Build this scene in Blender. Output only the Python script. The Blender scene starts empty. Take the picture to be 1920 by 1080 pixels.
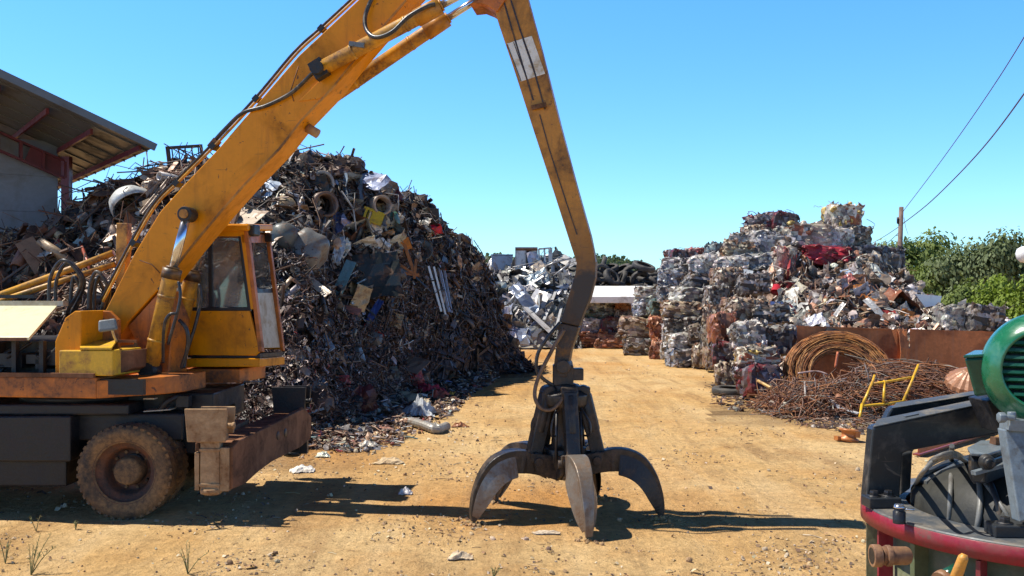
import bpy, math, random
import numpy as np
from mathutils import Vector, Matrix, noise

SC = bpy.context.scene
COL = SC.collection
R = math.radians
V = Vector
F = 1850.0            # focal length in photo pixels, horizon on row 556, eye 2.4 m above the yard
CX, CY, EYE = 960.0, 556.0, 2.4

def P(px, py, Y):
    return V(((px - CX) / F * Y, Y, EYE - (py - CY) / F * Y))

def lerp(a, b, t): return a + (b - a) * t

def table(tab, x):
    if x <= tab[0][0]: return tab[0][1:]
    for a, b in zip(tab, tab[1:]):
        if x <= b[0]:
            t = (x - a[0]) / (b[0] - a[0])
            return [lerp(p, q, t) for p, q in zip(a[1:], b[1:])]
    return tab[-1][1:]

def fbm(p, o=4):
    return noise.fractal(p, 1.0, 2.0, o)

# ------------------------------------------------------------------ materials
def new_mat(name):
    m = bpy.data.materials.new(name); m.use_nodes = True
    nt = m.node_tree; nt.nodes.clear()
    out = nt.nodes.new('ShaderNodeOutputMaterial')
    return m, nt, out

def N(nt, typ, **kw):
    n = nt.nodes.new(typ)
    for k, v in kw.items():
        if k in n.inputs.keys(): n.inputs[k].default_value = v
        else: setattr(n, k, v)
    return n

def L(nt, a, b): nt.links.new(a, b)

def mixc(nt, fac, a, b, mode='MIX'):
    n = nt.nodes.new('ShaderNodeMix'); n.data_type = 'RGBA'; n.blend_type = mode
    for idx, v in ((0, fac), (6, a), (7, b)):
        if isinstance(v, (int, float)): n.inputs[idx].default_value = v
        elif isinstance(v, tuple): n.inputs[idx].default_value = (*v[:3], 1)
        else: nt.links.new(v, n.inputs[idx])
    return n.outputs[2]

def ramp(nt, src, lo, hi, a=0.0, b=1.0):
    n = nt.nodes.new('ShaderNodeMapRange'); n.clamp = True
    n.inputs[1].default_value = lo; n.inputs[2].default_value = hi
    n.inputs[3].default_value = a; n.inputs[4].default_value = b
    nt.links.new(src, n.inputs[0]); return n.outputs[0]

def noise_tex(nt, co, scale, detail=6, rough=.6, dist=0.0):
    n = nt.nodes.new('ShaderNodeTexNoise')
    n.inputs['Scale'].default_value = scale; n.inputs['Detail'].default_value = detail
    n.inputs['Roughness'].default_value = rough; n.inputs['Distortion'].default_value = dist
    nt.links.new(co, n.inputs['Vector']); return n.outputs[0]

def surf(name, col=None, rough=.55, metal=0.0, wear=(.14, .07, .035), wear_amt=.35, scale=4.0,
         bump=.25, bscale=30., vary=.25, attr=False, objcol=False, spec=.4, streak=None, coat=0, fade=None, chips=None):
    """painted / rusty / dirty surface: base colour, blotchy wear, fine mottling, bump"""
    m, nt, out = new_mat(name)
    b = N(nt, 'ShaderNodeBsdfPrincipled')
    tc = N(nt, 'ShaderNodeTexCoord'); co = tc.outputs['Object']
    c = None
    if attr:
        a = N(nt, 'ShaderNodeAttribute', attribute_name='Col'); c = a.outputs['Color']
    if objcol:
        o = N(nt, 'ShaderNodeObjectInfo')
        c = mixc(nt, 1.0, c, o.outputs['Color'], 'MULTIPLY') if c else o.outputs['Color']
    if c is None:
        rgb = N(nt, 'ShaderNodeRGB'); rgb.outputs[0].default_value = (*col, 1); c = rgb.outputs[0]
    elif col is not None:
        c = mixc(nt, 1.0, c, tuple(col), 'MULTIPLY')
    n1 = noise_tex(nt, co, scale, 8, .65, .4)
    n2 = noise_tex(nt, co, scale * 7, 5, .7)
    c = mixc(nt, 1.0, c, ramp_rgb(nt, n2, 1 - vary, 1 + vary * .6), 'MULTIPLY')
    w = ramp(nt, n1, .62 - wear_amt * .45, .70 - wear_amt * .25)
    w2 = ramp(nt, n2, .35, .62, .35, 1.0)
    wm = N(nt, 'ShaderNodeMath', operation='MULTIPLY'); L(nt, w, wm.inputs[0]); L(nt, w2, wm.inputs[1])
    c = mixc(nt, wm.outputs[0], c, tuple(wear))
    if streak:
        mp = N(nt, 'ShaderNodeMapping'); mp.inputs['Scale'].default_value = (7, 7, .7); L(nt, co, mp.inputs[0])
        s = noise_tex(nt, mp.outputs[0], 1.3, 6, .7)
        c = mixc(nt, ramp(nt, s, .53, .75, 0, .75), c, tuple(streak))
    if chips:                                   # chipped paint and rub marks
        ch = noise_tex(nt, co, 9, 4, .75, .6)
        c = mixc(nt, ramp(nt, ch, .64, .67, 0, .85), c, tuple(chips))
        mp2 = N(nt, 'ShaderNodeMapping'); mp2.inputs['Scale'].default_value = (3, 3, 40); mp2.inputs['Rotation'].default_value = (0, R(42), 0); L(nt, co, mp2.inputs[0])
        c = mixc(nt, ramp(nt, noise_tex(nt, mp2.outputs[0], 1.0, 3, .6), .68, .74, 0, .5), c, tuple(chips))
    if fade:                                    # grease and rust that creep up from the foot
        sp = N(nt, 'ShaderNodeSeparateXYZ'); L(nt, co, sp.inputs[0])
        ad = N(nt, 'ShaderNodeMath', operation='MULTIPLY_ADD'); L(nt, n1, ad.inputs[0]); ad.inputs[1].default_value = 2.6; L(nt, sp.outputs[2], ad.inputs[2])
        c = mixc(nt, ramp(nt, ad.outputs[0], fade[0] + 1.3, fade[1] + 1.3, 1, 0), c, tuple(fade[2]))
    L(nt, c, b.inputs['Base Color'])
    rr = N(nt, 'ShaderNodeMapRange'); rr.inputs[3].default_value = max(.05, rough - .12); rr.inputs[4].default_value = min(1, rough + .2)
    L(nt, wm.outputs[0], rr.inputs[0]); L(nt, rr.outputs[0], b.inputs['Roughness'])
    b.inputs['Metallic'].default_value = metal
    b.inputs['Specular IOR Level'].default_value = spec
    if coat: b.inputs['Coat Weight'].default_value = coat; b.inputs['Coat Roughness'].default_value = .12
    if bump:
        bp = N(nt, 'ShaderNodeBump', Strength=bump, Distance=.02)
        nb = noise_tex(nt, co, bscale, 5, .65)
        L(nt, nb, bp.inputs['Height']); L(nt, bp.outputs[0], b.inputs['Normal'])
    L(nt, b.outputs[0], out.inputs[0])
    return m

def ramp_rgb(nt, src, a, b):
    mr = N(nt, 'ShaderNodeMapRange'); mr.inputs[1].default_value = .25; mr.inputs[2].default_value = .75
    mr.inputs[3].default_value = a; mr.inputs[4].default_value = b
    L(nt, src, mr.inputs[0])
    cb = N(nt, 'ShaderNodeCombineColor')
    for i in range(3): L(nt, mr.outputs[0], cb.inputs[i])
    return cb.outputs[0]

M = {}
M['orange'] = surf('orange_paint', (.70, .262, .004), .5, wear=(.34, .125, .012), wear_amt=.3, scale=1.3, bump=.05, bscale=18, vary=.10, streak=(.40, .14, .01), spec=.25, chips=(.10, .045, .02))
M['orange2'] = surf('ochre_cylinder_paint', (.68, .33, .03), .42, wear=(.12, .06, .03), wear_amt=.5, scale=3.5, bump=.1, bscale=25, vary=.22, streak=(.2, .1, .03))
M['stick'] = surf('worn_ochre_paint', (.50, .215, .022), .55, chips=(.07, .04, .025), fade=(2.35, 3.35, (.045, .03, .022)), wear=(.13, .065, .03), wear_amt=.30, scale=2.2, bump=.12, bscale=20, vary=.2, streak=(.16, .085, .03))
M['stickend'] = surf('greasy_rusty_steel', (.05, .032, .024), .5, wear=(.20, .09, .02), wear_amt=.2, scale=5, bump=.3, bscale=30, vary=.4)
M['deck'] = surf('red_orange_paint', (.58, .17, .02), .5, wear=(.13, .06, .03), wear_amt=.45, scale=2.5, bump=.1, vary=.2, streak=(.16, .06, .02), chips=(.07, .03, .02))
M['cream'] = surf('cream_paint', (.78, .70, .42), .45, wear=(.45, .36, .2), wear_amt=.25, scale=3, bump=.05, vary=.1)
M['yellow'] = surf('yellow_paint', (.72, .42, .03), .45, wear=(.3, .14, .04), wear_amt=.35, scale=5, bump=.08, vary=.2)
M['white'] = surf('white_marking_paint', (.72, .70, .64), .5, wear=(.4, .3, .17), wear_amt=.3, scale=6, bump=.05, vary=.12)
M['black'] = surf('black_grimy_steel', (.015, .015, .017), .5, wear=(.035, .028, .024), wear_amt=.35, scale=6, bump=.2, vary=.35)
M['rubber'] = surf('dusty_rubber', (.028, .026, .025), .8, wear=(.27, .155, .07), wear_amt=.68, scale=3.2, bump=.35, bscale=40, vary=.3)
M['hose'] = surf('hydraulic_hose_rubber', (.03, .03, .034), .45, wear=(.13, .1, .07), wear_amt=.25, scale=8, bump=.05)
M['hose2'] = surf('dirty_tan_hose', (.18, .11, .065), .5, wear=(.05, .035, .03), wear_amt=.4, scale=7, bump=.05)
M['chrome'] = surf('chromed_rod', (.62, .64, .68), .30, metal=.9, wear=(.4, .4, .4), wear_amt=.05, bump=0, vary=.06)
M['dirtsteel'] = surf('mud_coated_steel', (.44, .28, .145), .85, wear=(.20, .10, .045), wear_amt=.45, scale=4, bump=.35, bscale=26, vary=.3)
M['bladesteel'] = surf('rust_brown_blade_steel', (.22, .10, .05), .8, wear=(.09, .05, .03), wear_amt=.4, scale=3, bump=.25, vary=.3, streak=(.30, .16, .085), spec=.2)
M['rustrim'] = surf('rusty_rim_paint', (.16, .06, .03), .7, wear=(.05, .04, .035), wear_amt=.5, scale=5, bump=.3, vary=.3)
M['tine'] = surf('dark_wrought_steel', (.030, .026, .024), .5, metal=.1, wear=(.11, .075, .05), wear_amt=.35, scale=5, bump=.2, vary=.3)
M['tineworn'] = surf('polished_worn_steel', (.25, .215, .18), .45, metal=.4, wear=(.16, .10, .06), wear_amt=.4, scale=5, bump=.18, bscale=18, vary=.3, streak=(.14, .09, .06))
M['mirror'] = surf('grey_plastic', (.16, .18, .19), .5, wear=(.06, .06, .06), wear_amt=.3, scale=9, bump=.05)
M['beige'] = surf('dirty_beige_sheet', (.50, .45, .34), .6, wear=(.3, .22, .13), wear_amt=.35, scale=4, bump=.08)
M['seat'] = surf('dark_vinyl', (.03, .03, .032), .6, bump=.1)

M['scrap'] = surf('scrap_metal', None, .55, metal=.15, wear=(.105, .052, .032), wear_amt=.33, scale=3.5, bump=.3, bscale=18, vary=.35, attr=True)
M['piece'] = surf('scrap_piece', None, .5, metal=.1, wear=(.15, .075, .04), wear_amt=.25, scale=4.5, bump=.22, bscale=16, vary=.3, attr=True, objcol=True)
M['bale'] = surf('pressed_bale_metal', None, .55, metal=.12, wear=(.10, .06, .045), wear_amt=.3, scale=5, bump=.55, bscale=14, vary=.45, attr=True, objcol=True)
M['alu'] = surf('dull_aluminium', None, .42, metal=.25, wear=(.2, .17, .14), wear_amt=.2, scale=3.5, bump=.15, bscale=14, vary=.2, attr=True, objcol=True)
M['wire'] = surf('rusty_wire', None, .7, wear=(.10, .045, .03), wear_amt=.35, scale=6, bump=0, vary=.35, attr=True)
M['rustplate'] = surf('orange_rust_plate', (.55, .18, .055), .75, wear=(.25, .085, .04), wear_amt=.36, scale=1.7, bump=.15, vary=.3, streak=(.38, .17, .09))
M['tyre'] = surf('old_tyre_rubber', None, .75, wear=(.12, .105, .09), wear_amt=.35, scale=3, bump=.3, vary=.3, objcol=True)
M['slab'] = surf('white_painted_panel', (.82, .82, .80), .45, wear=(.5, .46, .4), wear_amt=.2, scale=2, bump=.05, vary=.06)

M['mgrey'] = surf('dark_grey_machine_paint', (.026, .029, .033), .42, wear=(.10, .085, .07), wear_amt=.28, scale=8, bump=.07, bscale=60, vary=.22, spec=.35, chips=(.12, .10, .085))
M['mring'] = surf('slate_ring_paint', (.075, .085, .095), .55, wear=(.20, .17, .13), wear_amt=.38, scale=9, bump=.07, bscale=70, vary=.2)
M['mred'] = surf('red_rim_paint', (.25, .012, .028), .55, chips=(.13, .06, .05), wear=(.17, .05, .045), wear_amt=.35, scale=9, bump=.08, bscale=60, vary=.25)
M['molive'] = surf('olive_grey_cover', (.02, .0195, .016), .7, wear=(.04, .038, .03), wear_amt=.3, scale=6, bump=.1, bscale=50, vary=.2)
M['mgreen'] = surf('green_motor_paint', (.010, .13, .058), .36, wear=(.035, .17, .10), wear_amt=.3, scale=10, bump=.04, bscale=50, vary=.14, spec=.5, coat=.35)
M['mgreen2'] = surf('deep_green_box_paint', (.012, .075, .048), .32, wear=(.03, .11, .08), wear_amt=.2, scale=10, bump=.05, bscale=50, vary=.2)
M['mblue'] = surf('blue_grey_bracket_paint', (.17, .205, .23), .4, wear=(.09, .09, .09), wear_amt=.25, scale=12, bump=.1, bscale=60)
M['mcable'] = surf('grey_cable', (.17, .165, .15), .55, wear=(.08, .07, .06), wear_amt=.3, scale=14, bump=.05)
M['mdrum'] = surf('mossy_green_drum', (.10, .12, .06), .6, wear=(.20, .17, .10), wear_amt=.4, scale=5, bump=.12, bscale=40)
M['mrust'] = surf('rusty_tan_pipe', (.30, .16, .08), .6, wear=(.12, .06, .04), wear_amt=.4, scale=14, bump=.15, bscale=60)
M['mhose'] = surf('orange_taped_nozzle', (.62, .29, .05), .5, wear=(.4, .2, .07), wear_amt=.4, scale=20, bump=.2, bscale=70)

M['roofsheet'] = surf('grey_roof_sheet', (.12, .13, .14), .5, wear=(.09, .085, .08), wear_amt=.25, scale=1, bump=.05, vary=.12)
M['redsteel'] = surf('red_oxide_steel', (.15, .022, .026), .55, wear=(.12, .03, .03), wear_amt=.3, scale=2, bump=.05)
M['concrete'] = surf('grey_concrete_panel', (.25, .26, .275), .85, wear=(.19, .18, .17), wear_amt=.35, scale=1.2, bump=.2, vary=.12)
M['wood'] = surf('weathered_pole_wood', (.20, .13, .10), .85, wear=(.1, .07, .06), wear_amt=.4, scale=5, bump=.3)
M['bark'] = surf('bark', (.09, .065, .045), .9, bump=.4, scale=4)
M['weed'] = surf('dry_green_stem', (.16, .17, .06), .8, wear=(.3, .22, .1), wear_amt=.4, scale=9, bump=0)
M['cloth'] = surf('faded_cloth', None, .9, wear=(.2, .15, .1), wear_amt=.2, scale=6, bump=.4, bscale=22, vary=.2, objcol=True)
M['stone'] = surf('stone', None, .9, wear=(.22, .14, .08), wear_amt=.3, scale=9, bump=.3, attr=True, objcol=True)

def leaf_mat(name, a, b, trans=.25):
    m, nt, out = new_mat(name)
    at = N(nt, 'ShaderNodeAttribute', attribute_name='Col')
    c = mixc(nt, at.outputs['Fac'], a, b)
    d = N(nt, 'ShaderNodeBsdfPrincipled', Roughness=.65); d.inputs['Specular IOR Level'].default_value = .25
    t = N(nt, 'ShaderNodeBsdfTranslucent')
    L(nt, c, d.inputs['Base Color'])
    L(nt, mixc(nt, 1.0, c, (1.0, 1.1, .6), 'MULTIPLY'), t.inputs[0])
    mx = N(nt, 'ShaderNodeMixShader', Fac=trans); mx.inputs[0].default_value = trans
    L(nt, d.outputs[0], mx.inputs[1]); L(nt, t.outputs[0], mx.inputs[2]); L(nt, mx.outputs[0], out.inputs[0])
    return m
M['leaf_dark'] = leaf_mat('dark_leaf', (.075, .105, .045), (.23, .27, .125))
M['leaf_mid'] = leaf_mat('mid_leaf', (.08, .12, .03), (.22, .27, .075))
M['leaf_bright'] = leaf_mat('bright_leaf', (.10, .155, .02), (.25, .32, .045))
M['leaf_far'] = leaf_mat('far_leaf', (.09, .125, .07), (.20, .23, .13))

def glass_mat():
    m, nt, out = new_mat('dusty_window_glass')
    tc = N(nt, 'ShaderNodeTexCoord')
    tr = N(nt, 'ShaderNodeBsdfTransparent'); tr.inputs[0].default_value = (.80, .84, .86, 1)
    gl = N(nt, 'ShaderNodeBsdfGlossy'); gl.inputs['Roughness'].default_value = .06
    df = N(nt, 'ShaderNodeBsdfDiffuse'); df.inputs[0].default_value = (.42, .40, .36, 1)
    n = noise_tex(nt, tc.outputs['Object'], 4, 6, .6, .8)
    m1 = N(nt, 'ShaderNodeMixShader'); L(nt, ramp(nt, n, .42, .72, .10, .5), m1.inputs[0])
    L(nt, tr.outputs[0], m1.inputs[1]); L(nt, df.outputs[0], m1.inputs[2])
    fr = N(nt, 'ShaderNodeFresnel', IOR=1.5)
    fm = N(nt, 'ShaderNodeMath', operation='MULTIPLY_ADD'); L(nt, fr.outputs[0], fm.inputs[0]); fm.inputs[1].default_value = 1.0; fm.inputs[2].default_value = .05
    m2 = N(nt, 'ShaderNodeMixShader'); L(nt, fm.outputs[0], m2.inputs[0])
    L(nt, m1.outputs[0], m2.inputs[1]); L(nt, gl.outputs[0], m2.inputs[2]); L(nt, m2.outputs[0], out.inputs[0])
    return m
M['glass'] = glass_mat()

def ground_mat():
    m, nt, out = new_mat('dry_dirt')
    b = N(nt, 'ShaderNodeBsdfPrincipled', Roughness=.95); b.inputs['Specular IOR Level'].default_value = .1
    g = N(nt, 'ShaderNodeNewGeometry'); co = g.outputs['Position']
    big = noise_tex(nt, co, .22, 5, .55, .6)
    mid = noise_tex(nt, co, 1.1, 7, .65, .5)
    fine = noise_tex(nt, co, 9., 7, .7)
    grit = noise_tex(nt, co, 45., 4, .7)
    at = N(nt, 'ShaderNodeAttribute', attribute_name='Col'); sc = N(nt, 'ShaderNodeSeparateColor'); L(nt, at.outputs['Color'], sc.inputs[0])
    c = mixc(nt, ramp(nt, big, .36, .62), (.58, .355, .14), (.67, .47, .23))
    c = mixc(nt, sc.outputs[1], c, (.49, .21, .045))
    c = mixc(nt, ramp(nt, mid, .48, .70, 0, .6), c, (.49, .265, .095))
    # wheel tracks dragged along the yard
    mp = N(nt, 'ShaderNodeMapping'); mp.inputs['Scale'].default_value = (1.0, .12, 1); mp.inputs['Rotation'].default_value = (0, 0, R(68)); L(nt, co, mp.inputs[0])
    tr = noise_tex(nt, mp.outputs[0], 1.6, 6, .6, .3)
    c = mixc(nt, ramp(nt, tr, .53, .66, 0, .5), c, (.29, .165, .075))
    c = mixc(nt, ramp(nt, tr, .47, .36, 0, .35), c, (.66, .47, .25))
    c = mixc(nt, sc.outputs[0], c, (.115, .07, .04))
    c = mixc(nt, 1.0, c, ramp_rgb(nt, fine, .70, 1.2), 'MULTIPLY')
    c = mixc(nt, 1.0, c, ramp_rgb(nt, noise_tex(nt, co, 3.2, 8, .7, .8), .80, 1.14), 'MULTIPLY')
    c = mixc(nt, ramp(nt, grit, .57, .70, 0, .6), c, (.20, .12, .065))
    c = mixc(nt, ramp(nt, grit, .38, .27, 0, .5), c, (.74, .57, .36))
    L(nt, c, b.inputs['Base Color'])
    add = N(nt, 'ShaderNodeMath', operation='MULTIPLY_ADD'); L(nt, mid, add.inputs[0]); add.inputs[1].default_value = 2.0; L(nt, fine, add.inputs[2])
    add2 = N(nt, 'ShaderNodeMath', operation='MULTIPLY_ADD'); L(nt, grit, add2.inputs[0]); add2.inputs[1].default_value = .25; L(nt, add.outputs[0], add2.inputs[2])
    add3 = N(nt, 'ShaderNodeMath', operation='MULTIPLY_ADD'); L(nt, tr, add3.inputs[0]); add3.inputs[1].default_value = 1.2; L(nt, add2.outputs[0], add3.inputs[2])
    bp = N(nt, 'ShaderNodeBump', Strength=.9, Distance=.08); L(nt, add3.outputs[0], bp.inputs['Height'])
    L(nt, bp.outputs[0], b.inputs['Normal']); L(nt, b.outputs[0], out.inputs[0])
    return m
M['ground'] = ground_mat()

# ------------------------------------------------------------------ mesh builder
WL = {}
def rotm(rx, ry, rz):
    return (Matrix.Rotation(rz, 3, 'Z') @ Matrix.Rotation(ry, 3, 'Y') @ Matrix.Rotation(rx, 3, 'X'))

def basis(d, up=V((0, 0, 1))):
    d = V(d).normalized()
    if abs(d.dot(up)) > .98: up = V((0, 1, 0))
    s = d.cross(up).normalized(); u = s.cross(d).normalized()
    return Matrix((s, d, u)).transposed()     # columns: side, along, up

class MB:
    def __init__(s, col=(1, 1, 1)):
        s.v = []; s.f = []; s.c = []; s.sm = []; s.col = col; s.smooth = False
    def add(s, vs, fs, col=None, smooth=None):
        o = len(s.v); s.v.extend([tuple(p) for p in vs])
        c = col or s.col; k = s.smooth if smooth is None else smooth
        for f in fs:
            s.f.append([i + o for i in f]); s.c.append(c); s.sm.append(k)
        return s
    def box(s, c, size, rot=None, col=None, top=(1, 1)):
        x, y, z = [q / 2 for q in size]; c = V(c)
        vs = []
        for k in (-1, 1):
            tx, ty = (top if k > 0 else (1, 1))
            for (i, j) in ((-1, -1), (1, -1), (1, 1), (-1, 1)):
                p = V((i * x * tx, j * y * ty, k * z))
                vs.append(c + (rot @ p if rot else p))
        return s.add(vs, [(3, 2, 1, 0), (4, 5, 6, 7), (0, 1, 5, 4), (1, 2, 6, 5), (2, 3, 7, 6), (3, 0, 4, 7)], col, False)
    def beam(s, a, b, w, h, col=None, up=V((0, 0, 1))):
        a, b = V(a), V(b); B = basis(b - a, up)
        return s.box((a + b) / 2, (w, (b - a).length, h), B, col)
    def tube(s, pts, r, n=8, cap=True, col=None, closed=False, smooth=True):
        pts = [V(p) for p in pts]; m = len(pts); vs = []; fs = []
        rs = r if isinstance(r, (list, tuple)) else [r] * m
        prev = None
        for i, p in enumerate(pts):
            if closed: d = pts[(i + 1) % m] - pts[i - 1]
            else: d = pts[min(i + 1, m - 1)] - pts[max(i - 1, 0)]
            if d.length < 1e-9: d = V((0, 0, 1))
            d.normalize()
            if prev is None:
                a = V((0, 0, 1)) if abs(d.z) < .9 else V((1, 0, 0))
                u = d.cross(a).normalized()
            else:
                u = prev - d * prev.dot(d)
                if u.length < 1e-6: u = d.orthogonal()
                u.normalize()
            w = d.cross(u); prev = u
            for k in range(n):
                t = 2 * math.pi * k / n
                vs.append(p + (u * math.cos(t) + w * math.sin(t)) * rs[i])
        rng = m if closed else m - 1
        for i in range(rng):
            j = (i + 1) % m
            for k in range(n):
                l = (k + 1) % n
                fs.append((i * n + k, i * n + l, j * n + l, j * n + k))
        s.add(vs, fs, col, smooth)
        if cap and not closed:
            o = len(s.v) - m * n
            s.f.append([o + k for k in range(n)][::-1]); s.c.append(col or s.col); s.sm.append(False)
            s.f.append([o + (m - 1) * n + k for k in range(n)]); s.c.append(col or s.col); s.sm.append(False)
        return s
    def prism(s, poly, ext, col=None):
        n = len(poly); poly = [V(p) for p in poly]; ext = V(ext)
        nrm = V((0, 0, 0))
        for i in range(n): nrm += poly[i].cross(poly[(i + 1) % n])
        if nrm.dot(ext) > 0: poly = poly[::-1]
        vs = poly + [p + ext for p in poly]
        fs = [tuple(range(n)), tuple(range(2 * n - 1, n - 1, -1))]
        for i in range(n):
            j = (i + 1) % n
            fs.append((j, i, n + i, n + j))
        return s.add(vs, fs, col, False)
    def lathe(s, prof, c=(0, 0, 0), B=None, n=24, col=None, closed=False, smooth=True, ang=2 * math.pi, wob=None):
        """prof: (radius, height along axis); B columns: x, y, axis"""
        c = V(c); B = B or Matrix.Identity(3); vs = []; fs = []; m = len(prof)
        full = abs(ang - 2 * math.pi) < 1e-6
        cnt = n if full else n + 1
        for k in range(cnt):
            t = ang * k / n
            for (r, h) in prof:
                rr = r * (1 + (wob(t, h) if wob else 0))
                vs.append(c + B @ V((rr * math.cos(t), rr * math.sin(t), h)))
        for k in range(n):
            l = (k + 1) % cnt
            for i in range(m if closed else m - 1):
                j = (i + 1) % m
                fs.append((k * m + i, l * m + i, l * m + j, k * m + j))
        return s.add(vs, fs, col, smooth)
    def disc(s, c, r, B, n=20, col=None):
        c = V(c)
        return s.add([c + B @ V((r * math.cos(2 * math.pi * k / n), r * math.sin(2 * math.pi * k / n), 0)) for k in range(n)], [tuple(range(n))], col, False)
    def sheet(s, c, B, w, h, bend=0., crum=0., nx=4, ny=3, th=.006, col=None, seed=0, twist=0., ragged=0.):
        """bent and crumpled plate with thickness; B columns: width, height, normal"""
        c = V(c); top = []; bot = []
        for j in range(ny + 1):
            for i in range(nx + 1):
                a = i / nx - .5; b = j / ny - .5
                q = V((a * 3 + seed * 7.1, b * 3 + seed * 3.3, seed))
                z = bend * w * (.25 - a * a) * 1.0 + crum * noise.noise(q * 1.7) + twist * a * b * w
                e = 1 + ragged * noise.noise(q * 2.3 + V((5, 9, 2)))
                p = V((a * w * e, b * h * e, z))
                top.append(c + B @ p); bot.append(c + B @ (p - V((0, 0, th))))
        K = len(top); vs = top + bot; fs = []; W = nx + 1
        for j in range(ny):
            for i in range(nx):
                q = (j * W + i, j * W + i + 1, (j + 1) * W + i + 1, (j + 1) * W + i)
                fs.append(q); fs.append(tuple(K + t for t in q[::-1]))
        rim = [i for i in range(nx)] + [j * W + nx for j in range(ny)] + [ny * W + i for i in range(nx, 0, -1)] + [j * W for j in range(ny, 0, -1)]
        for a, b in zip(rim, rim[1:] + rim[:1]): fs.append((b, a, K + a, K + b))
        return s.add(vs, fs, col, False)
    def build(s, name, mat, parent=None, bevel=0., origin=None, seg=2):
        me = bpy.data.meshes.new(name)
        A = np.array(s.v, dtype=np.float32).reshape(-1, 3)
        if parent is not None: o = WL[parent]
        elif origin is not None: o = V(origin)
        else:
            lo, hi = A.min(0), A.max(0)
            o = V(((lo[0] + hi[0]) / 2, (lo[1] + hi[1]) / 2, lo[2]))
        A = A - np.array(o, dtype=np.float32)
        me.from_pydata(A.tolist(), [], s.f)
        cnt = np.array([len(f) for f in s.f])
        cols = np.ones((len(s.c), 4), dtype=np.float32); cols[:, :3] = np.array(s.c, dtype=np.float32).reshape(-1, 3)
        ca = me.color_attributes.new('Col', 'FLOAT_COLOR', 'CORNER')
        ca.data.foreach_set('color', np.repeat(cols, cnt, axis=0).ravel())
        me.polygons.foreach_set('use_smooth', np.array(s.sm, dtype=bool))
        me.materials.append(mat if not isinstance(mat, str) else M[mat])
        me.update()
        ob = bpy.data.objects.new(name, me); COL.objects.link(ob)
        if parent is not None: ob.parent = parent
        else: ob.location = o
        WL[ob] = o
        if bevel:
            bv = ob.modifiers.new('bevel', 'BEVEL'); bv.width = bevel; bv.segments = seg; bv.limit_method = 'ANGLE'; bv.angle_limit = R(40)
        return ob

def tag(o, label=None, cat=None, group=None, kind=None):
    if label: o['label'] = label
    if cat: o['category'] = cat
    if group: o['group'] = group
    if kind: o['kind'] = kind
    return o

def empty(name, loc, label, cat, group=None):
    o = bpy.data.objects.new(name, None); COL.objects.link(o); o.location = loc; o.empty_display_size = .2
    WL[o] = V(loc); return tag(o, label, cat, group)

def bez(pts, n=16):
    """Catmull-Rom through the points"""
    pts = [V(p) for p in pts]; out = []
    for i in range(len(pts) - 1):
        p0 = pts[max(i - 1, 0)]; p1 = pts[i]; p2 = pts[i + 1]; p3 = pts[min(i + 2, len(pts) - 1)]
        for k in range(n):
            t = k / n
            out.append(.5 * ((2 * p1) + (p2 - p0) * t + (2 * p0 - 5 * p1 + 4 * p2 - p3) * t * t + (3 * p1 - p0 - 3 * p2 + p3) * t ** 3))
    out.append(pts[-1]); return out
EXPOSURE = .65
SKY_STR = .15; SKY_SAT = 1.3; SKY_HUE = .505
SUN_E = 4.5
SKY_RAMP = [(0.0, (.48, .78, 1.05)), (.10, (.58, .84, 1.10)), (.30, (.74, 1.03, 1.34)), (.45, (.14, .16, .20)), (1.0, (.10, .11, .125))]  # sky tint by height, dimmed above the frame to deepen shadows
# ------------------------------------------------------------------ camera, sun, sky
cam_d = bpy.data.cameras.new('camera'); cam = bpy.data.objects.new('camera', cam_d); COL.objects.link(cam)
cam.location = (0, 0, EYE); cam.rotation_euler = (R(90), 0, 0)
cam_d.sensor_width = 36; cam_d.lens = F / 1920 * 36; cam_d.shift_y = (CY - 540) / 1920
cam_d.clip_end = 3000; cam_d.clip_start = .05
SC.camera = cam

to_sun = V((-.57, .075, 1)).normalized()
el = math.asin(to_sun.z); az = math.atan2(to_sun.x, to_sun.y)
sd = bpy.data.lights.new('sun', 'SUN'); so = bpy.data.objects.new('sun', sd); COL.objects.link(so)
sd.energy = SUN_E; sd.angle = R(.5); sd.color = (1, .95, .86)
so.rotation_euler = (-to_sun).to_track_quat('-Z', 'Y').to_euler()
w = bpy.data.worlds.new('World'); SC.world = w; w.use_nodes = True
nt = w.node_tree; bg = nt.nodes['Background']
sky = nt.nodes.new('ShaderNodeTexSky'); sky.sky_type = 'NISHITA'; sky.sun_disc = False
sky.sun_elevation = el; sky.sun_rotation = az
sky.air_density = 1.0; sky.dust_density = .25; sky.ozone_density = 2.2; sky.altitude = 100
sat = nt.nodes.new('ShaderNodeHueSaturation'); sat.inputs['Saturation'].default_value = SKY_SAT; sat.inputs['Hue'].default_value = SKY_HUE; sat.inputs['Value'].default_value = 1.0
nt.links.new(sky.outputs[0], sat.inputs['Color'])
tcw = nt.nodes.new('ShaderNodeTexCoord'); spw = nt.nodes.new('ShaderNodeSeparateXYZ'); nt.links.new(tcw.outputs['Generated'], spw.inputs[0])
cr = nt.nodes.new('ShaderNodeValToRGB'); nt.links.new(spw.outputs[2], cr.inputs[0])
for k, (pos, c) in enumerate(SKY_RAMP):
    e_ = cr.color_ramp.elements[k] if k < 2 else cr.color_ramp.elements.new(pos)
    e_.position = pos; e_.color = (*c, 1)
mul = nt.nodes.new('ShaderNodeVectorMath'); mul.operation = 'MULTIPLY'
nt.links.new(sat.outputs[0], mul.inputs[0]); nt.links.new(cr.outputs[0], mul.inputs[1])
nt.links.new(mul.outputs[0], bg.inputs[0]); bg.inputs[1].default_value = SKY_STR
SC.view_settings.view_transform = 'Standard'; SC.view_settings.look = 'None'
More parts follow.
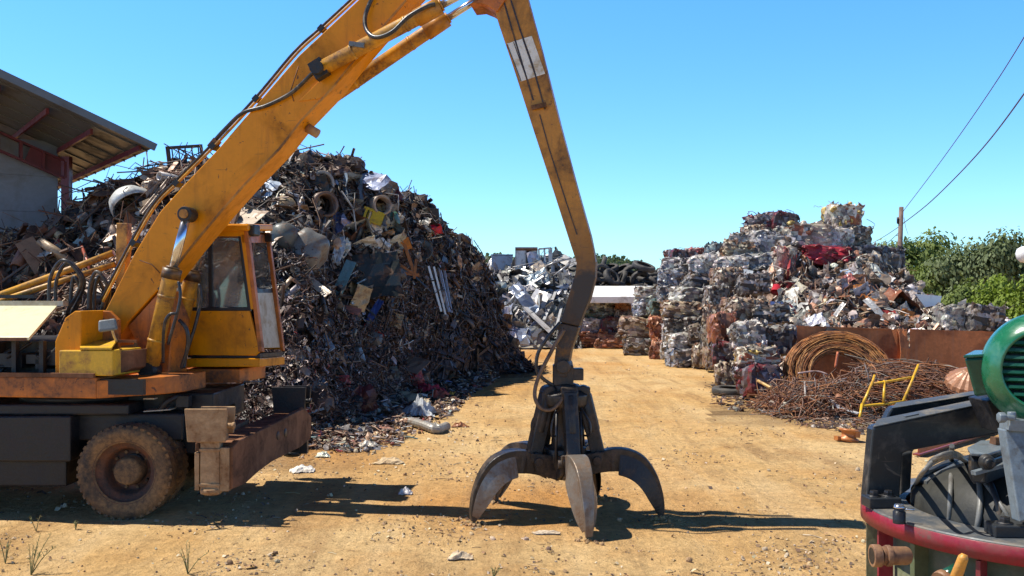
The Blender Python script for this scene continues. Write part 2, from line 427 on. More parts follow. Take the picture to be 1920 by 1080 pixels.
SC.view_settings.exposure = EXPOSURE; SC.view_settings.gamma = 1.0
SC.render.engine = 'CYCLES'
SC.cycles.max_bounces = 6; SC.cycles.diffuse_bounces = 3; SC.cycles.glossy_bounces = 3; SC.cycles.transparent_max_bounces = 12
SC.cycles.use_denoising = True

# ------------------------------------------------------------------ ground
def zg(x, y):
    d = math.hypot(x, y)
    f = max(0., min(1., (70 - d) / 30)) if d > 40 else 1.
    z = .035 * noise.noise(V((x * .35, y * .35, 3.1))) + .018 * noise.noise(V((x * 1.3, y * 1.3, 7.7))) + .008 * noise.noise(V((x * 4, y * 4, 1.7)))
    if 6 < y < 42 and abs(x) < 14:              # wheel ruts pressed into the dirt
        for xc, amp in ((2.5 + .035 * (y - 10) + .35 * math.sin(y * .16), .030), (-.2 + .11 * (y - 8) + .5 * math.sin(y * .11 + 1), .022), (4.6 - .02 * y + .4 * math.sin(y * .13 + 2), .018)):
            for o_ in (-.92, .92):
                d_ = x - xc - o_
                if abs(d_) < .8: z += amp * (-math.exp(-(d_ / .17) ** 2) * (.8 + .35 * math.sin(y * 24)) + .55 * math.exp(-((abs(d_) - .30) / .10) ** 2)) * (.55 + .6 * noise.noise(V((x * .4, y * .3, 9))))
    return z * f

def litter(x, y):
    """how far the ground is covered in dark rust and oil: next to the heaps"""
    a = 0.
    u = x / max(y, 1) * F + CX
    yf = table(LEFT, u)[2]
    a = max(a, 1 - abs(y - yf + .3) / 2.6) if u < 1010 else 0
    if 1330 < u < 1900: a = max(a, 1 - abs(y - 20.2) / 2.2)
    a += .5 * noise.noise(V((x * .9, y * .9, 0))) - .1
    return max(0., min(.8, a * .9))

# left heap: px -> silhouette row, crest distance, foot distance
LEFT = [(-140, 530, 22, 17), (-60, 500, 22, 16.5), (0, 474, 22, 16), (60, 442, 22.5, 16), (100, 418, 23, 16), (180, 378, 23.5, 16), (240, 356, 24, 16), (300, 338, 24, 16), (340, 326, 24, 16), (420, 316, 24, 16), (500, 310, 24, 16), (560, 312, 24, 16),
        (640, 324, 25, 17.6), (690, 338, 26.4, 19.3), (735, 354, 28.2, 21.8), (770, 370, 29.2, 24.0), (812, 396, 29.8, 25.6), (850, 430, 30.4, 26.8), (886, 478, 31, 28.7), (908, 524, 31.5, 29.2), (930, 592, 32, 29.8), (950, 640, 32.2, 30.3), (985, 690, 32.4, 30.8), (1010, 704, 32.6, 31.8)]

FOOT = [((u_ - CX) / F * table(LEFT, u_)[2], table(LEFT, u_)[2]) for u_ in (540, 600, 640, 690, 712, 735, 752, 770, 790, 812, 850, 890)]
def foot_dist(x, y):
    b = 1e9
    for (ax, ay), (bx, by) in zip(FOOT, FOOT[1:]):
        dx, dy = bx - ax, by - ay; t = max(0., min(1., ((x - ax) * dx + (y - ay) * dy) / (dx * dx + dy * dy)))
        b = min(b, math.hypot(x - ax - t * dx, y - ay - t * dy))
    return b

def axis(lo, hi, fine_lo, fine_hi, step, grow=1.16):
    a = list(np.arange(fine_lo, fine_hi + 1e-6, step)); s = step
    p = fine_hi
    while p < hi: s *= grow; p += s; a.append(min(p, hi))
    s = step; p = fine_lo
    while p > lo: s *= grow; p -= s; a.insert(0, max(p, lo))
    return a
gx = axis(-900, 900, -9, 9, .16); gy = axis(-60, 1500, 7.5, 17, .13, 1.09)
mb = MB(); W = len(gx)
vs = [(x, y, zg(x, y)) for y in gy for x in gx]
fs = [(j * W + i, j * W + i + 1, (j + 1) * W + i + 1, (j + 1) * W + i) for j in range(len(gy) - 1) for i in range(W - 1)]
mb.add(vs, fs, (0, 0, 0), True)
mb.c = []
for j in range(len(gy) - 1):
    for i in range(W - 1):
        x = (gx[i] + gx[i + 1]) / 2; y = (gy[j] + gy[j + 1]) / 2
        k = litter(x, y) if 8 < y < 40 and abs(x) < 25 else 0.
        u = x / max(y, 1) * F + CX
        g = 0.
        if 5 < y < 45:
            yf = table(LEFT, u)[2]; g = max(0, 1 - max(0, yf - y) / 8.) * (1 if u < 900 else max(0, 1 - (u - 900) / 350)) + .5 * noise.noise(V((x * .45, y * .45, 6))) - .15
            g = max(g, .75 * math.exp(-((x - .4) ** 2 + ((y - 11.6) * 1.3) ** 2) / 4) + .3 * noise.noise(V((x, y, 3))))
        mb.c.append((k, max(0, min(.9, g)), 0))
tag(mb.build('ground', 'ground', origin=(0, 0, 0)), kind='structure')

# ------------------------------------------------------------------ far hill and its wood
rn = random.Random(5)
HILL = [(500, 560), (760, 530), (880, 490), (930, 482), (1000, 492), (1060, 490), (1120, 486), (1160, 490), (1200, 499), (1235, 516), (1300, 540), (1420, 556)]
def hill_z(x, y):
    u = x / y * F + CX
    row = table(HILL, u)[0]
    top = EYE + (556 - row) / F * 260
    return max(0., top) * math.exp(-((y - 265) / 45) ** 2)
mb = MB((.3, .3, .3)); hx = np.linspace(-70, 80, 60); hy = np.linspace(190, 340, 40)
mb.add([(x, y, hill_z(x, y) - .6) for y in hy for x in hx], [(j * 60 + i, j * 60 + i + 1, (j + 1) * 60 + i + 1, (j + 1) * 60 + i) for j in range(39) for i in range(59)], None, True)
tag(mb.build('hill', M['leaf_far'], origin=(0, 265, 0)), kind='structure')
mb = MB()
for k in range(1500):
    x = rn.uniform(-60, 70); y = rn.uniform(215, 285); z = hill_z(x, y)
    if z < 2: continue
    hgt = rn.uniform(1.0, 2.6); r = hgt * .45
    for q in range(16):
        t = rn.uniform(0, 6.28); a = rn.random(); rr = r * (1 - a * .75) * rn.uniform(.4, 1)
        c = V((x + rr * math.cos(t), y + rr * math.sin(t), z - .8 + a * hgt)); s = rn.uniform(.25, .5)
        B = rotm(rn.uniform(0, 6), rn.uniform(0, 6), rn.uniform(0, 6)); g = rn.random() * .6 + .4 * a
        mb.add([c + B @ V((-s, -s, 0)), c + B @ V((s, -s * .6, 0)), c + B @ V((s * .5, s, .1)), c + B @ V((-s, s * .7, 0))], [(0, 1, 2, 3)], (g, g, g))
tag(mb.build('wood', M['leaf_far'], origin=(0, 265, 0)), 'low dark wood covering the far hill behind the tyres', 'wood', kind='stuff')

# ------------------------------------------------------------------ trees on the right
def tree(name, px, Y, base_z, width, height, depth, leafmat, nleaf, leaf, label, seed, lobes=14, group='trees behind the scrap yard', trunk=True):
    r = random.Random(seed); c0 = P(px, 556, Y); x0, y0 = c0.x, c0.y
    root = empty(name, (x0, y0, base_z), label, 'tree' if trunk else 'bush', group)
    tb = MB()
    cl = []
    for i in range(lobes):
        t = r.uniform(0, 6.28); a = r.uniform(.18, .92)
        env = math.sin(math.pi * min(1, a * .72 + .22)) ** .6
        rr = env * r.uniform(.35, .95)
        cl.append((V((x0 + rr * width / 2 * math.cos(t), y0 + rr * depth / 2 * math.sin(t), base_z + a * height)), r.uniform(.17, .30) * min(width, height)))
    cl.append((V((x0 + r.uniform(-.1, .1) * width, y0, base_z + height * .9)), .18 * height))
    if trunk:
        pts = [V((x0, y0, base_z - .1)), V((x0 + .1, y0, base_z + height * .3)), V((x0 - .1, y0 + .1, base_z + height * .75))]
        tb.tube(bez(pts, 5), [lerp(.22, .05, i / 10) * height / 6 for i in range(11)], 8)
        for c, q in cl[:9]:
            s0 = lerp(pts[0], pts[2], r.uniform(.25, .7))
            tb.tube([s0, lerp(s0, c, .5) + V((0, 0, -.15)), c], [.07 * height / 6, .05 * height / 6, .02 * height / 6], 5)
        tb.build('trunk', 'bark', root)
    else:
        for c, q in cl[:8]: tb.tube([V((x0, y0, base_z - .1)), c], [.05, .015], 5)
        tb.build('stem', 'bark', root)
    lb = MB()
    tot = sum(q ** 2 for c, q in cl)
    for c, q in cl:
        tone = r.uniform(.0, .55)
        for k in range(int(nleaf * q * q / tot)):
            d = V((r.gauss(0, 1), r.gauss(0, 1), r.gauss(0, .9))); d.normalize()
            rad = q * (r.random() ** .38) * (1 + .5 * noise.noise(V((d.x * 2.4, d.y * 2.4, d.z * 2.4 + seed + c.x))))
            p = c + d * rad
            s = leaf * r.uniform(.6, 1.35)
            n = (d + V((r.uniform(-.8, .8), r.uniform(-.8, .8), r.uniform(-.3, 1.0)))).normalized()
            B = basis(n); g = min(1, max(0, tone + r.uniform(-.1, .45)))
            lb.add([p + B @ V((-s * .5, 0, -s)), p + B @ V((s * .55, s * .1, -s * .3)), p + B @ V((s * .1, 0, s)), p + B @ V((-s * .55, -s * .1, s * .2))], [(0, 1, 2, 3)], (g, g, g))
    lb.build('crown', leafmat, root)
    return root
tree('leafy_tree', 1712, 58, 0, 5.2, 5.5, 5, M['leaf_mid'], 9000, .13, 'yellow green leafy tree just right of the wooden utility pole', 11, 16)
tree('leafy_tree', 1668, 64, 0, 3.6, 5.7, 4, M['leaf_dark'], 4500, .13, 'small dark tree crown showing behind the wooden utility pole', 12, 10)
tree('broad_tree', 1822, 52, 0, 4.8, 5.2, 4.5, M['leaf_dark'], 11000, .12, 'grey green broad tree between the yellow green tree and tallest tree', 13, 20)
tree('broad_tree', 1893, 51, 0, 4.8, 5.6, 5, M['leaf_dark'], 12000, .12, 'tallest dense dark green tree, at the right edge of the photo', 14, 20)
tree('broad_tree', 1760, 54, -.3, 4.4, 4.3, 4, M['leaf_mid'], 7000, .12, 'lower mid green tree above the white panel end', 18, 14)
tree('broad_tree', 1985, 52, 0, 5.5, 5.6, 5, M['leaf_dark'], 7000, .13, 'dark green tree cut by the right edge behind the round lamp', 15, 16)
tree('leafy_bush', 1895, 38, 0, 4.4, 3.0, 3.2, M['leaf_bright'], 9500, .085, 'bright yellow green bush behind the green motor', 16, 18, 'bushes behind the rusty wall', False)
tree('leafy_bush', 1835, 42, 0, 3.4, 2.6, 3, M['leaf_mid'], 5500, .09, 'duller green bush left of the bright yellow green bush', 17, 13, 'bushes behind the rusty wall', False)
tree('leafy_bush', 1960, 36, 0, 3.4, 3.0, 3, M['leaf_bright'], 5000, .085, 'bright green bush cut by the right edge of the photo', 19, 13, 'bushes behind the rusty wall', False)

# ------------------------------------------------------------------ utility pole and its lines
pb = MB(); pt = P(1690, 388, 55); bs = V((pt.x - .25, pt.y, 0))
pole = empty('utility_pole', bs, 'weathered wooden utility pole standing in front of the trees', 'utility pole')
pb.tube([bs, pt], [.17, .12], 10); pb.build('post', 'wood', pole)
ib = MB((.2, .2, .2)); q = P(1683, 419, 55)
ib.tube([P(1690, 421, 55), q], .035, 6); ib.tube([q, q + V((0, 0, .35))], .05, 6); ib.build('insulator_arm', 'black', pole)
def cable(pts, r, label):
    m = MB(); m.tube(bez(pts, 14), r, 6); tag(m.build('power_line', 'hose', origin=pts[0]), label, 'power line', 'overhead lines on the utility pole')
cable([P(1692, 398, 55), P(1760, 308, 44), P(1840, 195, 34), P(1920, 70, 26), P(2040, -150, 18)], .018, 'thin upper overhead wire rising steeply right from the utility pole')
cable([P(1692, 420, 55), P(1745, 378, 46), P(1830, 292, 35), P(1920, 176, 26), P(2060, -40, 18)], .024, 'thicker lower overhead wire rising right from the utility pole')
cable([P(1690, 422, 55), P(1660, 442, 60), P(1632, 458, 66)], .02, 'overhead wire running down left behind the utility pole')
cable([P(1690, 432, 55), P(1668, 452, 60), P(1645, 472, 66)], .02, 'second lower overhead wire running left behind the utility pole')
cable([P(1695, 408, 55), P(1698, 425, 58), P(1703, 440, 62)], .014, 'short thin stay wire hanging right of the utility pole')
# white globe lamp whose post stands just outside the frame
lb = P(1922, 477, 20)
lamp = empty('street_lamp', (lb.x + .35, 20, 0), 'white rounded lamp head at the right edge in front of the tree', 'street lamp')
m = MB(); m.tube([(lb.x + .35, 20, 0), (lb.x + .35, 20, lb.z + .1), (lb.x + .25, 20, lb.z + .2), (lb.x + .05, 20, lb.z + .12)], .045, 8); m.build('post', 'mgrey', lamp)
m = MB(); m.lathe([(.0, -.17), (.09, -.16), (.16, -.08), (.18, .02), (.15, .11), (.07, .16), (0, .17)], lb, None, 20); m.build('globe', 'slab', lamp)

# ------------------------------------------------------------------ shed on the left
T0 = V((-7.97, 22, 5.72)); e1 = V((-.816, -.578, 0)); e2 = V((-.578, .816, 0))
def S(a, b, z=0.): return T0 + e1 * a + e2 * b + V((0, 0, .40 * a + z))
shed = empty('open_shed', S(4, 6) * 1 - V((0, 0, S(4, 6).z)), 'open sided steel shed with grey sheet roof and dark red beams', 'shed')
m = MB()
nrib = 14
for i in range(nrib):
    b0 = 14 * i / nrib; b1 = 14 * (i + .55) / nrib; b2 = 14 * (i + 1) / nrib
    m.prism([S(0, b0, 0), S(0, b1, 0), S(9, b1, 0), S(9, b0, 0)], (0, 0, .02))
    m.prism([S(0, b1, .0), S(0, b2, .0), S(9, b2, .0), S(9, b1, .0)], (0, 0, .02))
    m.prism([S(0, b1, -.03), S(0, b1, -.002), S(9, b1, -.002), S(9, b1, -.03)], e2 * .06)
m.build('roof', 'roofsheet', shed)
m = MB()
m.beam(S(-.02, -.03, .01), S(9, -.03, .01), .06, .16); m.build('verge_flashing', 'roofsheet', shed)
for a, b0 in ((.25, .25), (1.15, .8), (2.05, .8), (3.0, .8), (4.0, .8), (5.2, .8), (6.6, .8)):
    m = MB(); m.beam(S(a, b0, -.10), S(a, 14, -.10), .06, .12); m.build('purlin', 'redsteel', shed)
for bb in (4.2, 9.5):
    m = MB()
    m.beam(S(1.0, bb, -.34), S(9, bb, -.34), .16, .05); m.beam(S(1.0, bb, -.78), S(9, bb, -.78), .16, .05)
    for k in range(17):
        a = 1.05 + k * .5
        m.beam(S(a, bb, -.36), S(a, bb, -.76), .22, .06, up=e1)
    m.beam(S(1.0, bb, -.56), S(1.9, bb, -.56), .05, .42); m.beam(S(2.9, bb, -.56), S(9, bb, -.56), .03, .10)
    m.build('rafter', 'redsteel', shed)
    m = MB(); m.beam(V((*S(1.0, bb).xy, 0)), S(1.0, bb, -.2), .2, .2); m.build('post', 'redsteel', shed)
q0, q1 = S(1.15, 4.5), S(9, 4.5)
for k in range(7):
    m = MB(); z0 = .9 * k + .02
    m.prism([V((q0.x, q0.y, z0)), V((q1.x, q1.y, z0)), V((q1.x, q1.y, z0 + .897)), V((q0.x, q0.y, z0 + .897))], e2 * .14)
    m.build('wall_panel', 'concrete', shed, .006)
m = MB(); m.prism([V((*S(1.2, 13.5).xy, 0)), V((*S(9, 13.5).xy, 0)), S(9, 13.5, -.3), S(1.2, 13.5, -.3)], e2 * .14); m.build('rear_wall', 'concrete', shed)
# ------------------------------------------------------------------ excavator
FW = V((math.cos(R(8)), -math.sin(R(8)), 0)); LF = V((math.sin(R(8)), math.cos(R(8)), 0)); UPV = V((0, 0, 1))
B0 = V((-4.2, 11.3, 0))                     # near face of the boom runs through here
def UP(px, py, b):
    """point seen at a pixel on the plane b metres to the left of the boom's near face"""
    u = (px - CX) / F; q = B0 + LF * b
    Y = (q.x * LF.x + q.y * LF.y) / (u * LF.x + LF.y)
    return P(px, py, Y)
EX = empty('grapple_excavator', (-5.0, 11.6, 0), 'yellow orange wheeled excavator with its grapple resting on the dirt', 'excavator')
def upoly(pts, b, th, col=None, mbx=None):
    m = mbx or MB(); m.prism([UP(x, y, b) for x, y in pts], LF * th, col); return m

# boom
boom_pts = [(186, 640), (180, 612), (200, 577), (253, 473), (300, 397), (340, 352), (408, 280), (483, 193), (560, 104), (608, 59), (675, -4), (835, -150), (905, -215), (935, -190), (900, -140),
            (762, 0), (672, 104), (622, 167), (565, 226), (523, 280), (460, 345), (413, 398), (353, 470), (297, 543), (240, 604), (214, 650)]
bm = upoly(boom_pts, 0, .43)
boom = bm.build('boom', 'orange', EX, .012)
# edge plates standing proud along the underside, weld seams
me_, mf_ = MB(), MB()
low = [(762, 0), (672, 104), (622, 167), (565, 226), (523, 280), (460, 345), (413, 398), (353, 470), (297, 543)]
for a, b in zip(low, low[1:]):
    me_.beam(UP(*a, -.012), UP(*b, -.012), .02, .028, up=LF)
    mf_.beam(UP(*a, .44), UP(*b, .44), .02, .028, up=LF)
me_.build('edge_weld', 'stick', boom); mf_.build('edge_weld', 'stick', boom)
m = MB()
for pts in ([(560, 124), (545, 170), (551, 190)], [(262, 488), (285, 496), (300, 512)]):
    m.tube([UP(x, y, -.002) for x, y in pts], .006, 5)
m.build('weld_seam', 'bladesteel', boom)
# reinforcement plate below cylinder clevis
m = upoly([(560, 190), (600, 150), (668, 98), (690, 100), (640, 150), (600, 185)], -.014, .012); m.build('clevis_plate', 'orange', boom, .004)
# small stub on the underside
m = MB(); c = UP(577, 240, .25); d = (UP(596, 245, .25) - UP(574, 232, .25)).normalized()
m.tube([c, c + d * .14], .055, 14); m.build('bump_stop', 'dirtsteel', boom)
# hydraulic lines along the top of the boom
topl = [(193, 566), (246, 464), (292, 386), (334, 342), (402, 274), (484, 186), (556, 101), (606, 55), (700, -32)]
for k, (off, bb) in enumerate(((0, .05), (-4, .13))):
    m = MB(); m.tube(bez([UP(x + off, y + off, bb) for x, y in topl], 8), .016, 7)
    m.build('hydraulic_line', 'orange2' if k == 0 else 'hose', boom)
for x, y in ((256, 458), (336, 346), (404, 277), (485, 188), (607, 57)):
    m = MB(); m.box(UP(x - 2, y - 2, .09), (.07, .14, .06), rotm(0, R(-45), R(-8))); m.build('line_clamp', 'black', boom)
for x, y in ((404, 272),):
    m = MB(); m.box(UP(x - 2, y - 2, .12), (.12, .12, .06), rotm(0, R(-48), R(-8))); m.build('valve_block', 'bladesteel', boom)
# hoses hanging on the near face
def hose(pts, r, mat='hose', parent=None, name='hydraulic_hose', n=8):
    m = MB(); m.tube(bez(pts, 10), r, n); return m.build(name, mat, parent or EX)
hose([UP(400, 266, .1), UP(424, 240, .02), UP(455, 212, -.02), UP(500, 198, -.04), UP(545, 175, -.05), UP(575, 148, -.08), UP(596, 126, -.15)], .022, parent=boom)
hose([UP(708, -25, -.04), UP(686, 25, -.08), UP(687, 55, -.16), UP(705, 70, -.28), UP(735, 60, -.34), UP(765, 32, -.3), UP(800, 12, -.26), UP(816, 8, -.24)], .024, parent=boom)
hose([UP(800, 62, .62), UP(780, 84, .66), UP(750, 104, .66), UP(722, 108, .6)], .02, parent=boom)

# stick cylinders (near and far side of the boom)
def cyl(name, a, b, ra, c, rr, head=.16, parent=EX, mat='orange2', flip=False):
    a, b, c = V(a), V(b), V(c); d = (b - a).normalized()
    m = MB(); m.tube([a - d * .02, a + d * .06, a + d * .07, b - d * .02, b], [ra * .55, ra * .75, ra, ra, ra], 20)
    for t in (.28, .72): m.tube([lerp(a, b, t), lerp(a, b, t) + d * .035], ra * 1.06, 20)
    o = m.build(name, mat, parent)
    m = MB(); m.tube([b - d * head, b + d * .015], ra * 1.16, 20); m.tube([b + d * .014, b + d * .04], ra * .8, 16); m.build('gland', 'stick' if mat == 'orange2' else mat, o)
    m = MB(); m.tube([b - d * .05, c], rr, 16); m.build('rod', 'chrome', o)
    return o
s1 = cyl('stick_cylinder', UP(596, 132, -.13), UP(823, 12, -.13), .083, UP(930, -44, -.10), .042, .28)
m = MB(); c = UP(599, 130, -.13); m.tube([c - LF * .13, c + LF * .15], .075, 16); m.box(c, (.16, .12, .2), rotm(0, R(-30), R(-8))); m.build('pivot_pin', 'black', s1)
m = MB(); m.beam(UP(655, 82, -.225), UP(683, 86, -.215), .05, .05); m.build('pipe_bracket', 'mirror', s1)
s2 = cyl('stick_cylinder', UP(596, 200, .56), UP(836, 36, .56), .083, UP(915, -14, .54), .042, .28)
m = MB(); m.tube([UP(640, 172, .6), UP(700, 128, .6)], .03, 8); m.build('feed_pipe', 'orange2', s2)

# stick: tapered box, gooseneck at the foot
st_pts = [(918, -12), (935, 45), (962, 125), (1000, 243), (1040, 365), (1071, 462), (1080, 490), (1076, 520), (1062, 560), (1050, 600), (1040, 655), (1035, 700), (1070, 700), (1074, 655), (1084, 610), (1104, 562), (1116, 520), (1116, 490), (1106, 440), (1080, 345), (1048, 225), (1013, 85), (990, 0), (945, -190), (915, -215), (885, -190)]
yel = [(862, -190), (918, -12), (935, 45), (962, 125), (1000, 243), (1040, 365), (1071, 462), (1081, 492), (1079, 512), (1068, 548), (1058, 580), (1050, 604), (1086, 612), (1094, 588), (1106, 560), (1116, 520), (1117, 490), (1107, 440), (1080, 345), (1048, 225), (1013, 85), (990, 0), (940, -190), (900, -225)]
stick = upoly(yel, .07, .36).build('stick', 'stick', EX, .01)
tip = [(1050, 605), (1042, 655), (1036, 705), (1062, 708), (1070, 660), (1086, 613)]
se = upoly(tip, .09, .32).build('stick_foot', 'stickend', stick, .012)
blot = [(1060, 545), (1072, 520), (1085, 528), (1098, 500), (1112, 520), (1106, 565), (1085, 590), (1062, 570)]
m = MB()
def strip(m, pts, b, w, col=None):
    for a, c in zip(pts, pts[1:]): m.beam(UP(*a, b), UP(*c, b), w, .006, up=LF)
strip(m, [(944, 0), (962, 62), (980, 122), (1000, 188)], .066, .018); strip(m, [(958, 0), (976, 58), (998, 120), (1022, 205)], .066, .018); strip(m, [(1012, 215), (1030, 280), (1062, 380), (1082, 440)], .066, .012)
m.build('groove', 'stickend', stick)
m = MB(); m.beam(UP(997, 202, .03), UP(1024, 196, .03), .03, .05); m.build('rung', 'bladesteel', stick)
for (y0, xs) in ((0, 0),):
    m = MB(); m.prism([UP(*q, .0645) for q in ((950, 82), (997, 67), (1022, 138), (976, 153))], LF * .004); m.build('white_patch', 'white', stick)
m = MB()
for a, c in (((951, 83), (977, 152)), ((963, 79), (988, 149)), ((980, 73), (1004, 143))): m.beam(UP(*a, .062), UP(*c, .062), .009, .003, up=LF)
m.build('patch_groove', 'stickend', stick)
for (x, y, rr_) in ((1088, 470, .07), (1092, 428, .045), (1080, 505, .05)):
    pass
m = upoly([(880, 8), (912, -10), (935, -35), (960, -20), (932, 22), (915, 12), (900, 6)], .03, .44); m.build('cylinder_bracket', 'deck', stick, .01)

# lift cylinders
for k, (b, A, Bq, Cq) in enumerate(((-.16, (281, 694), (323, 506), (351, 402)), (.60, (317, 694), (362, 511), (384, 418)))):
    o = cyl('lift_cylinder', UP(*A, b), UP(*Bq, b), .093, UP(*Cq, b), .05, .10)
    m = MB(); c = UP(*Cq, b); m.tube([c - LF * .075, c + LF * .10], .085, 20); m.build('rod_eye', 'black', o, .006)
    m = MB(); m.tube([c - LF * .10, c + LF * .02], .05, 16); m.build('pivot_pin', 'stick', o)
    c = UP(*A, b); m = MB(); m.tube([c - LF * .10, c + LF * .12], .09, 16); m.build('base_eye', 'black', o)
    m = MB(); m.tube(bez([UP(Bq[0] + 12, Bq[1] + 22, b - .11), UP(Bq[0] + 14, Bq[1] + 60, b - .12), UP(Bq[0] - 8, Bq[1] + 140, b - .12)], 6), .018, 6); m.build('feed_pipe', 'hose', o)
m = MB(); m.tube([UP(350, 401, -.1), UP(350, 401, .6)], .06, 16); m.build('boom_pin', 'stick', boom)
hose([UP(330, 588, -.32), UP(318, 590, -.34), UP(309, 606, -.33), UP(306, 640, -.28), UP(306, 680, -.2)], .018)
hose([UP(336, 600, -.2), UP(350, 618, -.22), UP(352, 650, -.2), UP(340, 690, -.16)], .022)
hose([UP(378, 560, .5), UP(366, 610, .45), UP(350, 660, .4), UP(344, 690, .35)], .022)

# upper structure -------------------------------------------------
def U(a, b, z): return B0 + FW * a + LF * b + V((0, 0, z))
UB = rotm(0, 0, R(-8))
def ubox(m, a0, a1, b0, b1, z0, z1, col=None):
    return m.box(U((a0 + a1) / 2, (b0 + b1) / 2, (z0 + z1) / 2), (a1 - a0, b1 - b0, z1 - z0), UB, col)
def aof(px, b):
    q = UP(px, 556, b); return (q - B0).dot(FW)
nb = -.85                                    # near side of the upper structure
zt = lambda py, px, b: UP(px, py, b).z
dk = MB()
a1 = aof(180, nb); a2 = aof(300, nb + .25)
ubox(dk, -4.2, a1, nb, 1.45, zt(747, 150, nb), zt(708, 150, nb))
dk.prism([U(a1, nb, zt(747, 150, nb)), U(a2, nb + .35, zt(745, 280, nb)), U(a2 + .1, nb + .6, zt(745, 280, nb)), U(a2 + .1, .3, zt(745, 280, nb)), U(a1, .3, zt(745, 280, nb))], (0, 0, .19))
deck = dk.build('deck', 'deck', EX, .012)
m = MB(); ubox(m, a1 + .01, a1 + .5, nb + .06, nb + .12, zt(741, 200, nb), zt(712, 200, nb)); m.build('step_recess', 'black', deck)
m = MB(); ubox(m, -4.2, a1 - .02, nb - .02, nb + .03, zt(708, 150, nb), zt(700, 150, nb)); m.build('deck_lip', 'bladesteel', deck)
# engine bay: dark open space under the raised lid
m = MB(); zb, zl = zt(706, 50, nb), zt(640, 80, nb + .5)
ubox(m, -4.2, aof(105, nb), nb + .45, 1.3, zb, zl)
eng = m.build('engine_housing', 'black', EX)
m = MB(); rn = random.Random(3)
for k in range(26):
    a = rn.uniform(-3.2, aof(95, nb)); z = rn.uniform(zb + .05, zl - .15)
    if k % 3 == 0: ubox(m, a, a + rn.uniform(.1, .3), nb + .2, nb + .5, z, z + rn.uniform(.08, .2))
    else: m.tube(bez([U(a, nb + .35, z), U(a + .1, nb + .2, z + rn.uniform(-.2, .1)), U(a + .3, nb + .3, z + rn.uniform(-.2, .2))], 5), .022, 6)
m.build('engine', 'black', EX)
for a in (aof(8, nb), aof(60, nb)):
    m = MB(); ubox(m, a, a + .05, nb + .12, nb + .18, zb, zt(640, 50, nb)); m.build('bay_post', 'black', EX)
# lid: sloping cream panel
fr, bk = nb - .05, nb + .85
m = MB()
lidp = [UP(-260, 632, fr), UP(55, 632, fr), UP(107, 573, bk), UP(-260, 573, bk)]
m.prism(lidp, (0, 0, -.035)); lid = m.build('engine_lid', 'cream', EX, .006)
m = MB(); m.beam(UP(-260, 569, bk + .05), UP(123, 569, bk + .05), .10, .06); m.build('lid_hinge_rail', 'beige', lid)
m = MB(); m.beam(UP(-260, 636, fr), UP(50, 636, fr), .03, .03); m.build('lid_edge', 'bladesteel', lid)
# side walls and boxes
m = MB()
m.prism([UP(103, 706, nb + .12), UP(103, 640, nb + .12), UP(122, 596, nb + .12), UP(140, 583, nb + .12), UP(152, 583, nb + .12), UP(150, 706, nb + .12)], LF * .5); m.build('side_panel', 'orange', EX, .012)
m = MB(); m.prism([UP(140, 660, nb + .55), UP(140, 583, nb + .55), UP(205, 583, nb + .55), UP(222, 600, nb + .55), UP(222, 660, nb + .55)], LF * .06); m.build('bulkhead', 'deck', EX, .008)
m = MB(); bx = nb + .02
m.prism([UP(110, 705, bx), UP(110, 657, bx), UP(210, 657, bx), UP(210, 705, bx)], LF * .62)
tk = m.build('tool_box', 'yellow', EX, .012)
m = MB(); m.prism([UP(150, 655.5, bx), UP(209, 655.5, bx), UP(219, 641, bx + .45), UP(150, 641, bx + .45)], UPV * .02); m.build('box_lid', 'yellow', tk)
m = MB(); m.beam(UP(110, 639, bx + .5), UP(256, 640, bx + .5), .03, .03); m.build('rail', 'bladesteel', tk)
m = MB(); m.prism([UP(212, 705, bx + .1), UP(212, 660, bx + .1), UP(250, 656, bx + .3), UP(250, 690, bx + .3)], LF * .5); m.build('pivot_bracket', 'bladesteel', EX, .01)
m = MB(); m.prism([UP(285, 700, .02), UP(240, 612, .02), UP(300, 545, .02), UP(322, 600, .02), UP(316, 705, .02)], LF * .45); m.build('boom_bracket', 'deck', EX, .01)
# mirror
m = MB(); c = UP(202, 610, nb - .12)
m.box(c, (.19, .05, .13), rotm(R(-25), R(-8), R(18)), None, (.9, 1)); mi = m.build('mirror', 'mirror', EX, .02)
m = MB(); m.tube(bez([c + V((.03, .03, -.02)), UP(213, 628, nb + .1), UP(218, 640, nb + .4)], 6), .014, 8); m.build('arm', 'beige', mi)
# hoses looping up behind the lid
def arc(x0, x1, ytop, ybot, b):
    return [UP(x0, ybot, b), UP(x0 + 2, lerp(ybot, ytop, .6), b), UP(lerp(x0, x1, .35), ytop, b), UP(lerp(x0, x1, .7), ytop + 6, b), UP(x1, lerp(ytop, ybot, .5), b + .05), UP(lerp(x0, x1, .55), ybot + 14, b + .15)]
for x0, x1, yt, yb, b in ((92, 152, 490, 572, .05), (104, 158, 494, 574, .15), (132, 150, 520, 572, .2), (166, 202, 511, 580, .1), (176, 205, 518, 582, .2), (168, 196, 524, 590, .28)):
    hose(arc(x0, x1, yt, yb, b), .022)
# support post and rails behind the boom
m = MB(); m.prism([UP(216, 600, .62), UP(218, 418, .62), UP(238, 418, .62), UP(238, 460, .62), UP(226, 600, .62)], LF * .12); m.build('support_post', 'orange2', EX, .008)
m = MB(); m.tube([UP(-80, 582, .5), UP(0, 553, .5), UP(100, 517, .5), UP(213, 474, .62)], [.038, .04, .042, .04], 10); m.build('handrail', 'orange2', EX)
m = MB(); m.tube([UP(-60, 588, .3), UP(20, 558, .3), UP(216, 495, .6)], .035, 10); m.build('handrail', 'orange2', EX)
m = MB(); m.beam(UP(-80, 556, .2), UP(66, 556, .2), .06, .04); m.build('grab_bar', 'black', EX)

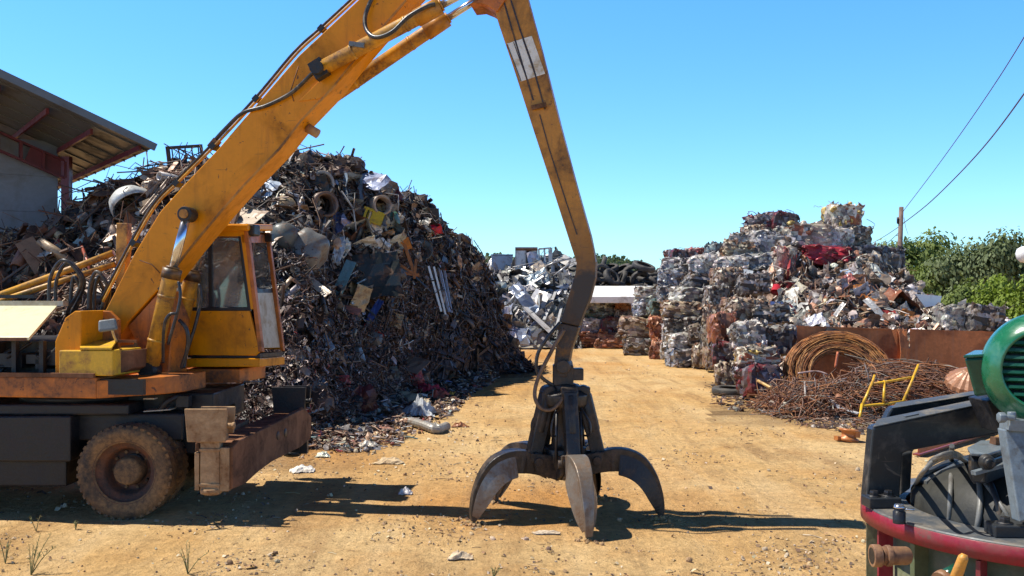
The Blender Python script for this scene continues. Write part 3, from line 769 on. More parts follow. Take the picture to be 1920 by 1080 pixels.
# cab -------------------------------------------------
cb, cf = .70, 1.62                       # near and far side of the cab
def front(px, py):                       # on the plane of the windscreen: given directly
    return None
nearA = lambda px, py: UP(px, py, cb); farA = lambda px, py: UP(px, py, cf)
m = MB()
m.prism([nearA(352, 666), nearA(357, 581), nearA(467, 581), nearA(487, 659), nearA(480, 667)], LF * .05)
cab = m.build('cab', 'orange', EX, .01)
def part(name, mat, pts, b, th, bevel=.008): 
    m = MB(); m.prism([UP(x, y, b) for x, y in pts], LF * th); return m.build(name, mat, cab, bevel)
part('window_pillar', 'orange', [(448, 440), (458, 440), (478, 580), (466, 580)], cb, .07)
part('front_pillar', 'deck', [(457, 432), (464, 432), (492, 660), (484, 660)], cb - .005, .08)
part('far_pillar', 'deck', [(497, 440), (504, 440), (532, 658), (525, 658)], cf - .06, .06)
part('rear_pillar', 'orange', [(352, 440), (366, 440), (366, 582), (352, 582)], cb, .08)
part('window_header', 'orange', [(352, 430), (460, 430), (461, 443), (352, 443)], cb, .07)
part('window_mullion', 'black', [(389, 443), (397, 443), (399, 580), (391, 580)], cb + .01, .03)
w1 = part('window', 'glass', [(397, 443), (449, 443), (467, 580), (398, 580)], cb + .03, .012, 0)
w2 = part('window', 'glass', [(364, 443), (391, 443), (393, 580), (362, 580)], cb + .04, .012, 0)
part('window_gasket', 'black', [(360, 576), (467, 576), (468, 583), (360, 583)], cb - .008, .02)
part('window_gasket', 'black', [(446, 443), (451, 443), (470, 582), (464, 582)], cb - .008, .015)
part('far_side', 'orange', [(372, 585), (516, 585), (528, 655), (372, 655)], cf - .04, .04)
part('far_header', 'deck', [(372, 436), (505, 436), (506, 446), (372, 446)], cf - .06, .06)
part('far_window', 'glass', [(400, 446), (500, 446), (512, 585), (400, 585)], cf - .03, .012, 0)
m = MB(); m.prism([UP(352, 440, cb), UP(352, 666, cb), UP(372, 655, cf), UP(372, 440, cf)], FW * .04); m.build('rear_wall', 'orange', cab, .005)
def fq(m, p, q, r, s, th): m.prism([p, q, r, s], -FW * th)
def fr_pt(v, s, off=0.):                   # v: 0 bottom .. 1 top, s: 0 near .. 1 far, on the windscreen plane
    a = lerp(UP(487, 657, cb), UP(460, 440, cb), v); b = lerp(UP(528, 656, cf), UP(500, 440, cf), v)
    return lerp(a, b, s) + FW * off
m = MB(); fq(m, fr_pt(.02, .10), fr_pt(.02, .95), fr_pt(.50, .93), fr_pt(.50, .08), .03); m.build('front_panel', 'beige', cab, .006)
m = MB(); fq(m, fr_pt(.495, .04), fr_pt(.495, .98), fr_pt(.53, .98), fr_pt(.53, .04), .05); m.build('screen_rail', 'black', cab)
m = MB(); fq(m, fr_pt(.93, .0), fr_pt(.93, 1.0), fr_pt(1.0, 1.0), fr_pt(1.0, .0), .05); m.build('front_header', 'deck', cab)
m = MB()
m.prism([UP(345, 433, cb - .04), UP(466, 433, cb - .04), UP(512, 433, cf + .02), UP(385, 436, cf + .02)], UPV * .085)
roof = m.build('roof', 'orange', cab, .02)
m = MB(); c = UP(470, 432, cb + .12)
m.box(c, (.17, .2, .14), UB); m.build('work_lamp', 'black', roof, .02)
m = MB(); c = fr_pt(.97, .93, .05); m.box(c, (.10, .1, .1), UB); m.build('work_lamp', 'black', roof, .01)
m = MB(); ubox(m, aof(360, cb) + .2, aof(440, cb), cb + .1, cf - .15, UP(400, 660, cb).z, UP(400, 600, cb).z)
m.prism([UP(372, 620, cb + .25), UP(392, 620, cb + .25), UP(386, 500, cb + .25), UP(370, 500, cb + .25)], LF * .42); m.build('seat', 'seat', cab, .04)
m = MB(); m.tube(bez([UP(462, 655, cb + .3), UP(450, 600, cb + .3), UP(430, 570, cb + .3)], 5), .02, 8); m.tube([UP(470, 650, cb + .4), UP(478, 560, cb + .4)], .03, 8); m.build('control_column', 'black', cab)
m = MB(); z0, z1 = UP(420, 688, cb).z, UP(420, 672, cb).z
m.prism([UP(350, 688, cb - .03), UP(487, 688, cb - .03), UP(534, 683, cf), UP(380, 683, cf)], UPV * (z1 - z0)); m.build('floor_skirt', 'orange', cab, .01)
m = MB(); m.prism([UP(352, 671, cb + .02), UP(487, 671, cb + .02), UP(531, 667, cf - .05), UP(380, 667, cf - .05)], UPV * .05); m.build('cab_seal', 'black', cab)
m = MB(); m.prism([UP(340, 718, cb), UP(340, 692, cb), UP(450, 692, cb), UP(450, 718, cb)], LF * .8); m.build('cab_mount', 'deck', EX, .01)
m = MB(); m.tube([UP(486, 690, cf - .1), UP(489, 714, cf - .1)], .014, 6); m.tube([UP(458, 716, cb), UP(489, 716, cf - .1)], .012, 6); m.build('step', 'black', EX)

# undercarriage ------------------------------------------------- (lies along X)
m = MB()
m.box((-5.55, 11.65, .86), (4.3, .95, .5)); m.box((-5.6, 11.65, 1.16), (2.8, 1.7, .12)); m.box((-4.25, 11.2, .95), (1.2, .5, .3))
m.box((-6.0, 11.62, .8), (1.6, 1.5, .45)); m.box((-5.25, 10.98, .85), (.9, .5, .5))
m.box((-3.95, 11.9, 1.12), (1.1, 1.3, .36)); m.box((-6.2, 11.35, .56), (2.6, 1.0, .5)); m.box((-7.6, 11.65, .6), (.6, 2.2, .5))  # added black filler: stands in for the shade under cab and deck
ch = m.build('chassis', 'black', EX, .02)
m = MB(); m.lathe([(.0, 1.2), (.72, 1.2), (.72, 1.30), (.66, 1.30), (.66, 1.36), (0, 1.36)], (-5.0, 11.6, 0), None, 36); m.build('slewing_ring', 'black', EX)
m = MB(); m.tube([(-4.15, 10.8, .56), (-4.15, 12.6, .56)], .12, 14); m.lathe([(0, -.2), (.22, -.14), (.26, 0), (.22, .14), (0, .2)], (-4.15, 11.65, .56), rotm(0, R(90), 0), 18); m.build('axle', 'black', EX)
# clutter on top of the chassis near the front
m = MB(); m.tube(bez([P(300, 770, 11.0), P(315, 752, 11.0), P(338, 745, 11.1), P(350, 770, 11.2)], 6), .035, 8); m.box(P(345, 752, 11.1), (.14, .12, .12)); m.build('steering_linkage', 'black', EX)
m = MB(); m.box(P(300, 768, 11.05), (.30, .2, .012), rotm(0, R(-4), 0)); m.box(P(282, 747, 10.9), (.12, .1, .012)); m.build('tread_plate', 'beige', EX)

def wheel(name, x, y, z, r=.515, w=.27):
    B = rotm(R(90), 0, 0)          # axis towards the camera (-Y)
    root = MB(); rn = random.Random(7)
    pr = [(.32, -w * .36), (.35, -w * .44), (.42, -w * .52), (r - .06, -w * .49), (r - .015, -w * .40), (r, -w * .2), (r + .003, 0), (r, w * .2), (r - .015, w * .40), (r - .06, w * .49), (.42, w * .52), (.35, w * .44), (.32, w * .36)]
    root.lathe(pr, (x, y, z), B, 64)
    for k in range(40):
        t = 2 * math.pi * k / 40
        for sg in (-1, 1):
            tt = t + (.08 if sg > 0 else 0)
            Bk = B @ Matrix.Rotation(tt, 3, 'Z')
            c = V((x, y, z)) + Bk @ V((r - .0155, 0, sg * w * .30))
            root.box(c, (.026, .045, w * .26), Bk @ rotm(R(12 * sg), 0, 0))
    tyre = root.build('tyre', 'rubber', EX)
    m = MB()
    m.lathe([(.33, .10), (.342, .115), (.352, .10), (.335, .07), (.31, .05), (.27, .03), (.245, .0), (.238, -.12), (.20, -.13), (.0, -.13)], (x, y, z), B, 40)
    m.build('rim', 'rustrim', tyre)
    m = MB()
    m.lathe([(.165, -.13), (.16, -.02), (.15, .02), (.142, .045), (.12, .055), (.0, .057)], (x, y, z), B, 32)
    for k in range(10):
        t = 2 * math.pi * k / 10
        p = V((x, y, z)) + B @ V((.20 * math.cos(t), .20 * math.sin(t), -.135)); m.tube([p, p + B @ V((0, 0, .04))], .018, 6)
    m.build('hub', 'rubber', tyre)
    tyre.name = name
    return tyre
zw = .505
w0 = wheel('wheel', -4.17, 10.72, zw)
def copy_part(o, d):
    c = o.copy(); COL.objects.link(c); c.location = o.location + V(d)
    for h in [q for q in bpy.data.objects if q.parent == o]:
        k = h.copy(); COL.objects.link(k); k.parent = c
    return c
for d in ((0, .33, 0), (0, 1.55, 0), (0, 1.88, 0), (-2.6, 0, 0), (-2.6, .33, 0), (-2.6, 1.55, 0), (-2.6, 1.88, 0)): copy_part(w0, d)

# stabiliser beam in front of the wheels: blade plate between two leg housings
m = MB(); X0 = -2.96
side = [(10.46, .36), (10.46, .80), (10.62, .85), (11.6, .89), (12.5, .95), (12.75, .96), (13.0, .82), (13.0, .54), (12.6, .48), (11.6, .46), (11.2, .42), (10.8, .35)]
bxx = lambda y: X0 + (y - 10.46) * .125
m.prism([V((bxx(y), y, z)) for y, z in side], (-.07, 0, 0))
m.beam((bxx(10.6) - .24, 10.6, .80), (bxx(12.8) - .24, 12.8, .86), .36, .05); m.beam((bxx(10.6) - .44, 10.6, .66), (bxx(12.8) - .44, 12.8, .68), .05, .34); m.box((X0 - .5, 11.65, .75), (.5, .8, .3))
blade = m.build('stabiliser_blade', 'bladesteel', EX, .012)
for y in (11.78, 12.03):
    m = MB(); m.lathe([(.0, .001), (.055, .001), (.055, -.01), (0, -.01)], (bxx(y) + .002, y, .74), rotm(0, R(90), R(-7)), 8); m.build('bolt_hole', 'seat', blade)
for y, mt in ((10.36, 'dirtsteel'), (12.84, 'black')):
    m = MB(); c = V((bxx(y) - .24, y, 1.03))
    # open topped bracket of four plates, the front one flared
    f = [V((-.23, 0, .19)), V((.22, 0, .19)), V((.20, 0, -.16)), V((-.20, 0, -.16))]
    m.prism([c + q for q in f], (0, .035, 0)); m.prism([c + q * .82 + V((.05, .26, .03)) for q in f], (0, .035, 0))
    m.box(c + V((-.19, .15, 0)), (.025, .22, .33)); m.box(c + V((.15, .15, -.04)), (.025, .22, .26)); m.box(c + V((0, .15, -.12)), (.34, .2, .03))
    m.tube([c + V((.16, .12, .0)), c + V((.25, .12, .0))], .028, 10); m.tube([c + V((.24, .12, .0)), c + V((.27, .12, .0))], .04, 6)
    h = m.build('leg_housing', mt, EX, .008)
    m = MB(); m.box(c + V((.02, .13, -.44)), (.20, .14, .56)); m.box(c + V((.17, .12, -.46)), (.10, .10, .46)); m.box(c + V((-.12, .12, -.48)), (.05, .10, .40)); m.lathe([(.0, -.73), (.09, -.73), (.12, -.70), (.12, -.665), (0, -.665)], c + V((.02, .13, 0)), None, 18)
    for zz in (-.25, -.62): m.box(c + V((.02, .055, zz)), (.22, .02, .03))
    m.build('leg', mt, h, .006)

# grapple -------------------------------------------------
GC = V((.58, 10.84, 0))
m = MB()
ztop = UP(1055, 697, .25).z
m.tube([GC + V((0, 0, ztop + .07)) - LF * .2, GC + V((0, 0, ztop + .07)) + LF * .2], .075, 16)
m.box(GC + V((-.02, 0, ztop - .03)), (.22, .22, .22)); m.box(GC + V((.13, -.02, ztop - .02)), (.14, .16, .13)); m.lathe([(0, ztop - .32), (.15, ztop - .32), (.15, ztop - .14), (.11, ztop - .12), (0, ztop - .12)], GC, None, 20)
m.box(GC + V((.17, -.03, ztop - .20)), (.20, .16, .10), rotm(0, R(6), 0))
m.lathe([(0, .40), (.12, .40), (.20, .50), (.235, .62), (.235, .74), (.15, .78), (.135, 1.10), (.17, 1.16), (.26, 1.22), (.27, 1.33), (.20, 1.38), (0, 1.38)], GC, None, 24)
grap = m.build('grapple', 'tine', EX, .01)
def rad(t): return V((math.cos(t), math.sin(t), 0))
angs = [R(-80), R(-6), R(66), R(138), R(199)]
for t in angs:
    r = rad(t); s = V((-r.y, r.x, 0))
    # closing cylinder housing: thick leaning box bar beside the hub
    m = MB(); B = Matrix((s, r, UPV)).transposed()
    a, b = GC + r * .20 + V((0, 0, 1.36)), GC + r * .37 + V((0, 0, .66))
    m.beam(a, b, .15, .15, up=r); m.tube([lerp(a, b, .05) - r * .0, lerp(a, b, .62)], .085, 12)
    m.tube([a - s * .09, a + s * .09], .07, 12); m.tube([b - s * .12, b + s * .12], .065, 12)
    m.build('closing_cylinder', 'tine', grap, .012)
    # tine: curved box rib with flared wings, tapering to the point
    outer = [(.26, .62, .24), (.36, .70, .25), (.52, .745, .25), (.70, .735, .235), (.86, .66, .205), (.98, .51, .175), (1.055, .32, .145), (1.085, .13, .115), (1.075, .01, .09)]
    inner = [(.24, .42), (.34, .47), (.52, .50), (.66, .485), (.775, .43), (.865, .335), (.935, .21), (.99, .10), (1.02, .005)]
    sm_o = []; sm_i = []
    oo = bez([V((q[0], q[1], q[2])) for q in outer], 4); ii = bez([V((q[0], q[1], 0)) for q in inner], 4)
    if t in (angs[0], angs[4]): ww = 1.12
    else: ww = 1.0
    m = MB(); K = len(oo); vs = []
    for q, p in zip(oo, ii):
        hw = q.z / 2 * .72 * ww
        for (rr, zz, k) in ((q.x, q.y, -1), (q.x, q.y, 1), (p.x, p.y, 1), (p.x, p.y, -1)):
            vs.append(GC + r * rr + s * (hw * k * (1 if rr == q.x else .85)) + V((0, 0, zz)))
    fs = [(3, 2, 1, 0), tuple((K - 1) * 4 + q for q in (0, 1, 2, 3))]
    for i in range(K - 1):
        for k in range(4):
            l = (k + 1) % 4; fs.append((i * 4 + k, i * 4 + l, i * 4 + 4 + l, i * 4 + 4 + k))
    m.add(vs, fs)
    worn = t in (angs[0], angs[3])
    tn = m.build('tine', 'tineworn' if worn else 'tine', grap, .01)
    m = MB()
    for k in (-1, 1):
        vs = []; n_ = 0
        for i in range(10, K - 3):
            q, p = oo[i], ii[i]; u = (i - 10) / (K - 13)
            fl = math.sin(math.pi * min(1, u * .9 + .12)) ** .8 * .065 * ww
            hw = q.z / 2 * .72 * ww
            c0 = GC + r * lerp(q.x, p.x, .25) + V((0, 0, lerp(q.y, p.y, .25))) + s * (hw * k * .97)
            c1 = GC + r * (lerp(q.x, p.x, 1.0) - .03 * fl / .085) + V((0, 0, lerp(q.y, p.y, 1.0) - .02)) + s * ((hw + fl) * k)
            dn = (r * .01 + V((0, 0, -.012)))
            vs += [c0, c1, c1 + dn, c0 + dn]; n_ += 1
        fs = []
        for i in range(n_ - 1):
            for a_ in range(4):
                b_ = (a_ + 1) % 4; fs.append((i * 4 + a_, i * 4 + b_, i * 4 + 4 + b_, i * 4 + 4 + a_))
        fs += [(0, 1, 2, 3), tuple((n_ - 1) * 4 + q for q in (3, 2, 1, 0))]
        m.add(vs, fs)
    m.build('wing_plate', 'tineworn' if worn or t == angs[4] else 'tine', tn, 0)
    m = MB(); q = GC + r * .36 + V((0, 0, .62)); m.tube([q - s * .16, q + s * .16], .05, 12)
    m.prism([q + s * .10 + r * .08 + V((0, 0, .1)), q + s * .10 - r * .2 + V((0, 0, .06)), q + s * .10 - r * .24 + V((0, 0, -.22)), q + s * .10 + r * .02 + V((0, 0, -.12))], s * .03)
    m.prism([q - s * .13 + r * .08 + V((0, 0, .1)), q - s * .13 - r * .2 + V((0, 0, .06)), q - s * .13 - r * .24 + V((0, 0, -.22)), q - s * .13 + r * .02 + V((0, 0, -.12))], s * .03)
    m.build('tine_lug', 'tine', grap, .005)
for k in range(5):
    t = R(-44 + 72 * k); m = MB(); q = GC + rad(t) * .22
    m.tube([q + V((0, 0, 1.15)), q + rad(t) * .03 + V((0, 0, .6))], .018, 6)
    m.tube(bez([q + V((0, 0, 1.2)), q + rad(t) * .13 + V((0, 0, 1.05)), q + rad(t) * .14 + V((0, 0, .92)), q + rad(t) * .05 + V((0, 0, .9))], 6), .012, 6)
    m.build('feed_hose', 'hose', grap)
hose([UP(1050, 605, .05), UP(1026, 634, .02), UP(1009, 662, 0), UP(1006, 690, 0), UP(1016, 708, .02), UP(1036, 722, .1)], .02, 'hose', stick)
hose([UP(1058, 618, -.02), UP(1036, 655, -.05), UP(1012, 702, -.08), UP(1003, 732, -.1), UP(1005, 752, -.12), UP(1016, 766, -.12), UP(1034, 768, -.1), UP(1052, 752, -.06), UP(1059, 733, 0)], .021, 'hose2', grap)
# ------------------------------------------------------------------ foreground machine with green motor
MC = P(1977, 556, 3.42); MC.z = 0
zr = 1.665; Ro, Ri = .632, .478
MA = empty('scrap_centrifuge', (MC.x, MC.y, 0), 'dark grey drum machine with red rimmed ring and green electric motor', 'machine')
m = MB(); m.lathe([(Ri, zr - .012), (Ri, zr), (Ro - .004, zr), (Ro, zr - .004), (Ro, zr - .012)], MC, None, 120, smooth=False)
ring = m.build('ring', 'mring', MA)
m = MB(); m.lathe([(Ro - .001, zr - .006), (Ro + .002, zr - .008), (Ro + .002, zr - .062), (Ro - .02, zr - .064), (Ri, zr - .05)], MC, None, 120, smooth=True); m.build('red_rim', 'mred', ring)
CPROF = [(Ri - .01, -.04), (.462, .035), (.418, .095), (.36, .13), (.307, .147), (.2, .163), (.1, .168), (0, .17)]
m = MB(); m.lathe([(r, zr + h) for r, h in CPROF], MC, None, 72); lidm = m.build('cover', 'molive', MA)
def cov(px, py, off=.012):
    """point on the cover seen at this pixel"""
    for k in range(400):
        p = P(px, py, 2.75 + k * .003); r = math.hypot(p.x - MC.x, p.y - MC.y); h = p.z - zr
        if r < Ri - .01:
            pr = sorted(CPROF); top = table([(a, b) for a, b in pr], r)[0]
            if h <= top: return p + (V((0, 0, EYE)) - p).normalized() * off
    return P(px, py, 3.1)
m = MB(); q = P(1762, 877, 3.30); m.prism([cov(x, y, .004) for x, y in ((1722, 905), (1740, 888), (1800, 868), (1806, 873), (1765, 887), (1738, 908))], (0, 0, .01)); m.build('lit_cover_strip', 'mring', lidm)  # pale strip puts the sunlit top edge of the cover into colour
m = MB(); m.lathe([(.56, 0), (.56, zr - .08), (.53, zr - .06), (0, zr - .06)], MC, None, 64)
for k in range(10):
    t = R(200 + k * 36); c = MC + rad(t) * .585
    m.box(c + V((0, 0, zr - .36)), (.02, .06, .58), rotm(0, 0, t + R(90)))
drum = m.build('drum', 'mdrum', MA)
for t in (R(222), R(262), R(182)):
    m = MB(); c = MC + rad(t) * .595; m.box(c + V((0, 0, zr - .37)), (.05, .014, .60), rotm(0, 0, t)); m.build('red_rib', 'mred', drum)
# frame: post on the ring, two cross channels to the motor
Dn, Df = 3.16, 3.46
m = MB()
m.prism([P(x, y, 3.50) for x, y in [(1624, 936), (1636, 806), (1640, 800), (1876, 752), (1886, 810), (1704, 846), (1693, 850), (1687, 940)]], (0, .06, 0))
m.prism([P(x, y, 3.66) for x, y in [(1650, 916), (1654, 800), (1668, 772), (1674, 764), (1855, 738), (1868, 800), (1722, 838), (1712, 846), (1708, 912)]], (0, .05, 0))
m.prism([P(x, y, 3.565) for x, y in [(1689, 852), (1712, 846), (1708, 916), (1688, 930)]], (0, .09, 0))
fr_ = m.build('frame', 'mgrey', MA, .006)
m = MB(); m.prism([P(1637, 802, 3.495), P(1645, 788, 3.562), P(1866, 743, 3.562), P(1876, 751, 3.495)], (0, 0, .004)); m.build('channel_flange', 'mring', fr_, .001)
m = MB(); m.prism([P(1672, 767, 3.655), P(1680, 757, 3.715), P(1850, 731, 3.715), P(1856, 737, 3.655)], (0, 0, .004)); m.build('channel_flange', 'mring', fr_, .001)
m = MB(); m.box(P(1708, 782, 3.53), (.05, .03, .02), rotm(0, R(-12), 0)); m.build('lug', 'mring', fr_, .002)
m = MB(); m.prism([P(1850, 752, 3.3), P(1890, 742, 3.3), P(1900, 800, 3.3), P(1876, 812, 3.3)], (0, .14, 0)); m.build('motor_bracket', 'black', fr_, .004)
# feet with bolts
def foot(c, sx, sy, rz, nb_=2, mat='mgrey'):
    m = MB(); B = rotm(0, 0, rz); m.box(c + V((0, 0, .018)), (sx, sy, .036), B)
    o = m.build('foot_plate', mat, ring, .004)
    for k in range(nb_):
        m = MB(); p = c + B @ V(((k - (nb_ - 1) / 2) * sx * .45, 0, .036)); m.lathe([(0, .02), (.014, .02), (.016, .014), (.016, 0)], p, B, 6, smooth=False); m.lathe([(0, .004), (.024, .004), (.024, 0)], p, B, 16); m.build('bolt', 'black', o)
c = P(1652, 947, 3.455); foot(V((c.x, c.y, zr)), .115, .075, R(4))
c = P(1908, 1003, 3.04); foot(V((c.x, c.y, zr)), .17, .085, R(-3), 2)
m = MB(); c = P(1686, 975, 3.20); c.z = zr; m.lathe([(0, .055), (.013, .055), (.016, .045), (.016, .04), (.020, .038), (.020, .0)], c, None, 18); eb = m.build('eye_bolt', 'black', ring)
m = MB(); m.lathe([(0, .063), (.012, .062), (.018, .054), (.018, .05), (0, .05)], c, None, 18); m.tube([c + V((.01, 0, .045)), c + V((.045, -.01, .046))], .004, 6); m.build('cap', 'chrome', eb)
# pipes
m = MB(); a = P(1648, 1042, 3.0); b = P(1700, 1042, 3.04)
m.tube([a, b], .028, 18); m.tube([a - V((.022, 0, 0)), a + V((.004, 0, 0))], .034, 18); m.tube([a + V((.02, 0, 0)), a + V((.036, 0, 0))], .032, 18); pi_ = m.build('pipe_stub', 'mrust', MA, .002)
m = MB(); m.lathe([(0, 0), (.025, 0)], a - V((.0225, 0, 0)), rotm(0, R(-90), 0), 18); m.build('pipe_bore', 'black', pi_)
m = MB(); a = P(1786, 1100, 2.78); b = P(1806, 1046, 2.72); m.tube([a, lerp(a, b, .4), b, b + V((.004, 0, .01))], [.017, .016, .014, .008], 14); m.build('nozzle', 'mhose', MA)
m = MB(); m.tube([P(1770, 1088, 2.80), P(1795, 1072, 2.82)], .026, 14); m.build('valve_body', 'mgreen2', MA)
m = MB(); m.tube([P(1763, 1092, 2.78), P(1772, 1086, 2.79)], .03, 14); m.build('flange', 'mrust', MA)
# junction box on the cover
m = MB(); bp = [P(1816, 845, 3.22), P(1838, 833, 3.38), P(1888, 832, 3.40), P(1886, 846, 3.25), P(1850, 858, 3.16), P(1822, 856, 3.17)]
m.prism([p - V((0, 0, .085)) for p in bp], (0, 0, .075)); jb = m.build('junction_box', 'mgrey', MA, .006)
m = MB(); m.prism([P(1814, 844, 3.215) , P(1838, 831, 3.39), P(1890, 830, 3.41), P(1888, 845, 3.25), P(1850, 857, 3.155), P(1820, 855, 3.165)], (0, 0, .010)); m.build('lid', 'mblue', jb, .003)  # lid coloured paler blue to carry the light on the box top
m = MB(); c = P(1849, 866, 3.15); m.lathe([(0, .03), (.014, .03), (.014, .022), (.022, .020), (.026, .0)], c, rotm(R(90), 0, 0), 16); m.build('gland', 'mgrey', jb, .002)
m = MB(); c = P(1868, 832, 3.32); m.lathe([(0, .022), (.02, .022), (.024, .0)], c, None, 6, smooth=False); m.build('bolt', 'bladesteel', jb)
m = MB(); m.beam(P(1825, 887, 3.14), P(1898, 867, 3.2), .02, .012); m.build('bracket', 'mblue', jb)
# cables over the cover
def mcab(pts, r, name='cable', mat='mcable'):
    m = MB(); m.tube(bez([cov(q[0], q[1], r + .002 + (q[2] if len(q) > 2 else 0)) for q in pts], 8), r, 8); m.build(name, mat, MA)
for k in range(4):
    o = k * 2.6
    mcab([(1716 + o, 908 - o), (1728 + o, 888 - o * .8), (1750, 868 - o, .01), (1786, 856 - o, .03), (1812 - o * .5, 866 - o * .8, .03), (1828 - o, 885 - o, .01), (1836 - o, 905)], .0065)
mcab([(1826, 880, .01), (1835, 900), (1838, 940), (1834, 980), (1830, 1004, -.03)], .0095)
mcab([(1834, 892), (1856, 918), (1882, 955), (1906, 998, -.03)], .007)
mcab([(1785, 836, .02), (1784, 862, .01), (1783, 900), (1781, 945), (1779, 998, -.03)], .008, 'strap', 'mcable')
mcab([(1850, 890), (1868, 935), (1882, 998, -.03)], .010, 'hose', 'hose')
# right support leg
m = MB(); m.prism([P(1884, 806, 3.05), P(1925, 800, 3.05), P(1960, 960, 2.98), P(1912, 980, 2.98)], (0, .05, 0)); m.build('support_leg', 'mblue', MA, .004)
m = MB(); m.box(P(1905, 796, 3.06), (.07, .07, .035), rotm(0, R(4), 0)); m.tube([P(1876, 782, 3.02), P(1902, 784, 3.02)], .009, 8); m.lathe([(0, -.01), (.017, -.01), (.017, .01), (0, .01)], P(1878, 783, 3.02), rotm(0, R(90), 0), 6); m.tube([P(1897, 772, 3.04), P(1897, 800, 3.04)], .013, 10); m.build('adjuster', 'mblue', MA, .002)
# motor: axis leans a little to the left of the camera
mc = P(1958, 694, 3.12); ax = V((-.50, -1, 0.07)).normalized(); B = basis(ax); Bm = Matrix((B.col[0], B.col[2], -B.col[1])).transposed()
Bm = Matrix((ax.cross(UPV).normalized(), UPV, ax)).transposed()
Rm = .182
m = MB(); m.lathe([(Rm * .90, -.55), (Rm * .93, -.50), (Rm * .93, -.10), (Rm * 1.0, -.10), (Rm * 1.02, -.03), (Rm * 1.01, .0), (Rm * .97, .032), (Rm * .89, .06), (Rm * .79, .082), (Rm * .70, .094), (Rm * .66, .096), (Rm * .645, .09), (Rm * .645, .05)], mc, Bm, 72)
mo = m.build('motor', 'mgreen', MA)
m = MB(); m.lathe([(0, .045), (Rm * .65, .045)], mc, Bm, 40); m.build('fan_recess', 'black', mo)
m = MB(); n = 10
for k in range(n):
    h = (k - (n - 1) / 2) * Rm * 1.26 / n; hw = math.sqrt(max(0, (Rm * .648) ** 2 - h * h))
    c = mc + Bm @ V((0, h, .078)); m.box(c, (hw * 2, .010, .024), Bm @ rotm(R(-18), 0, 0))
m.build('fan_grille', 'mgreen2', mo)
m = MB()
for k in range(30):
    t = 2 * math.pi * k / 30; d = V((math.cos(t), math.sin(t), 0)); m.box(mc + Bm @ (d * Rm * .93 + V((0, 0, -.31))), (.028, .007, .38), Bm @ Matrix.Rotation(t, 3, 'Z'))
m.build('cooling_fin', 'mgreen', mo)
m = MB(); m.prism([P(1808, 672, 3.20), P(1874, 668, 3.16), P(1886, 736, 3.16), P(1828, 744, 3.20)], (.08, .16, 0)); tb = m.build('terminal_box', 'mgreen2', mo, .008)
m = MB(); m.prism([P(1806, 672, 3.195), P(1876, 668, 3.155), P(1880, 661, 3.30), P(1826, 662, 3.36)], (0, 0, .010)); m.build('box_lid', 'mgreen2', tb, .004)
# ------------------------------------------------------------------ scrap pieces
def vary(rn, c, k=.18): 
    f = 1 + rn.uniform(-k, k); return tuple(max(.005, q * f * (1 + rn.uniform(-.06, .06))) for q in c)
def rbasis(rn): return rotm(rn.uniform(0, 6.28), rn.uniform(0, 6.28), rn.uniform(0, 6.28))

def p_sheet(m, rn, c, B, s):
    m.sheet(c, B, s, s * rn.uniform(.35, .8), rn.uniform(-.5, .7), s * rn.uniform(.05, .2), 6, 4, .006, seed=rn.random() * 50, twist=rn.uniform(-.5, .5), ragged=rn.uniform(.05, .35))
def p_strip(m, rn, c, B, s):
    m.sheet(c, B, s, s * rn.uniform(.10, .2), rn.uniform(-.5, .8), s * .04, 9, 1, .006, seed=rn.random() * 50, twist=rn.uniform(-1.2, 1.2))
def p_pipe(m, rn, c, B, s):
    r = s * rn.uniform(.05, .085)
    m.lathe([(r * .82, -s / 2), (r, -s / 2), (r, s / 2), (r * .82, s / 2)], c, B, 14, closed=True)
def p_rod(m, rn, c, B, s):
    pts = [c + B @ V((s * (k / 4 - .5), s * .08 * rn.uniform(-1, 1), s * .08 * rn.uniform(-1, 1))) for k in range(5)]
    m.tube(bez(pts, 3), max(.012, s * .012), 6)
def p_angle(m, rn, c, B, s):
    w = s * rn.uniform(.05, .09); t = w * .13
    prof = [(0, 0), (w, 0), (w, t), (t, t), (t, w), (0, w)]
    m.prism([c + B @ V((-s / 2, a, b)) for a, b in prof], B @ V((s, 0, 0)))
def p_channel(m, rn, c, B, s):
    w = s * rn.uniform(.07, .11); t = w * .12; h = w * .55
    prof = [(0, 0), (w, 0), (w, h), (w - t, h), (w - t, t), (t, t), (t, h), (0, h)]
    m.prism([c + B @ V((-s / 2, a, b)) for a, b in prof], B @ V((s, 0, 0)))
def p_plank(m, rn, c, B, s): m.box(c, (s, s * rn.uniform(.10, .16), s * .03), B)
def p_box(m, rn, c, B, s):
    """dented appliance casing: open box of bent plates"""
    w, d, h = s, s * rn.uniform(.5, .8), s * rn.uniform(.5, .9)
    o = rn.random() * 40
    def q(a, b, e):
        n = noise.noise_vector(V((a * 2 + o, b * 2, e * 2))) * .09 * s
        return c + B @ V((a * w / 2, b * d / 2, e * h / 2)) + n
    n = 4; t = [-1 + 2 * i / n for i in range(n + 1)]
    for ax, sg in ((0, -1), (0, 1), (1, -1), (1, 1), (2, -1)):
        vs = []; 
        for e in (1, .955):
            for a in t:
                for b in t:
                    p = [0, 0, 0]; p[ax] = sg * e; p[(ax + 1) % 3] = a * (1 if e == 1 else .95); p[(ax + 2) % 3] = b * (1 if e == 1 else .95); vs.append(q(*p))
        K = (n + 1) ** 2; fs = []
        for i in range(n):
            for j in range(n):
                f = (i * (n + 1) + j, (i + 1) * (n + 1) + j, (i + 1) * (n + 1) + j + 1, i * (n + 1) + j + 1)
                fs += [f, tuple(K + z for z in f[::-1])]
        m.add(vs, fs, None, False)
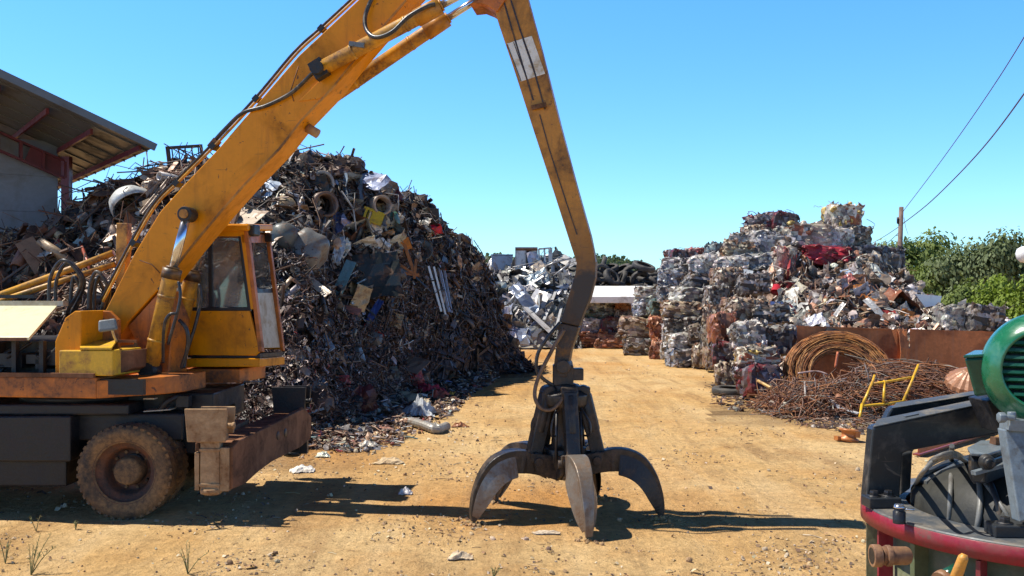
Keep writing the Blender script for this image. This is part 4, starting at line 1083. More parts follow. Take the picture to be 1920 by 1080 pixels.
def p_drum(m, rn, c, B, s):
    r = s * .34; o = rn.random() * 40
    wob = lambda t, h: .14 * noise.noise(V((math.cos(t) * 1.3 + o, math.sin(t) * 1.3, h / s * 2.5)))
    m.lathe([(0, -s / 2 + .03 * s), (r * .93, -s / 2 + .03 * s), (r, -s / 2), (r * 1.02, -s * .48), (r, -s * .45), (r, -s * .18), (r * 1.04, -s * .16), (r, -s * .14), (r, s * .14), (r * 1.04, s * .16), (r, s * .18), (r, s * .47), (r * 1.02, s / 2), (r * .92, s / 2), (r * .9, s * .1)], c, B, 28, wob=wob)
def p_frame(m, rn, c, B, s):
    h = s * rn.uniform(.5, .75); r = s * .022
    co = [V((-s / 2, -h / 2, 0)), V((s / 2, -h / 2, 0)), V((s / 2, h / 2, s * .05)), V((-s / 2, h / 2, -s * .04))]
    co = [c + B @ q for q in co]
    for a, b in zip(co, co[1:] + co[:1]): m.tube([a, lerp(a, b, .5) + B @ V((0, 0, rn.uniform(-.04, .04) * s)), b], r, 6)
    k = rn.uniform(.35, .65); m.tube([lerp(co[0], co[1], k), lerp(co[3], co[2], k)], r * .8, 6)
def p_hub(m, rn, c, B, s):
    r = s * .5
    m.lathe([(r * .35, -.06 * s), (r * .9, -.07 * s), (r, -.1 * s), (r, .1 * s), (r * .9, .12 * s), (r * .7, .03 * s), (r * .35, .05 * s)], c, B, 22, closed=True)
def p_lump(m, rn, c, B, s):
    """knotted crushed lump"""
    o = rn.random() * 60; vs = []; n = 10; k = 6
    prof = [(math.sin(math.pi * i / k) * s * .5, -math.cos(math.pi * i / k) * s * .36) for i in range(k + 1)]
    wob = lambda t, h: .55 * noise.noise(V((math.cos(t) * 1.9 + o, math.sin(t) * 1.9, h / s * 4)))
    m.lathe(prof, c, B, n, wob=wob, smooth=False)
KIND = {'sheet': (p_sheet, 'sheet_offcut', 'sheet metal', 'bent {} sheet'), 'strip': (p_strip, 'metal_strip', 'metal strip', 'twisted {} strip'), 'pipe': (p_pipe, 'scrap_pipe', 'pipe', '{} pipe length'),
        'rod': (p_rod, 'bent_rod', 'rod', 'bent {} rod'), 'angle': (p_angle, 'angle_bar', 'steel bar', '{} angle bar'), 'channel': (p_channel, 'channel_bar', 'steel bar', '{} channel bar'), 'plank': (p_plank, 'plank', 'plank', '{} flat plank'),
        'box': (p_box, 'dented_casing', 'casing', 'dented {} casing'), 'drum': (p_drum, 'dented_drum', 'drum', 'dented {} drum'), 'frame': (p_frame, 'tube_frame', 'frame', '{} tube frame'), 'hub': (p_hub, 'wheel_hub', 'wheel hub', 'round {} hub'), 'lump': (p_lump, 'crushed_lump', 'scrap lump', 'crushed {} lump')}

# unique labels: what the piece is, then where it lies from named neighbours
LM = {}                     # heap -> [(px, py, phrase)]
USED = {}
def proj(p): return (CX + F * p.x / p.y, CY - F * (p.z - EYE) / p.y)
def place_words(dx, dy):
    if abs(dx) > 2.2 * abs(dy): return 'right of' if dx > 0 else 'left of'
    if abs(dy) > 2.2 * abs(dx): return 'below' if dy > 0 else 'above'
    return ('below right of' if dx > 0 else 'below left of') if dy > 0 else ('above right of' if dx > 0 else 'above left of')
def auto_label(desc, heap, p):
    x, y = proj(p)
    ls = sorted(((math.hypot(a - x, b - y), a, b, t) for a, b, t in LM[heap]), key=lambda q: q[0])[:7]
    near = lambda d: 'just ' if d < 45 else ('' if d < 100 else 'well ')
    cand = []
    for d, a, b, t in ls: cand.append('%s %s%s the %s' % (desc, near(d), place_words(x - a, y - b), t))
    for i in range(len(ls)):
        for j in range(i + 1, len(ls)):
            (d, a, b, t), (d2, a2, b2, t2) = ls[i], ls[j]
            cand.append('%s %s%s the %s, %s the %s' % (desc, near(d), place_words(x - a, y - b), t, place_words(x - a2, y - b2), t2))
    for adj in ('small', 'worn', 'longer', 'shorter'):
        pass
    for c in cand:
        if len(c.split()) <= 16 and c not in USED:
            USED[c] = 1; return c
    for c in cand:
        for extra in ('higher', 'lower', 'farther', 'nearer', 'smaller', 'larger'):
            k = extra + ' ' + c
            if len(k.split()) <= 16 and k not in USED: USED[k] = 1; return k
    return cand[0]

def piece(kind, c, B, s, colour, cname, rn, heap, group, mat='piece', label=None, name=None, cat=None):
    fn, nm, ct, ds = KIND[kind]
    m = MB(); fn(m, rn, V(c), B, s)
    o = m.build(name or nm, mat, origin=c)
    o.color = (*colour, 1)
    tag(o, label or auto_label(ds.format(cname), heap, V(c)), cat or ct, group)
    return o

# ------------------------------------------------------------------ left heap
def heap_pt(tab, px, t, lump=.8, seed=0, power=1.8):
    row, Yc, Yf = table(tab, px)
    u = (px - CX) / F
    zc = EYE + (556 - row) / F * Yc
    Y = lerp(Yf, Yc, t)
    if t <= 1: g = 1 - max(0, 1 - t) ** power
    else: g = max(0, 1 - ((t - 1) * .9) ** 1.5)
    z = zc * g; x = u * Y
    if tab is LEFT and px > 520 and Y < 26.4 and t <= 1:      # the near flank lies at a gentle angle
        w_ = max(0., min(1., (24.8 - Y) / 3.2)) * max(0., min(1., (px - 560) / 60)); fd = foot_dist(x, Y); z = lerp(z, min(z, 1.6 * min(fd, 1.5) + 2.6 * max(0., fd - 1.5) + .03), w_)
    k = min(1, t * 4) * (1 if t < 1 else 1) * min(1., zc / 2) * min(1., .25 + z)
    z += lump * k * (noise.noise(V((x * .55 + seed, Y * .55, z * .55))) * (.75 if t > .75 else .8) + .5 * noise.noise(V((x * 1.5 + seed, Y * 1.5, z * 1.5))) * (.5 if t > .75 else 1)) - (.12 * k)
    return V((x, Y, max(-.1, z)))
def heap_nrm(tab, px, t, **k):
    a = heap_pt(tab, px + 8, t, **k) - heap_pt(tab, px - 8, t, **k); b = heap_pt(tab, px, min(1.15, t + .05), **k) - heap_pt(tab, px, t - .05, **k)
    n = a.cross(b); n.normalize(); return n if n.z > -0.2 else -n
def heap_core(m, tab, x0, x1, dx, seed, rows, pal, rn):
    xs = list(np.arange(x0, x1 + 1, dx)); ts = [1.5 * k / rows for k in range(rows + 1)]
    pts = [heap_pt(tab, x, t, seed=seed) for t in ts for x in xs]; W = len(xs)
    pts = [p + V((noise.noise(p * 2.7), noise.noise(p * 2.7 + V((9, 0, 0))), noise.noise(p * 2.7 + V((0, 9, 0))))) * .20 for p in pts]
    o = len(m.v); m.v.extend([tuple(p) for p in pts])
    for j in range(rows):
        for i in range(W - 1):
            m.f.append([o + j * W + i, o + j * W + i + 1, o + (j + 1) * W + i + 1, o + (j + 1) * W + i])
            m.c.append(vary(rn, rn.choice(RBR if tab is LEFT and xs[i] < 400 else pal), .4)); m.sm.append(False)

def scatter(m, rn, tab, n, x0, x1, t0, t1, kinds, pal, size, seed, off=.06, tbias=1.0):
    for _ in range(n):
        px = rn.uniform(x0, x1); t = t0 + (t1 - t0) * rn.random() ** tbias
        p = heap_pt(tab, px, t, seed=seed); nr = heap_nrm(tab, px, t, seed=seed)
        k = rn.choice(kinds); s = rn.uniform(*size); m.col = vary(rn, rn.choice(pal), .35)
        p = p + nr * rn.uniform(-.05, off)
        tang = basis(nr); a = rn.uniform(0, 6.28)
        d = (tang.col[0] * math.cos(a) + tang.col[2] * math.sin(a) + nr * rn.gauss(.1, .35)).normalized()
        if k == 'rod':
            l = s * rn.uniform(.6, 1.8); r = rn.uniform(.007, .017)
            b1 = V((rn.gauss(0, .1), rn.gauss(0, .1), rn.gauss(0, .1))) * l; 
            m.tube([p - d * l / 2, p + b1, p + d * l / 2 + b1 * rn.uniform(-1, 1)], r, 4, cap=False)
        elif k == 'curl':
            l = s * .55; q = p; pts = [q]; dd = d
            for z in range(4):
                dd = (dd + V((rn.gauss(0, .7), rn.gauss(0, .7), rn.gauss(0, .5)))).normalized(); q = q + dd * l * .3; pts.append(q)
            m.tube(pts, rn.uniform(.006, .012), 3, cap=False, smooth=False)
        elif k == 'chip':
            B = basis(d, nr + V((.01, 0, 0))) ; w = s * .5; h = w * rn.uniform(.3, .9)
            q = [V((-w / 2, -h / 2, 0)), V((0, -h * .5, w * rn.uniform(-.25, .25))), V((w / 2, -h * .4, w * rn.uniform(-.2, .2))), V((w * .45, h / 2, w * rn.uniform(-.2, .2))), V((0, h * .55, w * rn.uniform(-.25, .25))), V((-w / 2, h * .4, w * rn.uniform(-.2, .2)))]
            m.add([p + B @ z for z in q], [(0, 1, 4, 5), (1, 2, 3, 4)], None, False)
        elif k == 'bar':
            l = s * rn.uniform(.7, 1.4); wd = s * rn.uniform(.06, .12); m.beam(p - d * l / 2, p + d * l / 2, wd, wd * rn.uniform(.25, 1), up=nr + V((0, .01, 0)))
        elif k == 'pipe':
            l = s * rn.uniform(.4, .9); r = s * rn.uniform(.06, .11); B = basis(d); B = Matrix((B.col[0], B.col[2], B.col[1])).transposed()
            m.lathe([(r * .8, -l / 2), (r, -l / 2), (r, l / 2), (r * .8, l / 2)], p, B, 9, closed=True)
        elif k == 'lump': p_lump(m, rn, p, rbasis(rn), s * .7)
        elif k == 'sheet': m.sheet(p, rbasis(rn), s, s * rn.uniform(.4, .8), rn.uniform(-.5, .5), s * .15, 4, 3, .006, seed=rn.random() * 40, ragged=.3)
        elif k == 'box': m.box(p, (s * .6, s * .4, s * rn.uniform(.2, .4)), rbasis(rn))

DK = [(.042, .029, .024), (.028, .023, .022), (.065, .042, .032), (.09, .058, .042), (.05, .045, .043), (.025, .023, .024)]
MIX = DK + DK + [(.18, .11, .07), (.2, .17, .14), (.3, .25, .2), (.13, .12, .115), (.24, .22, .21), (.07, .075, .085), (.10, .06, .045)]
TAN = [(.32, .19, .11), (.24, .12, .07), (.18, .085, .055), (.40, .28, .18), (.14, .075, .05), (.27, .2, .15), (.08, .05, .04)]
RBR = [(.09, .05, .035), (.06, .034, .026), (.11, .06, .042), (.035, .023, .02)]
BRT = [(.45, .42, .38), (.38, .30, .22), (.52, .50, .48), (.14, .18, .3), (.35, .2, .13), (.3, .06, .05), (.16, .22, .22), (.42, .36, .26), (.3, .3, .31)]
rn = random.Random(21); SE = 4.0
m = MB()
heap_core(m, LEFT, -140, 1010, 5, SE, 90, [(.022, .017, .015), (.016, .014, .014), (.034, .024, .019)], rn)  # core coloured near black so gaps between pieces read as shade
scatter(m, rn, LEFT, 2600, -130, 440, .30, 1.02, ['rod'] * 8 + ['chip', 'bar', 'pipe'], TAN + TAN + TAN + DK, (.5, 1.3), SE, .22)
scatter(m, rn, LEFT, 900, -130, 440, .25, 1.05, ['chip', 'bar', 'lump', 'pipe', 'sheet'], TAN + MIX, (.25, .6), SE, .10)
scatter(m, rn, LEFT, 4600, 440, 1000, .12, 1.05, ['rod'] * 6 + ['chip'] * 2 + ['bar', 'bar', 'pipe'], MIX, (.25, .75), SE, .16)
scatter(m, rn, LEFT, 2600, 440, 1000, .15, 1.04, ['chip', 'chip', 'lump', 'bar', 'bar', 'pipe', 'sheet'], MIX + DK + DK, (.12, .4), SE, .12)
scatter(m, rn, LEFT, 1300, 440, 880, .1, 1.03, ['chip', 'chip', 'bar', 'rod', 'curl'], BRT + [(.6, .58, .54), (.5, .44, .36)], (.08, .28), SE, .18)  # bright scrap colours; the near-white ones also stand in for glints
scatter(m, rn, LEFT, 800, 440, 970, .90, 1.03, ['rod', 'rod', 'chip', 'bar', 'lump'], MIX + DK, (.3, .9), SE, .15)
scatter(m, rn, LEFT, 8500, 440, 800, .0, .5, ['curl'] * 9 + ['chip'], [(.07, .047, .04), (.13, .09, .078), (.05, .042, .04), (.17, .13, .12), (.30, .26, .25), (.15, .075, .055)], (.16, .45), SE, .2)  # paler curl colours stand in for glints off the swarf
scatter(m, rn, LEFT, 900, 780, 1010, .0, .9, ['rod', 'curl', 'chip', 'bar'], DK, (.3, .9), SE, .14)
scatter(m, rn, LEFT, 1100, 200, 900, .5, 1.03, ['chip', 'bar', 'rod', 'sheet', 'chip'], [(.34, .26, .19), (.42, .38, .33), (.27, .18, .12), (.5, .46, .41), (.22, .2, .18), (.38, .24, .14)], (.15, .45), SE, .2)  # paler tones put the sunlit look of the upper heap into colour
tag(m.build('scrap_heap', 'scrap', origin=(-9, 20, 0)), 'big dark heap of tangled mixed scrap metal behind the excavator', 'scrap heap', kind='stuff')

LM['left'] = [(350, 292, 'black grated crate'), (250, 378, 'torn white shell'), (65, 485, 'rusty tan plate'), (815, 432, 'red box'), (705, 412, 'yellow bracket'), (570, 470, 'grey crushed tank'), (822, 550, 'silver rails'), (760, 505, 'orange bracket'),
              (642, 530, 'turquoise plate'), (690, 340, 'lilac car panel'), (730, 342, 'maroon sheets'), (600, 388, 'rusty pipe mouth'), (577, 525, 'pale plank'), (742, 600, 'tan block'), (655, 585, 'salmon plate'), (605, 648, 'pale blue sheet'), (620, 425, 'blue dented panel'),
              (800, 738, 'red cloth'), (440, 425, 'cab roof'), (480, 530, 'cab windscreen'), (130, 430, 'grey pipes'), (560, 295, 'top of the heap'), (900, 520, 'far right slope'), (200, 350, 'shed post'), (490, 350, 'boom'), (765, 680, 'brown plate'), (785, 778, 'pale crumpled sack')]
GL = 'scrap pieces on the big left heap'
def on_heap(px, py, lift=0.0):
    """find the point of the left heap seen at this pixel"""
    best = None
    for k in range(1, 110):
        t = k / 100; p = heap_pt(LEFT, px, t, seed=SE); y = proj(p)[1]
        d = abs(y - py)
        if best is None or d < best[0]: best = (d, p, t)
        if y <= py and k > 3: best = (0, p, t); break
    p, t = best[1], best[2]; n = heap_nrm(LEFT, px, t, seed=SE)
    v = V((0, 0, EYE)) - p; v.normalize()
    return p + v * lift, n, v
def Bn(n, ang=0.):                     # columns: width, height, normal - a plate lying on the heap, turned by ang
    n = V(n).normalized(); s = V((0, 0, 1)).cross(n); 
    if s.length < .05: s = V((1, 0, 0))
    s.normalize(); u = n.cross(s); c_, s_ = math.cos(ang), math.sin(ang)
    return Matrix((s * c_ + u * s_, u * c_ - s * s_, n)).transposed()
def hero(name, mesh_fn, px, py, col, label, cat, lift=.12, mat='piece'):
    lift += .22 if px < 430 else .08
    p, n, v = on_heap(px, py, lift); m = MB(); mesh_fn(m, p, n, v)
    o = m.build(name, mat, origin=p); o.color = (*col, 1); return tag(o, label, cat)
s_of = lambda px: table(LEFT, px)[1] / F          # metres per pixel near the crest
sunny = lambda n: (n + V((-.5, -.1, .6))).normalized()
def shell(m, p, n, v):
    B = Bn(V((-.55, .38, .62)).normalized(), R(10)); o = 3
    wob = lambda t, h: .10 * noise.noise(V((math.cos(t) * 1.5 + o, math.sin(t) * 1.5, h * 2))) + .10 * math.cos(2 * t)
    p = p + V((0, 0, -.05))
    m.lathe([(0, .34), (.16, .325), (.32, .26), (.43, .14), (.47, 0), (.465, -.14), (.45, -.14), (.455, 0), (.415, .13), (.31, .245), (.15, .31), (0, .325)], p, B, 30, wob=wob)
    m.sheet(p + V((.42, -.1, -.22)), Bn(v, R(-35)), .5, .3, .4, .12, 6, 5, .01, seed=8, ragged=.4)
hero('tank_shell', shell, 248, 384, (.60, .61, .58), 'torn white curved tank shell on the left heap above the excavator hoses', 'tank shell', .35)
def crate(m, p, n, v):
    B = rotm(R(8), R(-6), R(15)); w, d, h = .75, .6, .5; p = p + V((-.05, 0, .32))
    for (x, y) in ((-1, -1), (1, -1), (1, 1), (-1, 1)): m.box(p + B @ V((x * w / 2, y * d / 2, 0)), (.06, .06, h), B)
    for z in (-1, 1):
        for y in (-1, 1): m.box(p + B @ V((0, y * d / 2, z * h / 2)), (w + .06, .065, .07), B)
        for x in (-1, 1): m.box(p + B @ V((x * w / 2, 0, z * h / 2)), (.065, d, .07), B)
    m.box(p + B @ V((0, 0, h / 2)), (w, d, .03), B)
    for k in range(5): m.box(p + B @ V((-w / 2 + (k + .5) * w / 5, d / 2, 0)), (.03, .03, h), B)
hero('grated_crate', crate, 352, 296, (.035, .03, .032), 'black steel crate with open bars standing on the heap beside the boom', 'crate', .1)
def plate(w, h, ang, bend=.1, crum=.03, face=None, rag=.05, seed=1):
    def f(m, p, n, v):
        nn = V(face).normalized() if face else (n + v * .6).normalized()
        m.sheet(p, Bn(nn, ang), w, h, bend, crum, 8, 4, .012, seed=seed, ragged=rag)
    return f
HP = [('rusty_plate', plate(1.05, .36, R(-55), .05, .01, (.1, -.8, .6), .02), 66, 486, (.34, .19, .11), 'long tan rusty plate leaning at the left edge of the heap', 'plate', .25),
      ('tan_sheet', plate(.9, .55, R(20), .12, .06, (-.2, -.6, .8), .1, 4), 240, 436, (.46, .32, .21), 'flat tan sheet under the torn white shell', 'sheet metal', .2),
      ('tan_sheet', plate(.95, .5, R(35), .1, .06, (-.1, -.6, .8), .1, 9), 200, 502, (.44, .30, .19), 'flat tan sheet between the orange post and the hoses', 'sheet metal', .25),
      ('rusty_sheet', plate(1.1, .5, R(14), .25, .12, (-.2, -.5, .9), .15, 5), 205, 352, (.16, .09, .065), 'rust brown curved sheet below the shed post', 'sheet metal', .1),
      ('tan_sheet', plate(1.0, .5, R(-12), .3, .1, (-.3, -.4, 1), .1, 6), 302, 318, (.40, .29, .2), 'pale tan curved sheet left of the black grated crate', 'sheet metal', .12),
      ('beige_sheet', plate(.95, .62, R(-8), .05, .03, (-.1, -.5, .9), .02, 2), 452, 410, (.62, .5, .38), 'beige sheet showing just above the cab roof', 'sheet metal', .2),
      ('beige_sheet', plate(.7, .55, R(60), .1, .05, (-.1, -.7, .7), .1, 3), 487, 462, (.62, .52, .42), 'beige triangular sheet seen through the cab windscreen', 'sheet metal', .15),
      ('car_panel', plate(1.1, .62, R(-14), .45, .12, (-.2, -.6, .8), .1, 7), 690, 342, (.34, .38, .52), 'lilac grey crumpled car panel near the top of the heap', 'car panel', .15),
      ('dented_sheet', plate(.8, .6, R(50), .25, .15, (.0, -.8, .6), .15, 8), 622, 424, (.09, .12, .24), 'dark blue dented panel in the upper middle of the heap', 'panel', .15),
      ('pale_sheet', plate(.75, .5, R(65), .3, .1, (-.3, -.7, .6), .2, 9), 497, 362, (.42, .48, .56), 'pale blue grey sheet beside the boom underside', 'sheet metal', .15),
      ('maroon_sheet', plate(.55, .5, R(25), .3, .1, (-.2, -.8, .5), .2, 10), 734, 346, (.16, .055, .06), 'maroon bent sheet right of the lilac car panel', 'sheet metal', .12),
      ('turquoise_plate', plate(.95, .26, R(72), .03, .01, (-.2, -.9, .3), 0, 1), 643, 530, (.20, .40, .47), 'narrow turquoise plate standing upright in the middle of the heap', 'plate', .25),
      ('dark_hood', plate(1.5, 1.1, R(8), .3, .1, (.2, -.9, .3), .1, 11), 690, 530, (.028, .034, .032), 'large dark green panel right of the turquoise plate', 'panel', .1),
      ('salmon_plate', plate(.55, .2, R(-14), .1, .02, (-.1, -.7, .7), .1, 12), 655, 585, (.50, .20, .15), 'salmon pink flat plate below the turquoise plate', 'plate', .2),
      ('blue_strip', plate(.75, .16, R(62), .1, .02, (.1, -.9, .4), .05, 13), 700, 590, (.03, .06, .22), 'deep blue narrow strip right of the salmon plate', 'metal strip', .2),
      ('tan_block', plate(.36, .3, R(80), .2, .06, (.0, -.9, .4), .1, 14), 743, 602, (.44, .30, .17), 'small tan block shaped sheet low on the heap', 'sheet metal', .25),
      ('pale_blue_sheet', plate(.62, .28, R(-48), .05, .02, (-.2, -.7, .7), .1, 15), 606, 650, (.44, .54, .66), 'pale blue flat sheet on the dark swarf beside the cab', 'sheet metal', .25),
      ('brown_plate', plate(1.0, .62, R(-18), .1, .04, (-.1, -.5, .9), .1, 16), 762, 682, (.22, .15, .11), 'brown flat plate low on the heap above the red cloth', 'plate', .25),
      ('white_plank', plate(1.35, .17, R(-40), .02, .01, (-.1, -.7, .7), 0, 17), 577, 524, (.58, .50, .40), 'pale wooden plank lying diagonally right of the cab', 'plank', .3),
      ('cream_plate', plate(1.1, .62, R(-8), .06, .04, (-.1, -.25, 1), .1, 18), 738, 826, (.55, .47, .30), 'cream flat plate on the dirt at the heap foot', 'plate', .05),
      ('red_flap', plate(.9, .5, R(20), .3, .14, (.1, -.9, .3), .25, 23), 660, 760, (.075, .018, .02), 'dark red crumpled sheet low in the swarf right of the blade', 'sheet metal', .2),
      ('pale_lump', plate(.5, .4, R(0), .6, .14, (-.3, -.6, .8), .3, 19), 56, 432, (.62, .55, .45), 'small pale curled sheet at the far left of the heap', 'sheet metal', .25),
      ('grey_flap', plate(.5, .42, R(60), .2, .2, (-.2, -.9, .4), .5, 20), 42, 385, (.50, .48, .46), 'ragged pale grey flap in front of the shed wall', 'sheet metal', .35)]
for name, fn, x, y, c, lab, cat, lf in HP: hero(name, fn, x, y, c, lab, cat, lf)
def tank(m, p, n, v):
    B = rotm(R(70), R(14), R(12)); o = 5
    wob = lambda t, h: .42 * noise.noise(V((math.cos(t) * 1.3 + o, math.sin(t) * 1.3, h * 1.5)))
    m.lathe([(0, -.46), (.2, -.45), (.36, -.38), (.40, -.24), (.41, .2), (.38, .34), (.24, .4), (0, .41)], p, B, 32, wob=wob)
hero('crushed_tank', tank, 572, 474, (.17, .165, .155), 'large grey crushed tank right above the cab windscreen', 'tank', .2)
def tank2(m, p, n, v):
    wob = lambda t, h: .2 * noise.noise(V((math.cos(t) * 1.3 + 2, math.sin(t) * 1.3, h * 1.5)))
    m.lathe([(0, -.4), (.2, -.37), (.27, -.25), (.27, .25), (.2, .37), (0, .4)], p, rotm(R(80), R(60), 0), 28, wob=wob)
hero('crushed_tank', tank2, 532, 452, (.10, .11, .105), 'dark grey smaller tank left of the large grey crushed tank', 'tank', .1)
def redbox(m, p, n, v):
    p_box(m, random.Random(4), p, rotm(R(20), R(-12), R(20)), .40)
hero('red_box', redbox, 814, 432, (.62, .015, .05), 'bright red open box high on the right slope of the heap', 'box', .3)
hero('steel_post', lambda m, p, n, v: m.box(p, (.26, .2, .75), rotm(R(5), R(-4), 0)), 816, 406, (.05, .04, .04), 'dark upright steel post just above the red box', 'post', .1)
def ybr(m, p, n, v):
    B = rotm(R(-20), R(20), R(10))
    for k in range(3): m.box(p + B @ V((-.22 + .09 * k, 0, .0)), (.06, .03, .4), B)
    m.box(p + B @ V((.10, 0, .05)), (.26, .04, .34), B); m.box(p + B @ V((-.05, 0, .2)), (.5, .05, .06), B)
hero('yellow_bracket', ybr, 700, 416, (.62, .40, .03), 'yellow slotted bracket in the upper middle of the heap', 'bracket', .3)
def obr(m, p, n, v):
    B = Bn((v + V((0, 0, .2))).normalized(), R(-6))
    m.box(p + B @ V((-.2, -.25, 0)), (1.3, .07, .06), B); m.box(p + B @ V((-.05, -.05, .02)), (.9, .06, .05), B @ rotm(0, 0, R(-28))); m.box(p + B @ V((.15, .15, 0)), (.08, .8, .06), B @ rotm(0, 0, R(25))); m.box(p + B @ V((.33, -.1, 0)), (.07, .5, .1), B); m.box(p + B @ V((0, .5, 0)), (.3, .3, .04), B @ rotm(.4, 0, .5))
hero('orange_bracket', obr, 755, 500, (.42, .14, .02), 'rusty orange welded bracket arms in the right of the heap', 'bracket', .3)
rn = random.Random(44)
for k, (xa, ya, xb, yb, wd) in enumerate(((802, 502, 826, 588, .08), (812, 500, 834, 594, .07), (822, 498, 841, 590, .09), (833, 508, 846, 592, .05))):
    a = on_heap(xa, ya, .45)[0]; b = on_heap(xb, yb, .35)[0]; m = MB(); m.beam(a, b, wd, wd * .5); m.beam(a + V((.02, -.02, 0)), b + V((.02, -.02, 0)), wd * .3, wd * .8)
    o = m.build('silver_rail', 'alu', origin=b); o.color = (*(.42, .45, .52), 1)
    tag(o, ('leftmost', 'second from left', 'third from left', 'rightmost thin')[k] + ' of the silver rails leaning on the right of the heap', 'rail', 'silver rails leaning on the left heap')
def ring(r, th):
    def f(m, p, n, v):
        B = basis((v + V((.5, 0, .1))).normalized()); B = Matrix((B.col[0], B.col[2], B.col[1])).transposed(); m.lathe([(r * .75, -th), (r, -th), (r, th), (r * .75, th)], p, B, 24, closed=True)
    return f
hero('pipe_mouth', ring(.30, .35), 600, 388, (.14, .085, .06), 'wide rusty pipe with its mouth turned to the camera', 'pipe', .2)
hero('pipe_mouth', ring(.25, .3), 708, 388, (.32, .24, .18), 'short tan pipe ring right of the wide rusty pipe mouth', 'pipe', .2)
hero('grey_disc', ring(.3, .05), 604, 345, (.3, .27, .24), 'thin tan grey ring near the top of the heap', 'ring', .2)
def lean(pts, r, name, col, label, cat, lift=.3, mat='piece'):
    lift += .2
    m = MB(); q = [on_heap(x, y, lift)[0] for x, y in pts]; m.tube(q, r, 10); o = m.build(name, mat, origin=q[0]); o.color = (*col, 1); return tag(o, label, cat)
lean([(80, 445), (158, 406)], .085, 'grey_pipe', (.27, .25, .23), 'thick grey pipe rising right on the left part of the heap', 'pipe')
lean([(95, 426), (200, 424)], .07, 'grey_pipe', (.36, .33, .30), 'thick grey pipe lying level beside the torn white shell', 'pipe')
lean([(110, 408), (106, 462)], .055, 'red_post', (.35, .06, .05), 'short red post standing left of the grey pipes', 'post')
lean([(171, 390), (168, 432)], .045, 'grey_post', (.30, .29, .28), 'short grey post right of the red post', 'post')
lean([(-20, 545), (120, 448), (205, 372)], .028, 'long_rod', (.13, .09, .07), 'very long dark rod running up diagonally across the left heap', 'rod', .45)
lean([(150, 455), (163, 495), (172, 520)], .03, 'red_bar', (.34, .08, .05), 'thin red bar left of the orange post', 'bar', .4)
lean([(540, 298), (556, 286), (582, 292)], .02, 'bent_wire', (.12, .1, .09), 'bent wire loop poking above the top of the heap', 'wire', .1)
lean([(640, 365), (662, 398), (668, 440)], .022, 'bent_tube', (.42, .4, .38), 'pale curved tube above the turquoise plate', 'tube', .3)
lean([(590, 470), (607, 430), (612, 398)], .03, 'bent_tube', (.30, .28, .26), 'grey curved tube right of the large grey tank', 'tube', .3)
# loose single pieces on the heap
rn = random.Random(77)
CN = {'rust brown': (.17, .085, .05), 'dark brown': (.07, .045, .035), 'tan': (.40, .28, .18), 'light grey': (.45, .44, .42), 'dark grey': (.09, .088, .088), 'white': (.68, .66, .62), 'blue': (.10, .16, .34), 'pale blue': (.36, .44, .54), 'red': (.36, .05, .045), 'green': (.06, .12, .08), 'orange': (.46, .17, .04), 'black': (.022, .022, .023), 'beige': (.52, .44, .33)}
def loose(n, x0, x1, y0, y1, kinds, cols, size, lift, up=.5):
    done = 0; g = 0
    while done < n and g < n * 30:
        g += 1
        px, py = rn.uniform(x0, x1), rn.uniform(y0, y1)
        if py < table(LEFT, px)[0] + 4: continue
        p, nr, v = on_heap(px, py, lift)
        if abs(proj(p)[1] - py) > 14 or proj(p)[1] < table(LEFT, px)[0]: continue
        k = rn.choice(kinds); cn = rn.choice(cols); s = rn.uniform(*size)
        nn = (nr + v * .5 + V((rn.gauss(0, .45), rn.gauss(0, .45), rn.gauss(0, .3)))).normalized(); B = Bn(nn, rn.uniform(0, 6.28))
        if k in ('pipe', 'drum', 'hub'): B = rbasis(rn)
        piece(k, p, B, s, vary(rn, CN[cn], .15), cn, rn, 'left', GL); done += 1
loose(46, -10, 430, 330, 560, ['rod', 'rod', 'sheet', 'pipe', 'channel', 'angle', 'strip', 'plank'], ['rust brown', 'tan', 'tan', 'dark brown', 'light grey', 'beige'], (.6, 1.3), .25)
loose(95, 480, 940, 300, 640, ['sheet', 'sheet', 'strip', 'pipe', 'lump', 'channel', 'angle', 'box', 'hub', 'frame', 'angle', 'plank'], ['rust brown', 'dark brown', 'dark grey', 'light grey', 'tan', 'dark brown', 'dark grey', 'dark brown', 'black', 'rust brown', 'green', 'black', 'beige'], (.28, .62), .14)
loose(62, 470, 860, 305, 580, ['sheet', 'sheet', 'box', 'frame', 'channel', 'strip'], ['light grey', 'dark grey', 'beige', 'dark brown', 'light grey', 'white', 'tan', 'rust brown', 'pale blue', 'rust brown'], (.3, .75), .2)
loose(24, 570, 800, 600, 790, ['sheet', 'strip', 'lump', 'angle', 'rod'], ['rust brown', 'dark brown', 'dark grey', 'light grey', 'red', 'white', 'black'], (.25, .6), .15)

